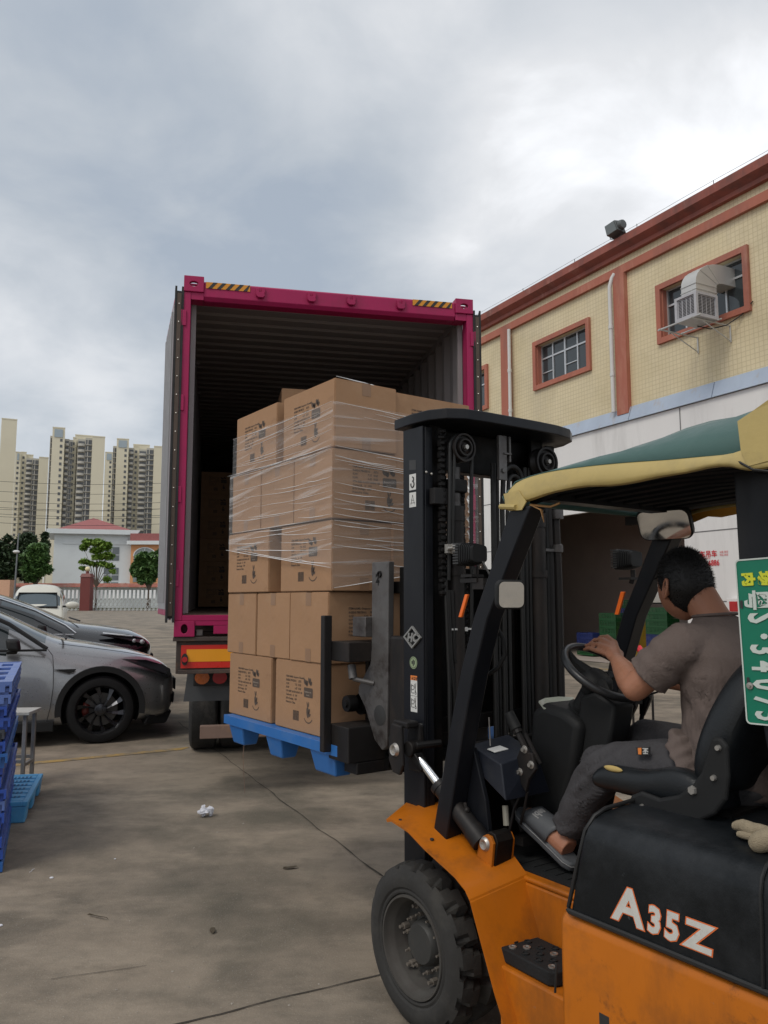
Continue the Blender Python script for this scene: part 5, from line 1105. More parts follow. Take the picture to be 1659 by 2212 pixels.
mb = MB(T2); mb.tube([(1.08,-.905,1.045),(1.5,-.915,1.05),(2.5,-.92,1.06),(3.8,-.915,1.08)], .012, 6); mb.tube([(1.06,-.90,1.06),(1.2,-.86,1.17),(1.6,-.745,1.375),(2.05,-.68,1.535),(2.5,-.66,1.605),(3.4,-.65,1.61)], .016, 6); mb.build("chrome_trim", mChr, c2)
mCL = glassy("clear_headlamp_lens", (.35,.36,.38), .05, spec=1)
for s in (-1, 1):
    mb = MB(T2); pts = [(.06,.70,.86),(.14,.82,.90),(.42,.895,.97),(.72,.90,1.04),(.36,.83,1.03),(.12,.72,.96)]; n = len(pts)
    mb.add([(a, s*b_*1.015, c_+.004) for a, b_, c_ in pts] + [(a+.03, s*b_*.95, c_-.01) for a, b_, c_ in pts], [tuple(range(n)), tuple(range(n, 2*n))] + [(i, (i+1) % n, n+(i+1) % n, n+i) for i in range(n)])
    h_ = mb.build("headlight", mHL, c2, smooth=0, bevel=.004)
    mb = MB(T2); mb.sphere((.16, s*.84, .925), .035, 10, 8); mb.sphere((.27, s*.875, .945), .03, 10, 8); mb.build("bulb", mCL, h_)
    mb = MB(T2); mb.tube([(.30, s*.885, 1.005), (.50, s*.89, 1.035), (.70, s*.88, 1.06)], .012, 6); mb.build("lamp_chrome", mChr, h_)
mb = MB(T2); mb.box((-.02,-.55,.5),(.02,.55,.74)); mb.build("grille", mPlB, c2, bevel=.02)
mb = MB(T2); mb.hexa([(1.42,-1.09,1.06),(1.42,-.93,1.06),(1.54,-.93,1.06),(1.52,-1.09,1.06),(1.45,-1.08,1.18),(1.44,-.95,1.19),(1.56,-.95,1.19),(1.54,-1.08,1.18)]); mb.build("wing_mirror", mPlB, c2, bevel=.03, bseg=3)
mb = MB(T2); mb.tube([(1.02,-.5,1.225),(1.18,.1,1.262)], .012, 5); mb.build("wiper", mPlB, c2)
mb = MB(T1); mb.tube([(1.18,-.68,1.10),(1.22,.0,1.135)], .012, 5); mb.build("wiper", mPlB, c1)
# cream van
def dX(x, Y): return (x/2.107*.6636 - 829.5)/1700*Y*.998
def dZ(y, Y): return 1.52 + Y*math.tan(math.atan2(1106 - .6636*(1850+y/2.107), 1700) + R(6.41))
mVan = paint("cream_van_paint", (.62,.61,.54), .4, 0, .5)
YV = 24.0
vn = thing("parked_van", "small cream van facing the camera behind the black car", "van", (dX(265, YV), YV+2, 0))
xl, xr = dX(78, YV), dX(446, YV); zr, zw0, zw1 = dZ(100, YV), dZ(285, YV), dZ(170, YV); cx = (xl+xr)/2; hw = (xr-xl)/2; sk = .20   # body axis turned a little
def TV(p): return Vector((cx + p[0]*.93 - p[1]*.34, YV + p[1]*.93 + p[0]*.34, p[2]))
sts = [(-.30, .70, .35, .55, .80, .84, .86, .9), (-.26, .84, .28, .55, .88, .93, .95, .86), (-.05, .87, .25, .55, zw0-.10, zw0-.03, zw0+.02, .86), (.06, .87, .25, .55, zw0-.02, zw0+.08, zw0+.12, .86), (.55, .87, .25, .55, zw0+.05, zw1-.02, zw1+.04, .82), (.75, .87, .25, .55, zw0+.05, zr-.12, zr-.03, .80), (1.2, .87, .25, .55, zw0+.05, zr-.10, zr, .80), (3.2, .87, .25, .55, zw0+.05, zr-.1, zr, .80), (3.5, .85, .3, .55, zw0, zr-.3, zr-.25, .82)]
def TVb(p): return TV((p[1]*hw/.87, p[0], p[2]))
vb = car_body("body", vn, TVb, sts, [mVan, mWS, mCG], {'ws': (3,), 'win': (4, 5, 6)})
mb = MB(TV); mb.hexa([(-hw*.74,.03,zw0+.09),(hw*.74,.03,zw0+.09),(hw*.74,.09,zw0+.09),(-hw*.74,.09,zw0+.09),(-hw*.68,.53,zw1-.02),(hw*.68,.53,zw1-.02),(hw*.68,.6,zw1-.02),(-hw*.68,.6,zw1-.02)]); mb.build("windscreen", mWS, vn, bevel=.02)
mb = MB(TV); mb.tube([(-hw*.72,.0,zw0+.08),(hw*.72,.0,zw0+.08),(hw*.66,.5,zw1),(-hw*.66,.5,zw1),(-hw*.72,.0,zw0+.08)], .03, 6); mb.build("windscreen_rubber", mPlB, vn)
for s in (-1, 1):
    mb = MB(TV); mb.sphere((s*(hw+.20), .1, dZ(252, YV)), .2, 12, 8, (1, .4, .55)); q = mb.build("wing_mirror", mVan, vn, smooth=60); mb = MB(TV); mb.tube([(s*hw*.9, .15, dZ(262, YV)), (s*(hw+.1), .12, dZ(262, YV))], .03, 6); mb.build("stalk", mPlB, q)
mb = MB(TV); mb.tube([(cx*0-.05, .8, zr-.01), (-.05, .7, dZ(75, YV)+.0)], .012, 5); mb.build("aerial", mPlB, vn)
for d in (.35, 2.9):
    for s in (-1, 1): c = TV((s*hw*.93, d, .3)); mb = MB(); mb.lathe(tuple(c), (s, 0, 0), [(0,.01),(.16,.01),(.2,-.01),(.3,-.0),(.3,-.17),(.0,-.17)], 24); mb.build("wheel", mTyC, vn)

# =====================================================  FORKLIFT
mOrg = mat("orange_forklift_paint", (0.47, 0.132, 0.006), .45, var=.08, scale=4, dirt=(.22,.075,.015), damt=.7, dscale=3.2, coat=.1, dth=(.5,.68))
mBk = mat("blue_black_paint", (.0085,.0095,.0125), .38, var=.15, scale=5, dirt=(.026,.024,.024), damt=.5, dscale=6, stretch=(1,1,.4))
mBkG = mat("worn_black_steel", (.020,.0185,.0185), .5, .3, var=.2, scale=6, dirt=(.045,.034,.028), damt=.7, dscale=7, stretch=(1,1,.35))
mGreS = mat("scuffed_grey_steel", (.115,.11,.108), .5, .45, var=.2, scale=7, dirt=(.06,.045,.04), damt=.8, dscale=6)
mGrease = mat("greasy_black_steel", (.007,.0065,.0065), .5, .2, var=.3, scale=9, dirt=(.022,.015,.011), damt=.6, dscale=9)
mHose = mat("rubber_hose", (.009,.009,.009), .55, var=.2); mChrome = mat("polished_chrome_rod", (.8,.8,.8), .12, 1, var=.02)
mZn = mat("zinc_bolt", (.42,.40,.37), .4, .8, var=.1)
mSeat = mat("black_seat_vinyl", (.010,.012,.014), .38, var=.1, scale=10, bump=.12, bscale=160); mPan = mat("black_hood_plastic", (.006,.0075,.009), .36, var=.15, scale=5, dirt=(.026,.028,.031), damt=.45, dscale=14, dth=(.58,.72), bump=.08, bscale=200)
mFl = mat("floor_mat_rubber", (.012,.013,.014), .75, var=.2, bump=.3, bscale=120, dirt=(.1,.1,.1), damt=.4, dscale=20, dth=(.62,.75))
mAmb = mat("amber_reflector", (.85,.16,.02), .3, var=.05); mMir = mat("mirror_glass", (.85,.86,.86), .02, 1, var=0)
mStW = mat("sticker_white", (.62,.62,.60), .5, var=.04); mStK = mat("sticker_black", (.03,.03,.03), .5); mStO = mat("sticker_orange", (.75,.22,.04), .5); mStG = mat("sticker_green", (.30,.38,.22), .5, var=.1)
overlay(mOrg, (.030,.020,.014), 5.5, .60, .70, .75); overlay(mOrg, (.30,.20,.13), 22, .66, .72, .6); overlay(mOrg, (.16,.055,.012), 2.0, .5, .65, .6, (1,1,.3))
overlay(mPan, (.12,.13,.14), 30, .66, .72, .55, (.25,1,1), rot=(0,.6,.4)); overlay(mPan, (.035,.038,.042), 2.5, .48, .7, .6); overlay(mBk, (.10,.095,.09), 26, .70, .75, .5); overlay(mBkG, (.10,.06,.04), 9, .62, .74, .5); overlay(mGreS, (.03,.02,.018), 5, .52, .62, .7)
fk = thing("forklift", "orange and black forklift lifting the loaded pallet, driver seated inside", "forklift", tuple(F((1.5, 2.29, 0))))
for _m, _s in ((mOrg, .3), (mBk, .25), (mBkG, .3), (mPan, .28), (mGrease, .25), (mSeat, .35), (mFl, .3)): _m.node_tree.nodes['Principled BSDF'].inputs['Specular IOR Level'].default_value = _s
def P_(): return MB(F)
def part(mb, name, m, par=None, **k): return mb.build(name, m, par or fk, **k)
VC = 2.29
def mir(v): return 2*VC - v
# ---- wheels
def fwheel(u, v, side, r, w):
    """side -1: outer face toward -v"""
    c = F((u, v, r)); ax = FV*side; cc = tuple(c); seg = 96
    e1 = Vector((0,0,1)); e2 = ax.cross(e1)
    seg = 144; mb = MB(); prof = [(r*.62, -.010), (r*.64, .002), (r*.66, .004), (r*.69, .0), (r*.715, .007), (r*.78, .011), (r*.86, .007), (r*.885, .002), (r*.93, -.004)]
    mb.lathe(cc, ax, prof, seg)
    rows = [(-.004, -.075), (-.075, -.15), (-.15, -w)]
    # tread: lugs separated by slanted grooves
    rings = [-.004, -.012, -.05, -.085, -.105, -.14, -w+.05, -w+.012, -w+.004]
    pts = []
    for i in range(seg):
        a = 2*math.pi*i/seg
        for j, h in enumerate(rings):
            off = int(j*1.6); ph = (i + off) % 9 if j < 4 else (i - off + 4) % 9
            groove = ph < 2.0 or (j == 4)
            rr = r*(.93 if j in (0, 8) else (.972 if j in (1, 7) else 1.0)) - (.034 if groove and j not in (0, 8) else 0) - (.018 if groove and j in (0, 8) else 0)
            pts.append(c + (e1*math.cos(a)+e2*math.sin(a))*rr + ax*h)
    n = len(rings); mb.add(pts, [(i*n+j, ((i+1) % seg)*n+j, ((i+1) % seg)*n+j+1, i*n+j+1) for i in range(seg) for j in range(n-1)])
    mb.lathe(cc, ax, [(r*.93, -w+.004), (r*.8, -w), (r*.6, -w)], seg)
    wh_ = part(mb, "wheel", mTyre2, smooth=28)
    mb = MB(); mb.lathe(cc, ax, [(r*.63, -.010), (r*.615, .004), (r*.59, .004), (r*.58, -.006), (r*.565, -.02), (r*.535, -.03), (r*.525, -.04), (r*.505, -.085), (r*.47, -.10), (r*.22, -.10)], 56); rm = mb.build("rim", mRim, wh_)
    mb = MB(); mb.lathe(cc, ax, [(r*.50, -.10), (r*.48, -.082), (r*.29, -.078), (r*.27, -.050), (r*.235, -.038), (0, -.036)], 40); hb = mb.build("hub", mHub, wh_)
    for cnt, rr, h, s in ((6, r*.45, -.07, .013), (10, r*.345, -.066, .0085)):
        for k in range(cnt):
            a = 2*math.pi*(k+.35)/cnt; q = c + (e1*math.cos(a)+e2*math.sin(a))*rr
            mb = MB(); mb.tube([q+ax*(h-.03), q+ax*(h+.012)], s, 6); mb.tube([q+ax*(h+.011), q+ax*(h+.028)], s*.5, 8); mb.build("wheel_bolt", mZn2, hb, smooth=0)
    return wh_
mTyre2 = mat("dusty_solid_tyre", (.026,.025,.0235), .85, var=.15, scale=7, bump=.25, bscale=50, dirt=(.06,.056,.049), damt=.6, dscale=5)
mRim = mat("dusty_rim", (.06,.056,.05), .75, .1, var=.2, scale=9, dirt=(.05,.04,.035), damt=.7, dscale=8); mHub = mat("greasy_hub", (.05,.05,.048), .6, .3, var=.2, dirt=(.09,.075,.06), damt=.5, dscale=12); mZn2 = mat("dusty_bolt", (.20,.175,.15), .6, .5, var=.2)
fwheel(2.378, 1.816, -1, .280, .23); fwheel(2.378, mir(1.816), 1, .280, .23); fwheel(.50, 1.80, -1, .27, .18); fwheel(.50, mir(1.80), 1, .27, .18)
# ---- front fender: horizontal deck bent down behind the tyre
for sd in (1, -1):
    q = (lambda v: v) if sd > 0 else mir
    top = [(2.475,.708),(2.43,.722),(2.315,.711),(2.22,.676),(2.062,.628),(2.012,.602),(1.985,.572),(1.969,.535),(1.879,.337),(1.836,.255),(1.79,.15)]
    inn = [(2.60,.745),(2.50,.745),(2.36,.735),(2.22,.700),(2.085,.662),(2.02,.650),(1.965,.61),(1.945,.55),(1.872,.38),(1.825,.26),(1.785,.15)]
    vo = [1.775,1.762,1.752,1.75,1.75,1.75,1.75,1.75,1.75,1.75,1.75]
    vi = [2.02]*5 + [1.99]*6
    mb = P_(); T = .009; pts = []
    for (u, z), (u2, z2), a, b_ in zip(top, inn, vo, vi):
        pts += [(u, q(a), z), (u2, q(b_), z2), (u2-.004, q(b_), z2-T), (u-.006, q(a), z-T)]
    n = len(top); fs = [(4*i+j, 4*i+4+j, 4*i+4+(j+1) % 4, 4*i+(j+1) % 4) for i in range(n-1) for j in range(4)] + [(0,1,2,3), tuple(4*(n-1)+j for j in range(4))]
    mb.add(pts, fs); fd = part(mb, "front_fender", mOrg, smooth=25, bevel=.003)
    if sd > 0:
        for (u, v, z, r_) in ((2.40,1.785,.7205,.006),(2.235,1.80,.689,.007)):
            mb = P_(); mb.cyl((u, v, z-.002), (u-.0005, v, z+.003), r_, 10); part(mb, "bolt_hole", mStK, fd)
# ---- chassis
mb = P_()
for q in ((lambda v: v), mir):
    a, b_ = q(1.975), q(2.02)
    mb.box((1.60, min(a,b_), .12), (2.035, max(a,b_), .588)); mb.box((1.595, min(a,b_), .589), (2.04, max(a,b_), .607))
    a, b_ = q(1.80), q(1.974)
    mb.box((1.60, min(a, b_), .12), (1.905, max(a, b_), .392))
mb.box((1.6, 2.03, .12), (2.3, mir(2.03), .60)); mb.box((2.301, 2.1, .2), (2.42, mir(2.1), .62))
part(mb, "chassis", mOrg, smooth=0, bevel=.007)
mb = P_(); V0b, V1b = 1.752, mir(1.752)
pr = [(V0b, .10), (V0b, .622), (V0b+.004, .636), (V0b+.014, .648), (V0b+.03, .654), (V1b-.03, .654), (V1b-.014, .648), (V1b-.004, .636), (V1b, .622), (V1b, .10)]
mb.prism(pr, 0, .22, 1.607); part(mb, "rear_body", mOrg, smooth=40, bevel=.012)
mb = P_(); mb.prism([(1.80,.16),(1.80,.80),(1.85,.98),(2.0,1.02),(mir(2.0),1.02),(mir(1.85),.98),(mir(1.80),.80),(mir(1.80),.16)], 0, -.35, .215); part(mb, "counterweight", mOrg, smooth=0, bevel=.04)
# body lettering at the lower edge (partly visible)
BL0 = (1.48, 1.75, 0.435); me = text_mesh("HC", .17, .008); mb = P_(); mb.merge(me, Matrix(((-1,0,0,BL0[0]),(0,0,-1,1.7515),(0,1,0,BL0[2]-.122),(0,0,0,1)))); part(mb, "body_lettering", mStK, smooth=0)
# dark scuff lines on the body
# ---- step
mb = P_(); mb.prism([(1.945,1.968),(1.94,1.828),(1.925,1.818),(1.715,1.815),(1.695,1.832),(1.66,1.968)], 2, .395, .436); sp_ = part(mb, "step", mFl, smooth=0, bevel=.004)
for k in range(14):
    u = 1.725 + (k % 4)*.055 + (.027 if (k//4) % 2 else 0); v = 1.845 + (k//4)*.034
    mb = P_(); mb.lathe((u, v, .4361), (0,0,1), [(.0125, 0), (.0125, .004), (.0085, .0045), (.0075, -.0)], 12); mb.m = 1; mb.lathe((u,v,.4362),(0,0,1),[(0,.0004),(.0075,.0004)],10); mb.build("grip_hole", [mZn if k % 3 == 0 else mFl, mStK], sp_, smooth=0)
mb = P_(); mb.tube([(1.625, 1.747, .43), (1.618, 1.746, .49), (1.622, 1.750, .51)], .0035, 6); part(mb, "step_weld_rod", mHose)
# ---- floor mat
mb = P_(); mb.box((1.56, 2.02, .600), (2.26, mir(2.0), .612)); fm = part(mb, "floor_mat", mFl, smooth=0)
mb = P_()
for k in range(9): mb.box((1.64+k*.05, 2.05, .6121), (1.652+k*.05, 2.5, .615))
mb.build("mat_rib", mFl, fm, smooth=0)
rf = random.Random(9); mb = P_()
for k in range(16):
    u, v = 1.72+rf.gauss(0,.035), 2.02+abs(rf.gauss(0,.03)); s = rf.uniform(.0018,.0045); mb.box((u, v, .6152), (u+s*1.6, v+s, .6152+s*.6))
tag(part(mb, "white_crumbs", mStW, smooth=0), "x", "x") if False else mb.build("white_crumbs", mStW, fm, smooth=0)
# ---- hood (engine cover / seat deck)
def hoodsec(u, du_top, e=0):
    z = [(1.757,.662),(1.757,.80),(1.760,.862),(1.770,.893),(1.792,.915),(1.825,.927),(1.90,.935),(2.1,.938)]
    L_ = [(v+e, zz) for v, zz in z]; L_ += [(mir(v)-0, zz) for v, zz in reversed(z)]
    return [(u - du_top*max(0, (zz-.66))/.28, v, zz) for v, zz in L_]
mb = P_(); secs = [(1.575,.065,0.012),(1.566,.066,0),(1.40,.02,0),(1.0,0,0),(.60,0,0),(.222,0,0)]
pts = []; 
for u, d, e_ in secs: pts += hoodsec(u, d, e_)
k = 16; fs = [(i*k+j, i*k+(j+1) % k, (i+1)*k+(j+1) % k, (i+1)*k+j) for i in range(len(secs)-1) for j in range(k)] + [tuple(range(k)), tuple(range(5*k, 6*k))]
mb.add(pts, fs); hd_ = part(mb, "hood", mPan, smooth=35, bevel=.006)
# seams: rubber lip and panel edge
mb = P_(); mb.tube([(1.578,1.757,.665),(1.574,1.7555,.661),(1.0,1.7555,.661),(.25,1.7555,.661)], .008, 8); mb.tube([(1.580,1.76,.668),(1.545,1.765,.80),(1.525,1.775,.885),(1.512,1.80,.923),(1.507,1.84,.938),(1.505,2.0,.945)], .006, 8); mb.build("seal_strip", mHose, hd_)
mb = P_(); mb.tube([(1.016,1.7545,.67),(1.012,1.7545,.80),(1.013,1.757,.865),(1.014,1.768,.898),(1.016,1.79,.919),(1.02,1.83,.93),(1.02,1.9,.936)], .0045, 6); mb.tube([(.992,1.7545,.67),(.988,1.7545,.80),(.989,1.757,.865),(.99,1.768,.898),(.992,1.79,.919)], .0045, 6); mb.build("panel_seam", mHose, hd_)
# model lettering: white with orange outline
def plate_text(mb, s, u, z, size, off, v, shear=.12, mi=None, sp=1.0, sx=1.0):
    me = text_mesh(s, size, off, shear=shear, space=sp); mb.merge(me, Matrix(((-sx,0,0,u),(0,0,-1,v),(0,1,0,z),(0,0,0,1))), mi)
mLO = mat("orange_outline", (.72,.16,.04), .5); mLW = mat("off_white_decal", (.58,.57,.53), .55, var=.08, scale=40, dirt=(.25,.23,.2), damt=.6, dscale=30, dth=(.6,.7))
mb = P_()
for mi, off, v in ((0, .0062, 1.7560), (1, .0034, 1.7553)):
    for ch, u_, z_, sz_, sx_ in (("A", 1.422, .692, .122, 1.10), ("3", 1.318, .694, .088, .92), ("5", 1.268, .694, .090, .92), ("Z", 1.212, .695, .088, 1.22)): plate_text(mb, ch, u_, z_, sz_, off, v, .12, mi, sx=sx_)
mb.build("decal_lettering", [mLO, mLW], hd_, smooth=0)
# ---- A pillars
lev = [(.66,2.30,2.225),(.84,2.252,2.182),(1.06,2.195,2.126),(1.28,2.128,2.062),(1.47,2.056,1.990),(1.60,1.985,1.915),(1.72,1.925,1.845),(1.835,1.865,1.780)]
def pillar(v0, v1):
    mb = P_(); pts = []
    for z, a, b_ in lev: pts += [(a, v0, z), (b_, v0, z-.012), (b_+.004, v1, z-.012), (a, v1, z)]
    n = len(lev); mb.add(pts, [(4*i+j, 4*i+4+j, 4*i+4+(j+1) % 4, 4*i+(j+1) % 4) for i in range(n-1) for j in range(4)] + [(0,1,2,3), tuple(4*(n-1)+j for j in range(4))])
    return part(mb, "front_pillar", mBk, smooth=25, bevel=.005)
pL = pillar(1.85, 1.925); pR = pillar(2.655, 2.73)
mb = P_(); mb.prism([(2.16,.655),(2.07,.655),(2.095,.83),(2.13,.93),(2.155,1.0),(2.19,1.0),(2.24,.70)], 1, 1.926, 1.945); part(mb, "pillar_gusset", mBk, smooth=0, bevel=.003)
# ---- rear pillars + number plate
def rpillar(v0, v1):
    mb = P_(); lv = [(.935,1.085,.93),(1.2,1.125,.97),(1.63,1.168,1.04),(1.89,1.17,1.05)]; pts = []
    for z, a, b_ in lv: pts += [(a, v0, z), (b_, v0, z), (b_, v1, z), (a, v1, z)]
    n = len(lv); mb.add(pts, [(4*i+j, 4*i+4+j, 4*i+4+(j+1) % 4, 4*i+(j+1) % 4) for i in range(n-1) for j in range(4)] + [(0,1,2,3), tuple(4*(n-1)+j for j in range(4))])
    return part(mb, "rear_pillar", mBk, smooth=0, bevel=.006)
rpL = rpillar(2.0, 2.06); rpR = rpillar(mir(2.06), mir(2.0))
mPl = mat("plate_green", (.0, .165, .095), .42, var=.05, scale=10); mPlW = mat("plate_white", (.55,.60,.56), .45, var=.05); mPlY = mat("plate_yellow", (.60,.62,.03), .45)
A_ = (1.1735, 1.9945, 1.628); H_, Wp = .428, .140
tl_ = Vector((.0105, 0, .428)).normalized()      # up direction of the plate along u,z
def PT(p): # plate frame: x right in photo (toward rear), y out (-v), z up
    return F((A_[0] - p[0] - .0105*(1-(p[2]+H_)/H_)*1.0, A_[1] - p[1], A_[2] + p[2] + p[0]*.035))
mb = MB(PT); r_ = .010
def rr_poly(x0, x1, z0, z1, r): 
    o = []
    for cx, cz, a0 in ((x1-r, z1-r, 0), (x0+r, z1-r, 90), (x0+r, z0+r, 180), (x1-r, z0+r, 270)):
        for k in range(5): a = R(a0+22.5*k); o.append((cx+r*math.cos(a), cz+r*math.sin(a)))
    return o
mb.prism(rr_poly(0, Wp, -H_, 0, .012), 1, 0, .0015); mb.m = 1
q = rr_poly(0, Wp, -H_, 0, .012); q2 = rr_poly(.004, Wp-.004, -H_+.004, -.004, .009); k = len(q)
mb.add([(a, .0032, c) for a, c in q] + [(a, .0032, c) for a, c in q2] + [(a, .0015, c) for a, c in q], [(i, (i+1) % k, k+(i+1) % k, k+i) for i in range(k)] + [(i, (i+1) % k, 2*k+(i+1) % k, 2*k+i) for i in range(k)])
np_ = mb.build("number_plate", [mPl, mPlW], rpL, smooth=0); np_['label'] = "green number plate fixed upright on the rear pillar"
# glyphs rotated clockwise: text +x runs down, text up points right
def glyph(s, x, z, size, m, off=.0022, sx=1.0):
    me = text_mesh(s, size, off, extrude=.0012); mb = MB(PT); mb.merge(me, Matrix(((0, 1, 0, x), (0, 0, 1, .0032), (-sx, 0, 0, z), (0, 0, 0, 1)))); mb.build("plate_lettering", m, np_, smooth=0)
glyph("内", .022, -.036, .036, mPlY); glyph("场", .066, -.036, .036, mPlY)
glyph("粤", .027, -.082, .075, mPlW, .002, .72)
for s, z, sx in (("S", -.142, .72), ("·", -.192, 1.0), ("3", -.222, .70), ("4", -.266, .66), ("0", -.311, .66), ("7", -.353, .66), ("5", -.392, .60)):
    glyph(s, .030, z, .105, mPlW, .003, sx*.78)
for x, z in ((.011, -.118), (.014, -.318)):
    mb = MB(PT); mb.prism(rr_poly(x-.004, x+.004, z-.012, z+.010, .0035), 1, .0033, .0036); mb.build("slot", mStK, np_, smooth=0)
mb = MB(PT); mb.lathe((.018, .0035, -.330), (0, 1, 0), [(0, .008), (.004, .008), (.0042, .003), (.009, .0025), (.0095, 0)], 14); mb.build("bolt", mZn, np_)
# ---- overhead guard frame
mb = P_()
for v in (1.925, 2.655): mb.tube([(1.84, v, 1.860), (1.72, v, 1.885), (1.4, v, 1.895), (1.05, v, 1.885), (.95, v, 1.87)], .024, 8)
mb.box((1.78, 1.95, 1.85), (1.84, 2.63, 1.885)); mb.box((1.03, 1.95, 1.85), (1.09, 2.63, 1.885))
part(mb, "guard_frame", mBk, smooth=30)
for k in range(8):
    v = 1.99 + k*.086; mb = P_(); mb.tube([(1.80, v, 1.87), (1.4, v, 1.885), (1.06, v, 1.87)], .011, 6); part(mb, "guard_bar", mBk)
# ---- mast
def rail(v0, sgn, u0, u1, z0, z1, w=.052, t=.018):
    """channel opening inward (sgn +1 opens toward +v)"""
    mb = P_(); a, b_ = (v0, v0+t) if sgn > 0 else (v0-t, v0); mb.box((u0, a, z0), (u1, b_, z1))
    c, d = (v0+t, v0+w) if sgn > 0 else (v0-w, v0-t); mb.box((u0, c, z0), (u0+.02, d, z1)); mb.box((u1-.02, c, z0), (u1, d, z1)); return mb
VM = 2.315
oL = part(rail(1.93, 1, 2.44, 2.57, .50, 2.22), "mast_rail", mBk, smooth=0, bevel=.003); oR = part(rail(2.70, -1, 2.44, 2.57, .50, 2.22), "mast_rail", mBkG, smooth=0, bevel=.003)
part(rail(1.985, 1, 2.455, 2.585, .50, 2.24), "inner_mast_rail", mGrease, smooth=0, bevel=.003); part(rail(2.64, -1, 2.455, 2.585, .50, 2.24, w=.075), "inner_mast_rail", mGrease, smooth=0, bevel=.003)
# top plate
out_ = [(2.625,1.925),(2.50,1.915),(2.40,1.925),(2.33,1.965),(2.295,2.03),(2.285,2.15),(2.283,2.43),(2.288,2.56),(2.31,2.66),(2.36,2.73),(2.45,2.775),(2.54,2.785),(2.625,2.78)]
mb = P_(); mb.prism(out_, 2, 2.232, 2.275); part(mb, "mast_top_plate", mBk, smooth=30, bevel=.004)
for a, b_ in (((2.50, 1.99, 2.06), (2.56, 2.64, 2.231)), ((2.46, 2.04, 1.0), (2.49, 2.59, 1.06)), ((2.42, 2.05, .22), (2.46, 2.58, .32)), ((2.47, 2.0, .55), (2.49, 2.63, .62))): mb = P_(); mb.box(a, b_); part(mb, "mast_crossbeam", mGrease, smooth=0, bevel=.004)
# lift cylinders
for v in (2.085, 2.56):
    mb = P_(); mb.tube([(2.425, v, .3), (2.425, v, 1.86)], .036, 18); mb.tube([(2.425, v, 1.84), (2.425, v, 1.90)], .040, 18); mb.tube([(2.425, v, 1.62), (2.425, v, 1.65)], .041, 18); cy = part(mb, "lift_cylinder", mBkG)
    mb = P_(); mb.tube([(2.425, v, 1.90), (2.425, v, 2.06)], .023, 14); mb.build("piston_rod", mGreS, cy)
    mb = P_(); mb.box((2.39, v-.045, 1.955), (2.46, v+.04, 2.01)); mb.build("rod_block", mGrease, cy, smooth=0, bevel=.006)
# pulleys
for v, z, r_ in ((2.085, 2.135, .058), (2.565, 2.125, .066)):
    mb = P_(); mb.lathe((2.37, v, z), (-1, 0, 0), [(0,.012),(.016,.012),(.017,.006),(r_*.45,.004),(r_*.5,.018),(r_*.62,.018),(r_*.66,.0),(r_*.8,.0),(r_*.86,.012),(r_,.012),(r_,-.0),(r_*.8,-.012),(r_,-.03),(r_,-.04),(0,-.04)], 36); q = part(mb, "hose_pulley", mBkG)
    mb = P_(); mb.lathe((2.357, v, z), (-1, 0, 0), [(0,.012),(.010,.012),(.011,.0)], 6); mb.build("bolt", mZn, q, smooth=0)
mb = P_(); mb.box((2.36, 2.275, 2.02), (2.375, 2.32, 2.21)); mb.box((2.36, 2.335, 2.10), (2.375, 2.345, 2.21)); mb.cyl((2.352, 2.297, 2.06), (2.36, 2.297, 2.06), .011, 12); mb.box((2.355, 2.30, 2.13), (2.372, 2.345, 2.138)); part(mb, "chain_anchor", mGreS, smooth=0, bevel=.002)
# chains: leaf links
def chain(u, v, z0, z1, w=.022, name="lift_chain"):
    mb = P_(); z = z0; k = 0
    while z < z1:
        mb.sphere((u, v, z), w*.55, 8, 5, (1, 1, .72)); mb.box((u-.008, v-w*(.5 if k % 2 else .36), z-.012), (u+.008, v+w*(.5 if k % 2 else .36), z+.012)); z += .024; k += 1
    part(mb, name, mGrease, smooth=0)
chain(2.41, 2.005, 1.55, 2.20, .034); chain(2.43, 2.125, 1.35, 2.04, .026); chain(2.5, 2.20, .9, 1.64, .03); chain(2.5, 2.42, .9, 1.75, .03)
# hoses
def hose(pts, r, m=None, nm="hydraulic_hose"): mb = P_(); mb.tube(pts, r, 10); return part(mb, nm, m or mHose)
def arc(cu, cv, cz, r, a0, a1, n=10): return [(cu, cv + r*math.cos(R(a0+(a1-a0)*k/n)), cz + r*math.sin(R(a0+(a1-a0)*k/n))) for k in range(n+1)]
hose([(2.40,2.025,1.60),(2.39,2.027,1.9)] + arc(2.385, 2.085, 2.13, .058, 185, 0) + [(2.39,2.143,1.95),(2.40,2.147,1.6),(2.41,2.15,1.3)], .0085)
hose([(2.395,2.042,1.70),(2.385,2.042,1.95)] + arc(2.375, 2.09, 2.135, .046, 180, 60), .007)
hose([(2.42,2.345,.6),(2.42,2.345,1.9)] + arc(2.41, 2.40, 2.04, .055, 180, 20) + [(2.42,2.455,1.9),(2.42,2.455,.5)], .011)
hose([(2.42,2.375,.5),(2.42,2.375,1.88)] + arc(2.41, 2.41, 2.02, .035, 180, 20) + [(2.42,2.447,1.9)], .009)
for v, r_ in ((2.30,.012),(2.325,.007),(2.49,.010),(2.515,.008),(2.62,.012)): hose([(2.425, v, .35), (2.43, v, 1.3), (2.425, v, 2.1)], r_)
hose([(2.405,2.665,.5),(2.405,2.668,1.6),(2.405,2.665,1.72),(2.40,2.655,1.86),(2.40,2.655,1.95)], .017, mBkG, "steel_pipe")
mb = P_(); mb.lathe((2.405,2.667,1.73),(0,0,1),[(.017,0),(.024,.004),(.024,.035),(.017,.04)],14); mb.box((2.40,2.57,1.735),(2.41,2.65,1.747)); part(mb, "pipe_clamp", mGreS); mb = P_(); mb.cyl((2.39,2.655,1.88),(2.39,2.655,1.92),.026,12); part(mb, "pipe_collar", mGreS)
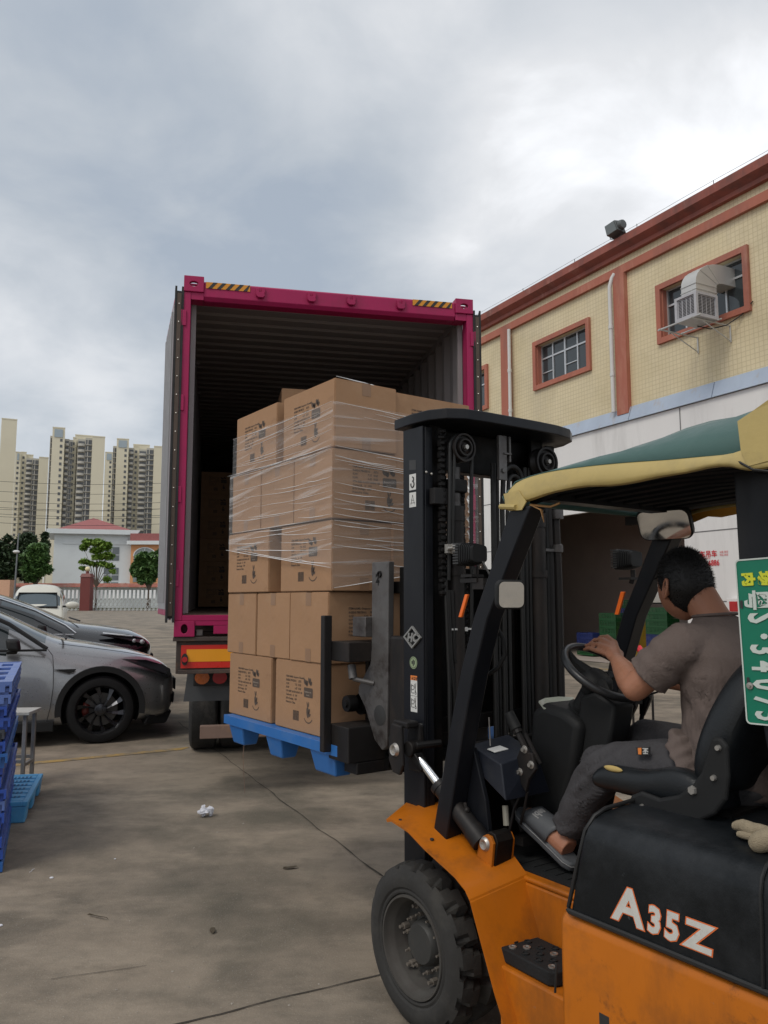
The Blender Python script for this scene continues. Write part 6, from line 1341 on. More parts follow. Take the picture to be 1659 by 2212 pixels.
hose([(2.40,2.02,1.56),(2.405,2.035,1.3),(2.41,2.06,1.15),(2.41,2.06,.6)], .011); hose([(2.40,2.04,1.56),(2.405,2.055,1.3),(2.41,2.135,1.1),(2.41,2.135,.5)], .009)
hose([(2.405,2.03,.5),(2.405,2.03,1.2),(2.40,2.01,1.6)], .008)
mb = P_(); mb.box((2.395,2.035,1.403),(2.40,2.145,1.410)); mb.box((2.392,2.105,1.398),(2.402,2.118,1.414)); part(mb, "cable_tie", mStW, smooth=0)
mb = P_(); mb.box((2.395,1.955,1.90),(2.43,2.06,1.965)); part(mb, "hose_clamp", mBkG, smooth=0, bevel=.003)
mb = P_(); mb.tube([(2.36,1.985,1.722),(2.36,2.06,1.726)], .008, 8); mb.lathe((2.36,2.01,1.722),(0,1,0),[(.008,0),(.02,.002),(.02,.014),(.008,.016)],12); mb.box((2.365,1.995,1.705),(2.385,2.10,1.74)); part(mb, "clamp_bolt", mZn)
mb = P_(); mb.sphere((2.435,1.945,2.03),.006,8,6); mb.sphere((2.435,1.972,2.025),.006,8,6); part(mb, "rivets", mZn)
# mast stickers (on the left web, plane v=1.93)
def onweb(name, pts, m, par=oL, e=.0006): mb = P_(); mb.add([(u, 1.93-e, z) for u, z in pts], [tuple(range(len(pts)))]); return mb.build(name, m, par, smooth=0)
def wrect(name, u0, u1, z0, z1, m, e=.0006, par=oL): return onweb(name, [(u0,z0),(u1,z0),(u1,z1),(u0,z1)], m, par, e)
uc = 2.505
onweb("sensor_recess", [(uc-.022,2.045),(uc+.022,2.05),(uc+.022,2.09),(uc-.022,2.085)], mStK)
q = wrect("hook_sticker", uc-.022, uc+.022, 1.965, 2.03, mStW); mb = P_(); mb.tube([(uc, 1.9288, 2.018)] + [(uc+.009*math.sin(R(a)), 1.9288, 2.009-.009*math.cos(R(a)) + .0) for a in (180, 240, 300, 360)] + [(uc-.011*math.sin(R(a)), 1.9288, 1.988+.013*math.cos(R(a))) for a in (0, 50, 100, 150, 200, 250, 290)], .003, 5); mb.build("hook_symbol", mStK, q)
q = wrect("lift_sticker", uc-.022, uc+.022, 1.895, 1.955, mStW); mb = P_()
for a, b_ in (((uc-.012, 1.905), (uc, 1.945)), ((uc, 1.945), (uc+.012, 1.905)), ((uc-.014, 1.912), (uc+.014, 1.912)), ((uc-.008, 1.922), (uc+.01, 1.925))): mb.tube([(a[0], 1.929, a[1]), (b_[0], 1.929, b_[1])], .0009, 4)
mb.build("lift_symbol", mStK, q)
# diamond emblem
mEm = mat("emblem_alloy", (.28,.28,.27), .45, .4); uc2, zc2 = 2.505, 1.375
mb = P_(); s, h = .056, .044
o1 = [(uc2+s, zc2), (uc2, zc2+h), (uc2-s, zc2), (uc2, zc2-h)]; o2 = [(uc2+(u-uc2)*.82, zc2+(z-zc2)*.82) for u, z in o1]
for i in range(4):
    j = (i+1) % 4; 
    p = [o1[i], o1[j], o2[j], o2[i]]; mb.add([(u, 1.921, z) for u, z in p] + [(u, 1.9295, z) for u, z in p], [(0,1,2,3),(4,5,6,7),(0,1,5,4),(1,2,6,5),(2,3,7,6),(3,0,4,7)])
me = text_mesh("HC", .046, .0022, extrude=.003, shear=.2); mb.merge(me, Matrix(((-1,0,0,uc2+.031),(0,0,-1,1.924),(0,1,0,zc2-.0165),(0,0,0,1)))); mb.build("diamond_emblem", mEm, oL, smooth=0)
mb = P_(); mb.lathe((uc, 1.9294, 1.275), (0,-1,0), [(0,0),(.024,0),(.024,-.0005)], 20); q = mb.build("round_sticker", mStG, oL); mb = P_(); mb.lathe((uc, 1.9288, 1.275), (0,-1,0), [(.019,0),(.021,0)], 20); mb.box((uc-.003,1.9286,1.262),(uc+.003,1.929,1.288)); mb.box((uc-.011,1.9286,1.268),(uc-.006,1.929,1.284)); mb.box((uc+.005,1.9286,1.27),(uc+.011,1.929,1.282)); mb.build("print", mStK, q)
q = wrect("warning_sticker", uc-.024, uc+.018, .995+.09, 1.225, mStW); wrect("warning_header", uc-.024, uc+.018, 1.207, 1.225, mStO, .0009, oL)
mb = P_()
for zb in (1.150, 1.095):
    mb.lathe((uc+.004, 1.9289, zb+.028), (0,-1,0), [(.007,0),(.010,0)], 10); mb.tube([(uc-.016,1.929,zb+.048),(uc-.010,1.929,zb+.012)], .0013, 4); mb.tube([(uc-.006,1.929,zb+.044),(uc-.014,1.929,zb+.014)], .0013, 4); mb.lathe((uc-.014, 1.9289, zb+.008), (0,-1,0), [(.003,0),(.006,0)], 8); mb.tube([(uc+.012,1.929,zb+.042),(uc+.012,1.929,zb+.008),(uc-.004,1.929,zb+.008)], .0016, 4)
mb.box((uc-.024,1.9289,1.146),(uc+.018,1.929,1.1475)); mb.prism([(uc+.012,1.210),(uc+.002,1.210),(uc+.007,1.222)], 1, 1.9283, 1.9288); plate_text(mb, "警告", uc+.0, 1.2095, .013, .0003, 1.9284, 0)
mb.build("warning_symbols", mStK, q, smooth=0)
q = wrect("barcode_sticker", 2.452, 2.512, 1.005, 1.045, mStW); mb = P_(); rb = random.Random(6); u = 2.506
while u > 2.458: w = rb.choice((.0015,.0025)); mb.box((u-w, 1.9289, 1.019), (u, 1.929, 1.040)); u -= w+rb.choice((.0012,.002))
plate_text(mb, "A35Z 1905 3T 046-11", 2.507, 1.009, .0075, .0002, 1.9289, 0); mb.build("barcode", mStK, q, smooth=0)
# ---- tilt cylinder
mb = P_(); mb.prism([(2.52,1.05),(2.46,1.045),(2.45,.90),(2.47,.86),(2.515,.865),(2.54,.91),(2.54,.99)], 1, 1.832, 1.848); mb.prism([(2.50,1.05),(2.44,1.045),(2.43,.87),(2.51,.865),(2.52,.99)], 1, 1.905, 1.929); mb.box((2.44, 1.848, 1.035), (2.53, 1.905, 1.06)); tb = part(mb, "tilt_bracket", mBkG, smooth=0, bevel=.006)
mb = P_(); mb.lathe((2.495, 1.832, .952), (0,-1,0), [(.0,.004),(.012,.004),(.014,.010),(.020,.012),(.024,.004),(.026,0)], 20); mb.build("pin", mZn, tb)
mb = P_(); mb.lathe((2.44, 1.85, .96), (0,1,0), [(0,0),(.03,0),(.03,.055),(0,.055)], 18); mb.tube([(2.40,1.86,.978),(2.36,1.95,.985)], .014, 10); mb.hexa([(2.37,1.86,.89),(2.37,1.90,.89),(2.46,1.90,.94),(2.46,1.86,.94),(2.39,1.86,.93),(2.39,1.90,.93),(2.46,1.90,.985),(2.46,1.86,.985)]); part(mb, "rod_eye", mGrease, bevel=.004)
r0, r1 = Vector((2.40,1.88,.925)), Vector((2.09,1.90,.700)); dr_ = (r1-r0).normalized()
mb = P_(); mb.tube([r0, r0+dr_*.14], .0165, 18); part(mb, "chrome_rod", mChrome)
mb = P_(); mb.tube([r0+dr_*.125, r0+dr_*.145], .036, 20); mb.tube([r0+dr_*.145, r1], .033, 20); mb.tube([r1-dr_*.05, r1+dr_*.005], .037, 20); mb.sphere(tuple(r0+dr_*.30+Vector((0,0,.04))), .012, 8, 6); mb.tube([r0+dr_*.30+Vector((0,0,.03)), r0+dr_*.30+Vector((.01,0,.065))], .006, 8); part(mb, "tilt_cylinder", mBkG)
for v in (1.885, 1.975):
    mb = P_(); pr = [(p[0], p[2]) for p in ((2.097, 1.885, 0.653), (2.09, 1.885, 0.693), (2.075, 1.885, 0.72), (2.05, 1.885, 0.734), (2.028, 1.885, 0.732), (2.015, 1.885, 0.711), (2.027, 1.885, 0.628))]
    mb.prism(pr, 1, v, v+.012); q = part(mb, "clevis_plate", mOrg, smooth=0, bevel=.002)
mb = P_(); PC = (2.056, 1.885, 0.702); mb.lathe(PC, (0,-1,0), [(0,.002),(.008,.002),(.010,.007),(.017,.009),(.022,.004),(.024,0)], 20); part(mb, "clevis_pin", mZn)
mb = P_(); pr = [(p[0]-.004, p[2]+.004) for p in ((2.097, 1.885, 0.648), (2.09, 1.885, 0.698), (2.072, 1.885, 0.727), (2.048, 1.885, 0.74), (2.025, 1.885, 0.735), (2.012, 1.885, 0.712), (2.027, 1.885, 0.628))]; mb.prism(pr, 1, 1.898, 1.974); part(mb, "cylinder_eye", mGrease, bevel=.003)
# ---- carriage and forks
def cplate(v0, v1, m):
    mb = P_(); mb.prism([(2.672,1.683),(2.796,1.683),(2.799,1.315),(2.81,1.25),(2.895,1.15),(2.90,1.12),(2.85,1.07),(2.775,.94),(2.72,.905),(2.686,.925)], 1, v0, v1); return part(mb, "carriage_side_plate", m, smooth=0, bevel=.004)
cpL = cplate(1.93, 1.96, mGreS); cplate(mir(1.96)+.05, mir(1.93)+.05, mGreS)
mb = P_(); mb.prism([(2.575,1.375),(2.68,1.375),(2.684,.925),(2.60,.92),(2.575,.95)], 1, 1.936, 1.975); part(mb, "carriage_bracket", mBkG, smooth=0, bevel=.012)
mb = P_(); mb.lathe((2.735, 1.929, 1.045), (0,-1,0), [(0,.0005),(.040,.0005),(.042,0)], 22); mb.build("plate_hole", mStK, cpL)
mb = P_(); plate_text(mb, "2", 2.765, 1.597, .05, .003, 1.9292, 0); plate_text(mb, "1", 2.755, 1.585, .03, .002, 1.9292, 0); mb.lathe((2.735,1.929,1.63),(0,-1,0),[(.008,0),(.009,.006),(.014,.006),(.015,0)],14); mb.build("weld_number", mGrease, cpL, smooth=0)
mb = P_(); mb.lathe((2.93, 1.90, 1.075), (0,-1,0), [(0,.02),(.014,.02),(.016,.012),(.034,.012),(.036,0),(.036,-.03)], 20); mb.lathe((2.885,1.93,1.075),(0,-1,0),[(.045,0),(.045,-.04),(0,-.04)],18); part(mb, "pivot_boss", mGrease)
mb = P_(); mb.box((2.62, 1.98, .98), (2.665, 2.66, 1.66)); mb.box((2.66,1.98,1.55),(2.80,2.66,1.60)); part(mb, "carriage", mGrease, smooth=0, bevel=.004)
mb = P_(); mb.box((2.93, 1.775, .88), (2.962, 1.815, 1.455)); mb.box((2.93, 2.82, .88), (2.962, 2.86, 1.455)); mb.box((2.80, 1.816, 1.262), (2.955, 2.819, 1.345)); mb.box((2.80, 1.816, .85), (2.955, 2.60, .995)); mb.box((2.80, 1.86, .80), (2.90, 2.30, .849)); bf = part(mb, "backrest_frame", mBkG, smooth=0, bevel=.004)
mb = P_(); mb.cyl((2.93,1.7745,1.40),(2.93,1.7765,1.40),.0,6) if False else None; mb.box((2.80,1.90,1.365),(2.90,1.99,1.45)); mb.build("frame_lock", mGreS, bf, bevel=.003); mb = P_(); mb.tube([(2.86,1.87,1.245),(2.84,1.865,1.19)], .018, 12); mb.tube([(2.84,1.865,1.19),(2.78,1.93,1.172)], .010, 8); mb.build("lock_pin", mGreS, bf)
for v in (2.03, 2.50):
    mb = P_(); mb.box((2.962, v, .79), (2.99, v+.12, 1.30)); mb.hexa([(2.962,v,.79),(4.02,v+.02,.815),(4.02,v+.10,.815),(2.962,v+.12,.79),(2.962,v,.835),(4.02,v+.02,.83),(4.02,v+.10,.83),(2.962,v+.12,.835)]); part(mb, "fork", mGrease, smooth=0)
mb = P_(); mb.tube([(2.80,2.0,.84),(2.80,2.62,.84)], .035, 12); mb.box((2.74,2.04,.80),(2.86,2.14,.90)); part(mb, "side_shift_cylinder", mGrease)
# ---- work lamps
def wlamp(u, v, z, nm_label):
    def T(p): return F((u + p[0], v + p[1], z + p[2]))
    mb = MB(T); mb.prism(rr_poly(-.047, .047, -.043, .043, .018), 0, .0, .025); lm = part(mb, "work_lamp", mPlB, smooth=30, bevel=.004)
    for k in range(7): mb = MB(T); a = -.008-k*.0078; s = 1-k*.035; mb.prism(rr_poly(-.048*s, .048*s, -.042*s, .042*s, .018), 0, a, a+.0045); mb.build("cooling_fin", mPlB, lm, smooth=30)
    mb = MB(T); mb.prism(rr_poly(-.036, .036, -.030, .030, .012), 0, -.062, .0); mb.build("lamp_core", mPlB, lm, smooth=30)
    mb = MB(T)
    for k in range(8): a = -.036+k*.0102; mb.box((.0, -.0515, a), (.03, -.0500, a+.0055)); 
    mb.build("side_slot", mStK, lm, smooth=0)
    mb = MB(T); mb.tube([(-.04,0,-.045),(-.04,0,-.075),(-.03,.0,-.10)], .010, 8); mb.box((-.05,-.03,-.085),(.01,.03,-.075)); mb.build("lamp_bracket", mBkG, lm)
    return lm
l1 = wlamp(2.20, 1.955, 1.690, ""); mb = P_(); mb.tube([(2.14,1.97,1.66),(2.09,1.96,1.61),(2.06,1.94,1.56),(2.06,1.93,1.50)], .0045, 6); mb.build("lamp_cable", mHose, l1)
wlamp(2.10, 2.735, 1.69, "")
mb = P_(); mb.box((2.13,1.93,1.585),(2.22,1.99,1.60)); mb.box((2.10,1.935,1.56),(2.16,1.96,1.60)); part(mb, "lamp_arm", mBkG, smooth=0)
# amber reflectors on the pillars
for v, pp in ((1.849, pL), (2.654, pR)):
    mb = P_()
    a = [(2.092,1.541),(2.076,1.541),(2.112,1.461),(2.128,1.461)] if v < 2 else [(2.055,1.555),(2.035,1.555),(2.07,1.462),(2.09,1.462)]
    mb.prism(a, 1, v-.010, v); mb.build("amber_reflector", mAmb, pp, smooth=0, bevel=.002)
# ---- mirrors
def mirror(c, nrm, upv, w, h, depth, nm="rear_view_mirror", rad=.02, arm=None, par=None):
    c = F(c); nz = (FU*nrm[0] + FV*nrm[1] + ZZ*nrm[2]).normalized(); x = ZZ.cross(nz).normalized(); y = nz.cross(x)
    def T(p): return c + x*p[0] + y*p[1] + nz*p[2]
    mb = MB(T); mb.prism(rr_poly(-w/2, w/2, -h/2, h/2, rad), 2, -depth, 0); m_ = part(mb, nm, mPlB, par, smooth=30, bevel=.005, bseg=3)
    mb = MB(T); mb.prism(rr_poly(-w/2+.006, w/2-.006, -h/2+.006, h/2-.006, rad*.85), 2, .0005, .0015); mb.build("mirror_glass", mMir, m_, smooth=0)
    if arm: mb = MB(F); mb.tube(arm, .007, 8); mb.build("mirror_arm", mBk, m_)
    return m_
mirror((1.787,1.765,1.538), (-.93,-.30,-.05), None, .098, .092, .022, arm=[(1.80,1.77,1.54),(1.86,1.80,1.55),(1.93,1.86,1.56)])
mirror((1.81,2.60,1.805), (-.22,-.85,-.48), None, .205, .128, .03, rad=.032, arm=[(1.82,2.62,1.82),(1.80,2.64,1.86),(1.79,2.64,1.88)])
mirror((2.07,2.90,1.555), (-.9,-.30,-.02), None, .115, .10, .02, arm=[(2.08,2.89,1.55),(2.05,2.80,1.56),(2.04,2.72,1.56)])
# grab handle on the left pillar
mb = P_(); mb.tube([(2.085,1.935,1.432),(2.055,1.955,1.425),(2.032,1.965,1.385),(2.030,1.968,1.33),(2.06,1.965,1.285),(2.095,1.955,1.262),(2.125,1.935,1.273)], .0085, 10); part(mb, "grab_handle", mPlB)
# small box, parking brake lever
mBox = mat("dark_blue_panel", (.012,.015,.024), .4, var=.1, dirt=(.05,.05,.05), damt=.4, dscale=6)
mb = P_(); mb.hexa([(2.19,1.95,.93),(2.02,1.95,.84),(2.02,2.17,.84),(2.19,2.17,.93),(2.20,1.95,1.00),(2.045,1.955,.957),(2.035,2.12,.985),(2.18,2.12,1.025)]); bx = part(mb, "lever_box", mBox, smooth=0, bevel=.004)
mb = P_(); mb.hexa([(2.135,1.975,.9915),(2.105,1.985,.9835),(2.10,2.045,.9895),(2.132,2.035,.9975),(2.135,1.975,.994),(2.105,1.985,.986),(2.10,2.045,.992),(2.132,2.035,1.0)]); mb.build("white_label", mStW, bx, smooth=0)
mb = P_(); mb.lathe((2.155,1.949,.915),(0,-1,0),[(0,.001),(.021,.001),(.022,0)],20); mb.build("green_disc_sticker", mat("disc_green",(.06,.14,.08),.5), bx)
mb = P_(); a, b_ = Vector((2.085,2.035,1.12)), Vector((1.985,2.045,.965)); mb.tube([a, a.lerp(b_, .35)], .021, 12, rs=[.019,.021]); lv_ = part(mb, "brake_lever", mPlB, bevel=.003)
mb = P_(); mb.tube([a.lerp(b_, .35), a.lerp(b_, .42)], .017, 10); mb.tube([a.lerp(b_, .4), b_], .011, 8); mb.tube([a.lerp(b_,.45)+Vector((0,.03,0)), b_+Vector((-.01,.03,-.01))], .008, 8); mb.build("lever_shaft", mBkG, lv_)
mb = P_(); mb.prism([(2.03,1.0),(1.97,.995),(1.955,.945),(1.99,.905),(2.005,.86),(2.04,.90),(2.055,.95)], 1, 2.03, 2.045); q = part(mb, "lever_plate", mBkG, smooth=0, bevel=.003)
for u, z in ((2.005,1.005),(2.03,.925),(1.975,.958)):
    mb = P_(); mb.lathe((u, 2.030, z), (0,-1,0), [(0,.012),(.007,.012),(.008,.003),(.013,.002),(.014,0)], 12); mb.build("bolt", mZn, q)
hose([(2.005,2.04,.86),(2.03,2.05,.80),(2.06,2.06,.74)], .005, mBkG, "brake_cable"); hose([(2.03,2.05,.87),(2.06,2.03,.80),(2.075,2.02,.72)], .005, mBkG, "brake_cable")
mb = P_(); mb.tube([(2.095,2.02,.80),(2.085,2.015,.735)], .011, 10); part(mb, "pale_hose_sleeve", mat("pale_sleeve",(.30,.29,.24),.6))
# fire wall / front cowl behind box
mb = P_(); mb.hexa([(2.22,1.98,.62),(2.26,1.98,.62),(2.26,2.66,.62),(2.22,2.66,.62),(2.22,2.02,1.0),(2.25,2.02,1.0),(2.25,2.62,1.0),(2.22,2.62,1.0)]); part(mb, "cowl_panel", mGrease, smooth=0)
for (p0, p1, r_) in (((2.19,1.96,1.04),(2.18,1.96,1.20),.0025),((2.145,2.0,1.0),(2.15,2.0,1.10),.0025)): hose([p0, p1], r_, mZn, "thin_rod")
# ---- dashboard / steering
mb = P_(); pr = [(2.15,1.02),(2.14,1.11),(2.08,1.142),(1.98,1.128),(1.90,1.09),(1.93,.95),(1.98,.80),(2.02,.62),(2.17,.62)]
mb.prism(pr, 1, 2.20, 2.42); ds = part(mb, "dashboard", mPlB, smooth=30, bevel=.03, bseg=4)
mDisp = mat("pale_display_face", (.36,.38,.32), .35, var=.05, scale=20)
mb = P_(); mb.add([(2.095, 2.2, 1.146), (2.073, 2.2, 1.126), (2.05, 2.21, 1.112), (2.021, 2.24, 1.105), (1.999, 2.28, 1.113), (2.12, 2.42, 1.142), (2.199, 2.42, 1.137), (2.214, 2.36, 1.134)], [tuple(range(8))]); dp_ = mb.build("display_face", mDisp, ds, smooth=0, thick=.006)
mb = P_(); mb.prism([(1.95,1.05),(1.93,1.18),(1.86,1.20),(1.775,1.165),(1.80,1.05),(1.85,.90),(1.92,.65),(2.03,.65),(1.98,.90)], 1, 2.235, 2.345); part(mb, "steering_column", mPlB, smooth=30, bevel=.012)
WC = Vector((1.872, 2.29, 1.268)); wa = Vector((-.574, 0, .819)).normalized(); wb = Vector((.819, 0, .574)); wcx = Vector((0, 1, 0))
mb = P_(); mb.tube([WC-wa*.19, WC-wa*.10], .036, 18); mb.tube([WC-wa*.11, WC-wa*.055], .045, 18, rs=[.03,.048]); mb.lathe(tuple(WC-wa*.18),tuple(wa),[(.036,0),(.048,.002),(.048,.012),(.036,.014)],16); part(mb, "column_boot", mPlB)
mb = P_(); rw_ = .142; pts = [WC + wb*math.cos(2*math.pi*k/40)*rw_ + wcx*math.sin(2*math.pi*k/40)*rw_ for k in range(41)]; mb.tube(pts, .0145, 12, cap=False); sw = part(mb, "steering_wheel", mat("steering_wheel_black", (.02,.021,.023), .35, var=.08))
mb = P_(); mb.lathe(tuple(WC-wa*.06), tuple(wa), [(0,.055),(.03,.052),(.05,.04),(.062,.02),(.055,0)], 20)
for an in (90, 210, 330): d_ = wb*math.cos(R(an))+wcx*math.sin(R(an)); mb.tube([WC-wa*.03+d_*.04, WC-wa*.02+d_*.10, WC+d_*(rw_-.005)], .013, 8, rs=[.022,.015,.011])
mb.build("hub", mPlB, sw)
mb = P_(); q0 = WC - wa*.13 + Vector((-.02,.05,0)); mb.tube([(1.80,2.345,1.168),(1.77,2.40,1.185),(1.745,2.44,1.20)], .0035, 6); mb.prism([(1.80,1.155),(1.80,1.175),(1.775,1.178),(1.775,1.158)], 1, 2.345, 2.385); part(mb, "indicator_stalk", mPlB)
# levers on the right
mb = P_(); mb.hexa([(2.20,2.44,.98),(1.86,2.44,.95),(1.86,2.72,.95),(2.20,2.72,.98),(2.20,2.44,1.005),(1.86,2.44,.975),(1.86,2.72,.975),(2.20,2.72,1.005)]); part(mb, "lever_console", mBox, smooth=0, bevel=.004)
mb = P_(); mb.hexa([(2.15,2.445,1.004),(2.06,2.445,.997),(2.06,2.54,.997),(2.15,2.54,1.004),(2.15,2.445,1.008),(2.06,2.445,1.0),(2.06,2.54,1.0),(2.15,2.54,1.008)]); part(mb, "console_label", mStW, smooth=0)
for a, b_, kn in (((1.924, 2.55, 1.011),(1.898, 2.55, 1.103),1),((1.953, 2.5, 0.999),(1.929, 2.5, 1.076),1),((2.06,2.53,.99),(2.01,2.53,1.15),0),((2.09,2.56,.99),(2.06,2.56,1.16),0),((2.03,2.58,.99),(2.0,2.58,1.16),0)):
    A3, B3 = Vector(a), Vector(b_); mb = P_(); mb.tube([A3, B3], .0085, 8); lv = part(mb, "control_lever", mPlB)
    if kn: mb = P_(); d_ = (B3-A3).normalized(); mb.tube([B3-d_*.01, B3+d_*.03, B3+d_*.06, B3+d_*.082, B3+d_*.09], .02, 14, rs=[.011,.019,.025,.022,.010]); mb.build("lever_knob", mat("gloss_black_knob",(.012,.012,.013),.15), lv, smooth=60)
# brake pedal etc under dash
mb = P_(); mb.tube([(2.14,2.10,.80),(2.09,2.10,.70)], .01, 8); mb.box((2.06,2.07,.66),(2.10,2.15,.69)); part(mb, "pedal", mBkG)
# ---- seat
sc_ = [1.985, 2.045, 2.30, 2.555, 2.615]
def cushion():
    # cushion with raised side bolsters; section in v,z swept along u
    mb = P_(); us = [(1.69,.955,.0),(1.675,.99,.0),(1.62,1.005,.0),(1.5,1.0,.0),(1.40,1.03,.012),(1.32,1.02,.0),(1.27,.99,0)]
    pts = []; 
    for i, (u, zt, ex) in enumerate(us):
        zb = .93 if i else .945
        b = zt + .018 + ex; sec = [(2.03,zb),(1.995,zb+.015),(1.985,(zb+b)/2),(1.992,b-.012),(2.02,b),(2.06,b-.006),(2.10,zt-.015),(2.30,zt-.022),(2.50,zt-.015),(2.54,b-.006),(2.58,b),(2.608,b-.012),(2.615,(zb+b)/2),(2.605,zb+.015),(2.57,zb)]
        pts += [(u, v, z) for v, z in sec]
    k = 15; mb.add(pts, [(i*k+j, i*k+(j+1) % k, (i+1)*k+(j+1) % k, (i+1)*k+j) for i in range(len(us)-1) for j in range(k)] + [tuple(range(k)), tuple(range((len(us)-1)*k, len(us)*k))])
    return part(mb, "seat_cushion", mSeat, smooth=60, sub=2)
cushion()
def backrest():
    mb = P_(); lv = [(.98,1.345,1.245,2.01),(1.06,1.352,1.235,1.995),(1.15,1.328,1.205,2.0),(1.24,1.292,1.165,2.02),(1.32,1.255,1.125,2.055),(1.365,1.225,1.11,2.10),(1.385,1.19,1.125,2.16),(1.39,1.165,1.14,2.22)]
    pts = []
    for z, uf, ub, vo in lv:
        m_ = 4.6 - vo; cf = uf-.035
        sec = [(uf-.004,vo+.015),(uf+.0,vo+.045),(cf,vo+.11),(cf-.006,2.30),(cf,m_-.11),(uf,m_-.045),(uf-.004,m_-.015),(uf-.045,m_),(ub+.02,m_-.01),(ub,m_-.06),(ub-.008,2.30),(ub,vo+.06),(ub+.02,vo+.01),(uf-.045,vo)]
        pts += [(u, v, z) for u, v in sec]
    k = 14; n = len(lv); mb.add(pts, [(i*k+j, i*k+(j+1) % k, (i+1)*k+(j+1) % k, (i+1)*k+j) for i in range(n-1) for j in range(k)] + [tuple(range(k)), tuple(range((n-1)*k, n*k))])
    return part(mb, "seat_back", mSeat, smooth=60, sub=2)
sb = backrest()
mb = P_(); mb.tube([(1.346,2.006,1.0),(1.352,1.99,1.06),(1.328,1.995,1.15),(1.292,2.014,1.24),(1.255,2.048,1.32),(1.226,2.09,1.367),(1.19,2.15,1.392)], .004, 6); pass
mb = P_(); mb.tube([(1.69,1.99,.99),(1.62,1.988,1.018),(1.5,1.988,1.018),(1.42,1.988,1.045),(1.36,1.988,1.045)], .004, 6); pass
# side hinge bracket with bolts
mb = P_(); mb.prism([(1.53,.925),(1.515,.955),(1.48,.972),(1.42,.965),(1.36,.985),(1.315,1.02),(1.285,1.06),(1.262,1.12),(1.25,1.155),(1.225,1.16),(1.205,1.14),(1.205,1.06),(1.215,1.0),(1.25,.955),(1.30,.925),(1.37,.905),(1.46,.905)], 1, 1.965, 1.984); hg = part(mb, "seat_hinge_cover", mPlB, smooth=0, bevel=.010, bseg=3)
for u, z, r_ in ((1.31,1.008,.0135),(1.245,1.052,.008),(1.228,1.132,.008),(1.475,.932,.007),(1.39,.928,.008)):
    mb = P_(); mb.lathe((u, 1.965, z), (0,-1,0), [(0,.010),(r_*.8,.010),(r_,.004),(r_,0)], 6 if r_ > .01 else 12); mb.build("bolt", mZn, hg, smooth=0)
mb = P_(); mb.box((1.24,2.03,.935),(1.60,2.57,.949)); part(mb, "seat_base", mGrease, smooth=0)
mb = P_(); mb.box((.95,2.10,.94),(1.15,2.5,1.25)); part(mb, "rear_equipment_box", mGrease, smooth=0, bevel=.02)
mb = P_(); mb.lathe((1.56, 1.972, 1.006), (0,-1,0), [(0,.004),(.02,.003),(.026,-.002)], 14) if False else mb.sphere((1.60,1.996,1.012),.022,12,6,(1.6,.35,.42)); part(mb, "worn_foam_patch", mat("yellow_foam", (.45,.33,.12), .9), smooth=60)

# ---- canopy cloth tied over the guard
mTG = mat("green_tarpaulin", (.045,.105,.092), .45, var=.08, scale=5, dirt=(.10,.17,.16), damt=.4, dscale=4, bump=.15, bscale=25); mTY = mat("khaki_yellow_tarpaulin", (.44,.335,.12), .5, var=.08, scale=6, dirt=(.25,.2,.1), damt=.5, dscale=5, bump=.15, bscale=25)
cv = thing("canopy_cloth", "green and khaki tarpaulin tied over the forklift overhead guard", "tarpaulin", tuple(F((1.4, 2.29, 1.95))))
us = [(1.905,1.888,1.885,1.838,1.852),(1.87,1.925,1.915,1.835,1.842),(1.80,1.950,1.925,1.842,1.846),(1.72,1.968,1.930,1.858,1.853),(1.64,1.984,1.928,1.862,1.848),(1.56,2.0,1.925,1.866,1.850),(1.47,2.012,1.92,1.852,1.852),(1.38,2.022,1.913,1.853,1.85),(1.30,2.030,1.905,1.862,1.852),(1.22,2.036,1.90,1.858,1.852),(1.15,2.040,1.895,1.866,1.848),(1.09,2.040,1.89,1.862,1.846),(1.05,2.035,1.886,1.838,1.85),(.99,2.03,1.886,1.845,1.85),(.92,2.02,1.885,1.838,1.85)]
mb = P_(); pts = []
for i, (u, zr, zk_, zh_, vh) in enumerate(us):
    w = .006*math.sin(i*1.9)
    pts += [(u-.015, 2.29, zr+.04), (u-.01, 2.10, zr+.01+w), (u, 1.99, zr-.028), (u, 1.925, (zr+zk_)/2-.004), (u, 1.875, zk_)]
n = len(us); k = 5; mb.add(pts, [(i*k+j, (i+1)*k+j, (i+1)*k+j+1, i*k+j+1) for i in range(n-1) for j in range(k-1)])
mb.add([(a, mir(b_), c) for a, b_, c in pts], [(i*k+j, (i+1)*k+j, (i+1)*k+j+1, i*k+j+1) for i in range(n-1) for j in range(k-1)])
mb.build("green_top", mTG, cv, smooth=40, thick=.004)
for side in (0, 1):
    mb = P_(); pts = []
    for i, (u, zr, zk_, zh_, vh) in enumerate(us):
        q = (lambda v: v) if side == 0 else mir
        if i == n-3 and not side: zk_ += .02
        bil = .006 + .005*math.sin(i*1.3)
        pts += [(u, q(1.876), zk_+.001), (u, q(1.866-bil), zk_*.6+zh_*.4), (u, q(1.860-bil*.8), zk_*.25+zh_*.75), (u, q(vh+.004), zh_), (u+.004, q(vh+.022+.008*(i % 3)), zh_-.004), (u+.004, q(vh+.02), zh_+.012)]
    k = 6; mb.add(pts, [(i*k+j, (i+1)*k+j, (i+1)*k+j+1, i*k+j+1) for i in range(n-1) for j in range(k-1)])
    mb.build("khaki_flap", mTY, cv, smooth=50, thick=.003, sub=1)
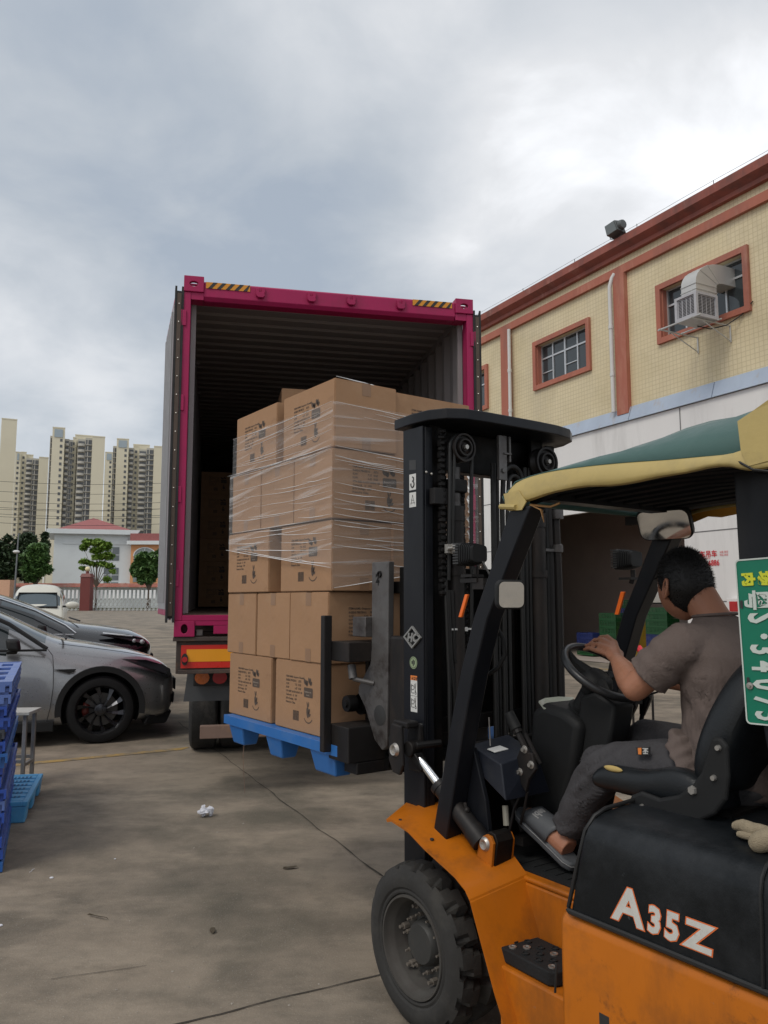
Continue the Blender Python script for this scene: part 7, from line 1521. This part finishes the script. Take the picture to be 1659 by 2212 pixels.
# rear corner flap (large khaki fold at the right edge) and front lip
mb = P_(); mb.add([(1.075,1.872,1.972),(1.03,1.868,1.99),(.95,1.87,2.03),(.85,1.88,2.03),(.85,1.865,1.86),(.95,1.858,1.862),(1.045,1.855,1.85),(1.062,1.858,1.893)], [tuple(range(8))]); mb.build("corner_fold", mTY, cv, smooth=0, thick=.006)
mb = P_(); pts = []
for v in [1.872, 1.95, 2.1, 2.29, 2.48, 2.63, 2.708]: pts += [(1.90, v, 1.89+.04*math.sin((v-1.87)*3.7)), (1.93, v, 1.87), (1.915, v, 1.845)]
mb.add(pts, [(3*i+j, 3*i+3+j, 3*i+4+j, 3*i+1+j) for i in range(6) for j in range(2)]); mb.build("front_lip", mTG, cv, smooth=50, thick=.004)
mb = P_(); mb.add([(1.90,1.85,1.875),(1.885,1.845,1.835),(1.87,1.842,1.815),(1.81,1.842,1.812),(1.795,1.848,1.838),(1.83,1.85,1.88)], [tuple(range(6))]); mb.tube([(1.905,1.84,1.832),(1.835,1.838,1.823)], .008, 8); mb.build("corner_tie", mTY, cv, smooth=0, thick=.004)
mb = P_(); mb.tube([(1.80,1.87,1.83),(1.76,1.88,1.81),(1.755,1.885,1.77)], .009, 6, rs=[.006,.009,.003], flat=.3); mb.tube([(1.80,1.87,1.83),(1.74,1.90,1.82),(1.70,1.9,1.828)], .004, 5); mb.build("tie_strap", mat("ochre_strap", (.30,.16,.06), .8), cv)
mb = P_(); mb.tube([(1.082,1.862,1.875),(1.06,1.852,1.86),(1.03,1.85,1.84),(.99,1.85,1.83)], .003, 5); mb.build("tie_wire", mHose, cv)
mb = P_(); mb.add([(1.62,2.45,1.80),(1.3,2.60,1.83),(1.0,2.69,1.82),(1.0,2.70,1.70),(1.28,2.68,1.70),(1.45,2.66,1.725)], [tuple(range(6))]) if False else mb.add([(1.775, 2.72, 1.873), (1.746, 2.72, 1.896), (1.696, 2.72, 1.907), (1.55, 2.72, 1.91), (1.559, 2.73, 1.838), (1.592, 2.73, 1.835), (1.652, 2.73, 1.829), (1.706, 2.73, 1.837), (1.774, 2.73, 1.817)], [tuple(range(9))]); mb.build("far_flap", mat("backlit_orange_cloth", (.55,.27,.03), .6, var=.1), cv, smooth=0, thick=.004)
mb = P_(); mb.box((1.55,2.0,1.968),(1.575,2.02,1.978)); tag(mb.build("dry_leaf", mLeaf, loc=tuple(F((1.56,2.0,1.97)))), "small dark leaf lying on the green canopy cloth", "leaf")
# gloves and bottle on the hood
mGlv = mat("knitted_cotton", (.30,.245,.165), .95, var=.12, scale=60, bump=.6, bscale=300)
g1 = (1.255, 1.92, 0.943); g2 = (1.131, 1.86, 0.947)
mb = P_(); c = Vector((1.105, 1.90, .955)); mb.tube([c+Vector((.06,0,.0)), c+Vector((.03,.01,.012)), c+Vector((0,-.01,.004)), c+Vector((-.03,.01,.01)), c+Vector((-.05,.0,-.003))], .02, 10, rs=[.010,.018,.020,.018,.008]); mb.tube([c+Vector((.04,-.015,-.008)), c+Vector((.0,-.02,-.006)), c+Vector((-.04,-.01,-.006))], .012, 8, rs=[.009,.012,.008])
tag(mb.build("cotton_glove", mGlv, loc=tuple(F(c)), sub=1, smooth=60), "crumpled cotton glove on the hood just behind the seat", "glove", "gloves left on the hood")
mb = P_(); c = Vector((1.045, 1.855, .945)); mb.tube([c+Vector((.035,-.01,-.01)), c+Vector((.015,-.01,.008)), c+Vector((-.01,.0,.022)), c+Vector((-.035,.01,.055)), c+Vector((-.05,.015,.095))], .02, 10, rs=[.018,.028,.025,.012,.009]); mb.tube([c+Vector((-.0,.01,-.005)), c+Vector((-.05,.01,-.005))], .010, 8)
tag(mb.build("cotton_glove", mGlv, loc=tuple(F(c)), sub=1, smooth=60), "twisted cotton glove hanging at the rear pillar, nearest the number plate", "glove", "gloves left on the hood")
mPet = glassy("clear_bottle_plastic", (.5,.5,.5), .1, alpha=.35); mb = P_(); c = (1.05,1.97,.95); mb.lathe(c, (0,0,1), [(0,0),(.030,0),(.033,.01),(.030,.03),(.033,.045),(.031,.07),(.012,.10),(.012,.115),(0,.115)], 20)
o = mb.build("plastic_bottle", mPet, loc=tuple(F(c))); tag(o, "crumpled clear plastic bottle behind the seat beside the rear pillar", "bottle")
# warning pole, red and white, behind the driver
mRW = mat("red_white_red", (.62,.03,.04), .5); 
rp_ = thing("barrier_pole", "crossed thin red and white barrier poles standing beyond the forklift cab", "barrier", tuple(F((3.6, 5.2, 0))))
for (a, b_) in (((3.443, 4.6, 1.203), (3.343, 4.6, 1.069)), ((3.338, 4.6, 1.189), (3.503, 4.6, 1.011))):
    A3, B3 = Vector(a), Vector(b_); A3, B3 = A3, A3 + (B3-A3)*1.0
    for k in range(4): mb = P_(); mb.tube([A3.lerp(B3, k/4), A3.lerp(B3, (k+1)/4-.002)], .022, 8); mb.build("pole_band", mRW if k % 2 == 0 else mStW, rp_)
for v_ in (0,): 
    mb = P_(); B3 = Vector((3.503, 4.6, 1.011)); mb.tube([B3, (B3.x, B3.y, 0)], .008, 8); B3 = Vector((3.343, 4.6, 1.069)); mb.tube([B3, (B3.x, B3.y, 0)], .008, 8); mb.build("pole_foot", mBkG, rp_)

# =====================================================  DRIVER
mSkin = mat("sun_browned_skin", (0.36, 0.165, 0.10), .5, var=.08, scale=9, bump=.12, bscale=120, spec=.35); mSkin.node_tree.nodes["Principled BSDF"].inputs['Subsurface Weight'].default_value = .08; mSkin.node_tree.nodes["Principled BSDF"].inputs['Subsurface Radius'].default_value = (.01,.004,.002)
mShirt = mat("taupe_cotton_shirt", (.125,.095,.084), .9, var=.06, scale=14, bump=.25, bscale=260)
mTrou = mat("dark_grey_trousers", (.048,.046,.050), .85, var=.10, scale=12, bump=.25, bscale=260)
mHair = mat("black_hair", (.006,.0055,.0055), .6, var=.2, scale=40)
ps_ = thing("person", "man in a brown t-shirt, grey trousers and slippers driving the forklift, seen from behind", "person", tuple(F((1.40, 2.29, .93))))
softbump(mShirt, 14, .55, .015, (1.4, 1.4, .8)); softbump(mTrou, 16, .6, .015); softbump(mSkin, 40, .12, .004)
def ringloft(rings, seg=28, T=F):
    """rings: (center, ex, ey) with ex, ey radius vectors"""
    mb = MB(T); pts = []
    for c, ex, ey in rings:
        c, ex, ey = Vector(c), Vector(ex), Vector(ey)
        for k in range(seg): a = 2*math.pi*k/seg; pts.append(c + ex*math.cos(a) + ey*math.sin(a))
    n = len(rings); mb.add(pts, [(i*seg+k, i*seg+(k+1) % seg, (i+1)*seg+(k+1) % seg, (i+1)*seg+k) for i in range(n-1) for k in range(seg)] + [tuple(range(seg)), tuple(range((n-1)*seg, n*seg))]); return mb
def combine(mbs):
    o = MB(); 
    for m in mbs:
        b = len(o.v); o.v += m.v; o.f += [[i+b for i in f] for f in m.f]; o.mi += m.mi
    return o
def fused(mbs, name, mats, parent, voxel, sm=4, disp=None, smooth=180):
    o = combine(mbs).build("tmp", mats, None, (0,0,0), weld=False)
    r = o.modifiers.new('r', 'REMESH'); r.mode = 'VOXEL'; r.voxel_size = voxel; r.use_smooth_shade = True
    s = o.modifiers.new('s', 'SMOOTH'); s.iterations = sm; s.factor = .5
    bpy.context.view_layer.update(); applied(o, name)
    base = Vector(parent['_o'])
    for v in o.data.vertices:
        if disp:
            v.co += v.normal * disp(v.co)
        v.co -= base
    o.name = name; o.parent = parent; o['_o'] = tuple(base); o.location = (0,0,0)
    o.data.polygons.foreach_set('use_smooth', [True]*len(o.data.polygons))
    if not o.data.materials: o.data.materials.append(mats if not isinstance(mats, list) else mats[0])
    return o
iF = Matrix(((FU.x, FV.x, 0), (FU.y, FV.y, 0), (0, 0, 1))).inverted()
def limb(pts, rs, seg=16): mb = MB(F); mb.tube(pts, .05, seg, rs=rs); return mb
shL, elL, wrL = (1.425,2.115,1.385), (1.566, 2.07, 1.254), (1.743, 2.215, 1.317)
# ---- skin body: neck, arms, hands, head, feet in one mesh
HC = Vector((1.522, 2.285, 1.566))
def head():
    mb = MB(F); pts = []; fs = []; nr, ns = 40, 48
    yaw = R(-14)
    for i in range(nr+1):
        th = math.pi*i/nr
        for k in range(ns):
            ph = 2*math.pi*k/ns; x, y, z = math.sin(th)*math.cos(ph), math.sin(th)*math.sin(ph), math.cos(th)   # x forward
            X, Y, Z = x*.095, y*.074, z*.114
            if z < 0:
                t = -z; Y *= 1 - .30*t**1.5; 
                if x > 0: X = X*(1+.05*t) + .012*t*x
                else: X *= 1 - .45*t**1.4
            if x < 0: X *= .90
            # nose, brow, mouth, eye sockets
            def g(a, b_, s): return math.exp(-((Y-a)**2 + (Z-b_)**2)/s**2) if x > .3 else 0
            X += .024*g(0, -.020, .013) + .012*g(0, .0, .010) + .004*g(.03, .026, .02) + .004*g(-.03, .026, .02) - .009*g(.032, .004, .014) - .009*g(-.032, .004, .014) + .007*g(.006, -.055, .012) + .007*g(-.006, -.055, .012) + .005*g(0, -.09, .018) - .003*g(0,-.066,.006)
            if z < -.75: Z = Z*.97
            c, s = math.cos(yaw), math.sin(yaw); pts.append(HC + Vector((X*c + Y*s, Y*c - X*s, Z)))
    for i in range(nr):
        for k in range(ns): fs.append((i*ns+k, i*ns+(k+1) % ns, (i+1)*ns+(k+1) % ns, (i+1)*ns+k))
    mb.add(pts, fs); return mb
YW = R(-14)
def Hy(p):
    q = Vector(p) - HC; c, s = math.cos(YW), math.sin(YW); return F(HC + Vector((q.x*c + q.y*s, q.y*c - q.x*s, q.z)))
def ear(sg):
    mb = MB(Hy); c = HC + Vector((-.002, sg*.073, -.008)); pts = []; n = 14
    for k in range(n+1):
        a = R(-70 + 300*k/n); pts.append(c + Vector((-.015*math.cos(a)*-1 - .003, sg*(.006+.006*math.sin(a*.5)), .030*math.sin(a)+.002)))
    mb.tube([c + Vector((.012*math.cos(R(a)) - .004 - .006*math.sin(R(a)), sg*(.007+.008*(1-math.cos(R(a)))/2), .029*math.sin(R(a)))) for a in range(-100, 261, 24)], .006, 8, rs=[.005]*16)
    mb.sphere(c + Vector((-.002, sg*.004, 0)), .02, 12, 8, (.75, .35, 1.25)); mb.sphere(c + Vector((.004, sg*.005, -.027)), .009, 8, 6, (.8, .6, 1)); return mb
FG = [ # fingers of the left hand: chains over the rim
 (((1.799, 2.235, 1.335), (1.869, 2.262, 1.342), (1.919, 2.285, 1.347), (1.962, 2.305, 1.34)), (.0095,.0085,.008,.0066)),
 (((1.81, 2.255, 1.353), (1.879, 2.285, 1.362), (1.925, 2.305, 1.362), (1.97, 2.325, 1.353)), (.0105,.0092,.0085,.007)),
 (((1.822, 2.28, 1.364), (1.88, 2.305, 1.379), (1.932, 2.33, 1.375), (1.971, 2.345, 1.357)), (.0105,.0095,.0088,.0072)),
 (((1.823, 2.3, 1.373), (1.871, 2.325, 1.389), (1.923, 2.35, 1.385), (1.953, 2.362, 1.361)), (.0105,.0095,.0086,.0072)),
 (((1.785, 2.28, 1.337), (1.84, 2.33, 1.336), (1.897, 2.365, 1.326), (1.939, 2.385, 1.32)), (.013,.0115,.010,.0085))]
hand = [limb(p, r, 10) for p, r in FG]
for p, r in FG: hand += [MB(F).sphere(p[3], r[3]*1.02, 8, 6), MB(F).sphere(p[1], r[1]*1.08, 8, 6)]
W0 = Vector(wrL); pal = [Vector(f[0][0]) for f in FG[:4]]
for q in pal: hand.append(limb([W0, W0.lerp(q, .5), q], [.021,.0165,.0125], 10))
hand.append(limb([W0, Vector(FG[4][0][0])], [.019,.015], 10))
arm = [limb([shL, Vector(shL).lerp(Vector(elL), .6), elL], [.05,.046,.043], 18), MB(F).sphere(elL, .043, 14, 10), limb([elL, Vector(elL).lerp(Vector(wrL), .25), Vector(elL).lerp(Vector(wrL), .6), Vector(elL).lerp(Vector(wrL), .92), tuple(Vector(wrL)+Vector((.01,.01,.003)))], [.042,.044,.036,.0265,.024], 18)]
shR, elR, wrR = Vector((1.42,2.465,1.385)), Vector((1.53,2.565,1.225)), Vector((1.73,2.46,1.235))
arm += [limb([shR, shR.lerp(elR, .6), elR], [.05,.046,.042], 14), limb([elR, elR.lerp(wrR, .4), wrR], [.042,.038,.025], 14)]
for k in range(4):
    b0 = wrR + Vector((.035, -.03+k*.018, .012)); hand.append(limb([wrR, b0, b0+Vector((.03,-.02,.010)), b0+Vector((.048,-.03,-.008))], [.018,.011,.009,.0075], 8))
hand.append(limb([wrR, wrR+Vector((.02,-.04,0)), wrR+Vector((.05,-.055,-.012))], [.015,.011,.008], 8))
neck = [limb([(1.405,2.29,1.41), (1.44,2.288,1.48), (1.475,2.286,1.535)], [.062,.054,.056], 18)]
toeC = Vector((2.085, 2.12, .745)); heelC = Vector((1.90, 2.115, .665)); an = (1.92, 2.13, 0.732)
foot = [limb([heelC+Vector((-.01,0,.02)), heelC.lerp(toeC, .35)+Vector((0,0,.03)), heelC.lerp(toeC, .75)+Vector((0,0,.022)), toeC+Vector((0,0,.012))], [.034,.04,.04,.026], 14), limb([an, heelC+Vector((0,0,.03))], [.036,.034], 14)]
for k in range(5): q = toeC + Vector((-.005-.006*k, .032-.016*k, .012)); foot.append(limb([q, q+Vector((.024-.002*k,0,.006))], [.011,.0085], 8)); foot.append(MB(F).sphere(tuple(q+Vector((.026-.002*k,0,.0065))), .009, 8, 6))
fR = Vector((0, .36, -.06))
foot += [limb([Vector((1.80,2.46,.645)), Vector((1.88,2.46,.66)), Vector((1.99,2.46,.645))], [.034,.038,.028], 12)]
core = [limb([(1.405,2.29,1.44), (1.38,2.29,1.3), (1.37,2.29,1.15), (1.36,2.29,1.0)], [.05,.09,.10,.10], 16), limb([shL, (1.39,2.29,1.38), shR], [.045,.06,.045], 14),
        limb([(1.36,2.20,1.0), (1.766, 2.14, 0.973)], [.07,.05], 12), limb([(1.766, 2.14, 0.973), an], [.05,.034], 12), limb([(1.36,2.39,1.0), (1.80,2.43,1.03)], [.07,.05], 12), limb([(1.80,2.43,1.03), (1.81,2.46,.65)], [.05,.034], 12)]
bd = fused(core + arm + hand + neck + foot + [head()], "body", mSkin, ps_, .0042, 2)
ear(-1).build("ear", mSkin, ps_, smooth=60); ear(1).build("ear", mSkin, ps_, smooth=60)
mb = MB(Hy)
for s in (-1, 1): mb.sphere(HC + Vector((.074, s*.031, .003)), .0125, 12, 8)
ey = mb.build("eye", mStW, ps_, smooth=60); mb = MB(Hy)
for s in (-1, 1): mb.sphere(HC + Vector((.0835, s*.031, .003)), .0055, 10, 6); mb.tube([HC+Vector((.090,s*.045,.024)), HC+Vector((.095,s*.03,.029)), HC+Vector((.094,s*.015,.026))], .0035, 6)
mb.build("iris_and_brow", mHair, ps_)
# ---- hair: cap with cropped strands
def hairpt(th, ph, e):
    x, y, z = math.sin(th)*math.cos(ph), math.sin(th)*math.sin(ph), math.cos(th)
    X, Y, Z = x*(.095+e), y*(.074+e), z*(.114+e)
    if z < 0:
        t = -z; Y *= 1-.30*t**1.5
        if x < 0: X *= 1-.42*t**1.4
    if x < 0: X *= .90
    c_, s_ = math.cos(YW), math.sin(YW); rot = lambda a: Vector((a[0]*c_ + a[1]*s_, a[1]*c_ - a[0]*s_, a[2])); return HC + rot((X, Y, Z)), rot((x/.098, y/.077, z/.118)).normalized()
def hairlim(ph): # lowest theta covered, by azimuth (0 = face)
    a = abs(math.degrees(math.atan2(math.sin(ph), math.cos(ph))))
    pts = [(0, 50), (40, 54), (58, 70), (72, 92), (86, 98), (96, 100), (112, 122), (150, 136), (180, 137)]
    for (a0, t0), (a1, t1) in zip(pts[:-1], pts[1:]):
        if a <= a1: return R(t0 + (t1-t0)*(a-a0)/(a1-a0))
    return R(132)
mb = MB(Hy); ns, nr = 56, 26; pts = []
for i in range(nr+1):
    for k in range(ns):
        ph = 2*math.pi*k/ns; th = hairlim(ph)*i/nr; f = i/nr; e = .010*(1 - max(0, f-.75)*3.2) if f > .75 else .010
        e += .0025*noise.noise(Vector((math.cos(ph)*9, math.sin(ph)*9, th*9))); p, nn = hairpt(th, ph, e); pts.append(p)
mb.add(pts, [(i*ns+k, i*ns+(k+1) % ns, (i+1)*ns+(k+1) % ns, (i+1)*ns+k) for i in range(nr) for k in range(ns)])
hr = mb.build("hair", mHair, ps_, smooth=60)
mb = MB(Hy); rh = random.Random(8)
for _ in range(9000):
    ph = rh.uniform(0, 2*math.pi); lim = hairlim(ph); th = math.acos(1 - rh.random()*(1-math.cos(lim))); f = th/lim
    e = .008 if f < .75 else .008*(1-max(0, f-.75)*3.4)
    p, nn = hairpt(th, ph, e); d_ = (nn + Vector((rh.gauss(.15, .18), rh.gauss(0, .18), rh.gauss(-.15, .18)))).normalized(); ln = rh.uniform(.007, .016)*(1 if f < .8 else .55)
    sd = d_.cross(Vector((rh.gauss(0,1), rh.gauss(0,1), rh.gauss(0,1)))).normalized()*.0007
    mb.add([p-sd, p+sd, p+d_*ln], [(0,1,2)])
mb.build("hair_strands", mHair, hr, smooth=0, weld=False)
# ---- shirt
def tr_(z, cu, ru, rv, cv_=2.29): return ((cu, cv_, z), (ru, 0, 0), (0, rv, 0))
torso = ringloft([tr_(.955,1.345,.14,.17), tr_(.99,1.36,.162,.188), tr_(1.06,1.365,.160,.188), tr_(1.14,1.368,.146,.182), tr_(1.22,1.372,.138,.182), tr_(1.30,1.378,.132,.192), tr_(1.36,1.388,.122,.196), tr_(1.40,1.395,.105,.185), tr_(1.43,1.402,.088,.140), tr_(1.452,1.412,.075,.095), tr_(1.466,1.420,.066,.072), tr_(1.474,1.424,.062,.066)])
sd_ = (Vector(elL)-Vector(shL)); hem = Vector(shL) + sd_*.72
slv = [limb([(1.40,2.20,1.375), shL, Vector(shL)+sd_*.3, Vector(shL)+sd_*.55, hem], [.075,.072,.069,.068,.070], 24)]
sdr = elR - shR; slv += [limb([(1.40,2.38,1.375), shR, shR+sdr*.4, shR+sdr*.72], [.075,.072,.069,.068], 24)]
def ridge(x, w): x = (x % 1.0); return math.exp(-((x-.5)/w)**2)
def fold(p):
    q = iF @ p; u, v, z = q; d_ = 0
    n1 = noise.noise(Vector((u*5, v*4, z*5)))
    msk = math.exp(-(((u-1.40)/.10)**2 + ((z-1.24)/.10)**2))
    d_ += .0042*math.sin((z*.9 + u*.55)*70 + n1*5)*msk*(1 if v < 2.3 else .5)
    d_ += .006*noise.noise(Vector((u*6 + z*4, v*5, z*7 - u*4)))*(1.0 if z < 1.36 else .3)
    sd2 = Vector((u, v, z)) - Vector(shL); al = sd2.dot(sd_.normalized())
    if v < 2.13 and al > .02: d_ += .0032*math.sin(al*95 + n1*4)*min(1, (al-.02)/.03)
    if z < 1.12: d_ += .005*math.sin(v*38 + u*30 + z*25 + 3*noise.noise(Vector((u*6, v*6, z*8))))*min(1, (1.12-z)/.08)
    return d_
sh = fused([torso] + slv, "shirt", mShirt, ps_, .0062, 5, fold)
mb = MB(F); hn = sd_.normalized(); e1_ = hn.cross(Vector((0,1,0))).normalized(); e2_ = hn.cross(e1_)
for off in (-.002, -.022): mb.tube([hem + hn*off + (e1_*math.cos(t)+e2_*math.sin(t))*(.0705 if off > -.01 else .0703) for t in [2*math.pi*k/30 for k in range(31)]], .0022 if off > -.01 else .0012, 6, cap=False)
pass
mb = MB(F); mb.tube([(1.424+.064*math.cos(t), 2.29+.067*math.sin(t), 1.474+.006*math.cos(t)*-1) for t in [2*math.pi*k/30 for k in range(31)]], .0045, 8, cap=False); mb.build("collar", mShirt, sh)
# shirt tail bunched over the hip
mb = ringloft([((1.455,2.135,1.125),(.03,0,.01),(0,.03,0)), ((1.44,2.115,1.07),(.05,0,.02),(0,.045,0)), ((1.40,2.095,1.03),(.055,0,.03),(0,.045,0)), ((1.36,2.08,.99),(.05,0,.035),(0,.04,0)), ((1.325,2.055,.965),(.03,0,.02),(0,.025,0))])
fused([mb], "shirt_tail", mShirt, sh, .006, 2, lambda p: .0035*math.sin((iF@p).z*150 + (iF@p).x*95))
# ---- trousers
kn = (1.766, 2.14, 0.973); ank = (1.908, 2.13, 0.746)
K, A3 = Vector(kn), Vector(ank)
hipL, hipR = Vector((1.38,2.19,1.0)), Vector((1.38,2.40,1.0)); KR, AR = Vector((1.80,2.43,1.03)), Vector((1.80,2.46,.70))
leg = [limb([hipL, hipL.lerp(K, .45)+Vector((0,0,.012)), hipL.lerp(K, .8)+Vector((0,0,.008)), K], [.098,.090,.078,.072], 24), MB(F).sphere(K, .070, 16, 12), limb([K, K.lerp(A3, .3)+Vector((-.008,0,0)), K.lerp(A3, .65), A3], [.071,.068,.062,.058], 24),
       limb([hipR, hipR.lerp(KR, .5), KR], [.098,.086,.07], 20), MB(F).sphere(KR, .07, 12, 10), limb([KR, AR], [.068,.05], 20), ringloft([tr_(.93,1.36,.13,.18), tr_(.98,1.35,.15,.19), tr_(1.05,1.35,.14,.175)])]
def tfold(p):
    q = iF @ p; u, v, z = q; kd = (Vector((u,v,z))-K).length; ad = (Vector((u,v,z))-A3).length
    d_ = .006*noise.noise(Vector((u*8, v*6, z*8))) + .003*noise.noise(Vector((u*22, v*12, z*20)))
    d_ += .005*math.sin((z*1.0+u*.9)*95)*math.exp(-((kd-.085)/.05)**2) + .0055*math.sin(z*120+u*40)*math.exp(-((ad-.03)/.05)**2)
    return d_
tro = fused(leg, "trousers", mTrou, ps_, .0062, 5, tfold)
mb = MB(F); mb.tube([(1.778, 2.075, 0.962), (1.73, 2.068, 0.984), (1.676, 2.068, 1.017), (1.619, 2.078, 1.047), (1.585, 2.1, 1.073)], .0022, 5); mb.tube([(1.676, 2.068, 1.024), (1.588, 2.078, 1.042), (1.506, 2.09, 1.055)], .0022, 5); mb.tube([(1.806, 2.075, 0.947), (1.852, 2.075, 0.863), (1.893, 2.078, 0.806)], .0022, 5); pass
mb = MB(F); mb.add([(1.571, 2.072, 1.072), (1.526, 2.078, 1.079), (1.527, 2.078, 1.055), (1.57, 2.072, 1.049)], [(0,1,2,3)]); q = mb.build("badge", mStK, tro, smooth=0, thick=.006)
mb = MB(F); mb.add([(1.561, 2.066, 1.072), (1.549, 2.068, 1.074), (1.55, 2.068, 1.054), (1.56, 2.066, 1.053)], [(0,1,2,3)]); mb.build("badge_orange", mStO, q, smooth=0)
mb = MB(F)
for x0, x1, y in ((906,940,988),(912,934,998),(918,924,1006),(906,938,1012),(910,930,1021)): mb.add([(1.544, 2.066, 1.074), (1.525, 2.068, 1.076), (1.525, 2.068, 1.074), (1.544, 2.066, 1.072)], [(0,1,2,3)]) if y == 988 else None
mb.add([(1.54, 2.066, 1.07), (1.528, 2.068, 1.072), (1.528, 2.068, 1.069), (1.54, 2.066, 1.067)], [(0,1,2,3)]); mb.add([(1.544, 2.066, 1.064), (1.525, 2.068, 1.067), (1.525, 2.068, 1.065), (1.544, 2.066, 1.062)], [(0,1,2,3)]); mb.add([(1.535, 2.066, 1.075), (1.533, 2.067, 1.075), (1.534, 2.067, 1.058), (1.536, 2.066, 1.058)], [(0,1,2,3)]); mb.add([(1.543, 2.066, 1.059), (1.527, 2.068, 1.061), (1.527, 2.068, 1.059), (1.543, 2.066, 1.057)], [(0,1,2,3)])
mb.build("badge_mark", mStW, q, smooth=0)
# ---- slippers
mSl = mat("grey_rubber_slipper", (.07,.075,.082), .6, var=.06, scale=20, bump=.1); mSlL = mat("pale_slipper_line", (.22,.22,.22), .6)
def slipper(h, t, nm, lab):
    h, t = Vector(h), Vector(t); x = (t-h).normalized(); y = Vector((0,1,0)); z = x.cross(y); z = -z if z.z < 0 else z; L_ = (t-h).length
    def T(p): return F(h + x*p[0] + y*p[1] + z*p[2])
    out = [(-.045,0),(-.038,-.024),(-.012,-.038),(.05,-.040),(.12,-.044),(.18,-.050),(.225,-.046),(.250,-.024),(.256,.006),(.245,.034),(.20,.048),(.12,.040),(.05,.036),(-.01,.036),(-.038,.024)]
    mb = MB(T); mb.prism(out, 2, -.030, .002); sl = mb.build(nm, mSl, ps_, smooth=50, bevel=.009, bseg=3)
    mb = MB(T); mb.tube([(a*1.012, b_*1.02, -.008) for a, b_ in out + out[:1]], .0016, 5); mb.build("welt_line", mSlL, sl)
    mb = MB(T); pts = []; K_ = 8
    for i in range(K_+1):
        a = .065 + (.195-.065)*i/K_; w = .044 + .004*i/K_; hh = .070 - .022*i/K_
        for k in range(13):
            t_ = math.pi*k/12; pts.append((a + (.010*math.cos(t_*2) if i in (0, K_) else 0), -w*math.cos(t_)*1.02, .002 + hh*math.sin(t_)**.75))
    mb.add(pts, [(i*13+k, (i+1)*13+k, (i+1)*13+k+1, i*13+k+1) for i in range(K_) for k in range(12)]); st = mb.build("strap", mSl, sl, smooth=60, thick=.006)
    return sl, T
sl, TS = slipper((1.892,2.115,.664), (2.09,2.122,.762), "slipper", "")
def TSt(p): # on the strap, outer side
    t_ = p[1]; a = p[0]; f = (a-.065)/.13; w = .044+.004*f; hh = .070-.022*f
    return TS((a, -w*math.cos(t_)*1.02 - (.0035)*math.cos(t_), .002 + hh*math.sin(t_)**.75 + .0035))
me = text_mesh("idea", .044, .0016); mb = MB(lambda p: p)
for poly_i in (0,):
    o = len(mb.v); mb.v = [TSt((.168 - v.co.y*1.0, R(38) + v.co.x*17.0*.9/1.0*.9)) if True else v for v in me.vertices]; mb.f = [list(p.vertices) for p in me.polygons]; mb.mi = [0]*len(mb.f)
mb.build("slipper_lettering", mSlL, sl, smooth=0)
slipper((1.81,2.46,.652), (1.99,2.46,.645), "slipper", "")

# ---- cleanup of helper data
for o in S.objects:
    if '_o' in o: del o['_o']
    if o.get('kind') and 'category' in o and o['kind'] == 'structure': pass
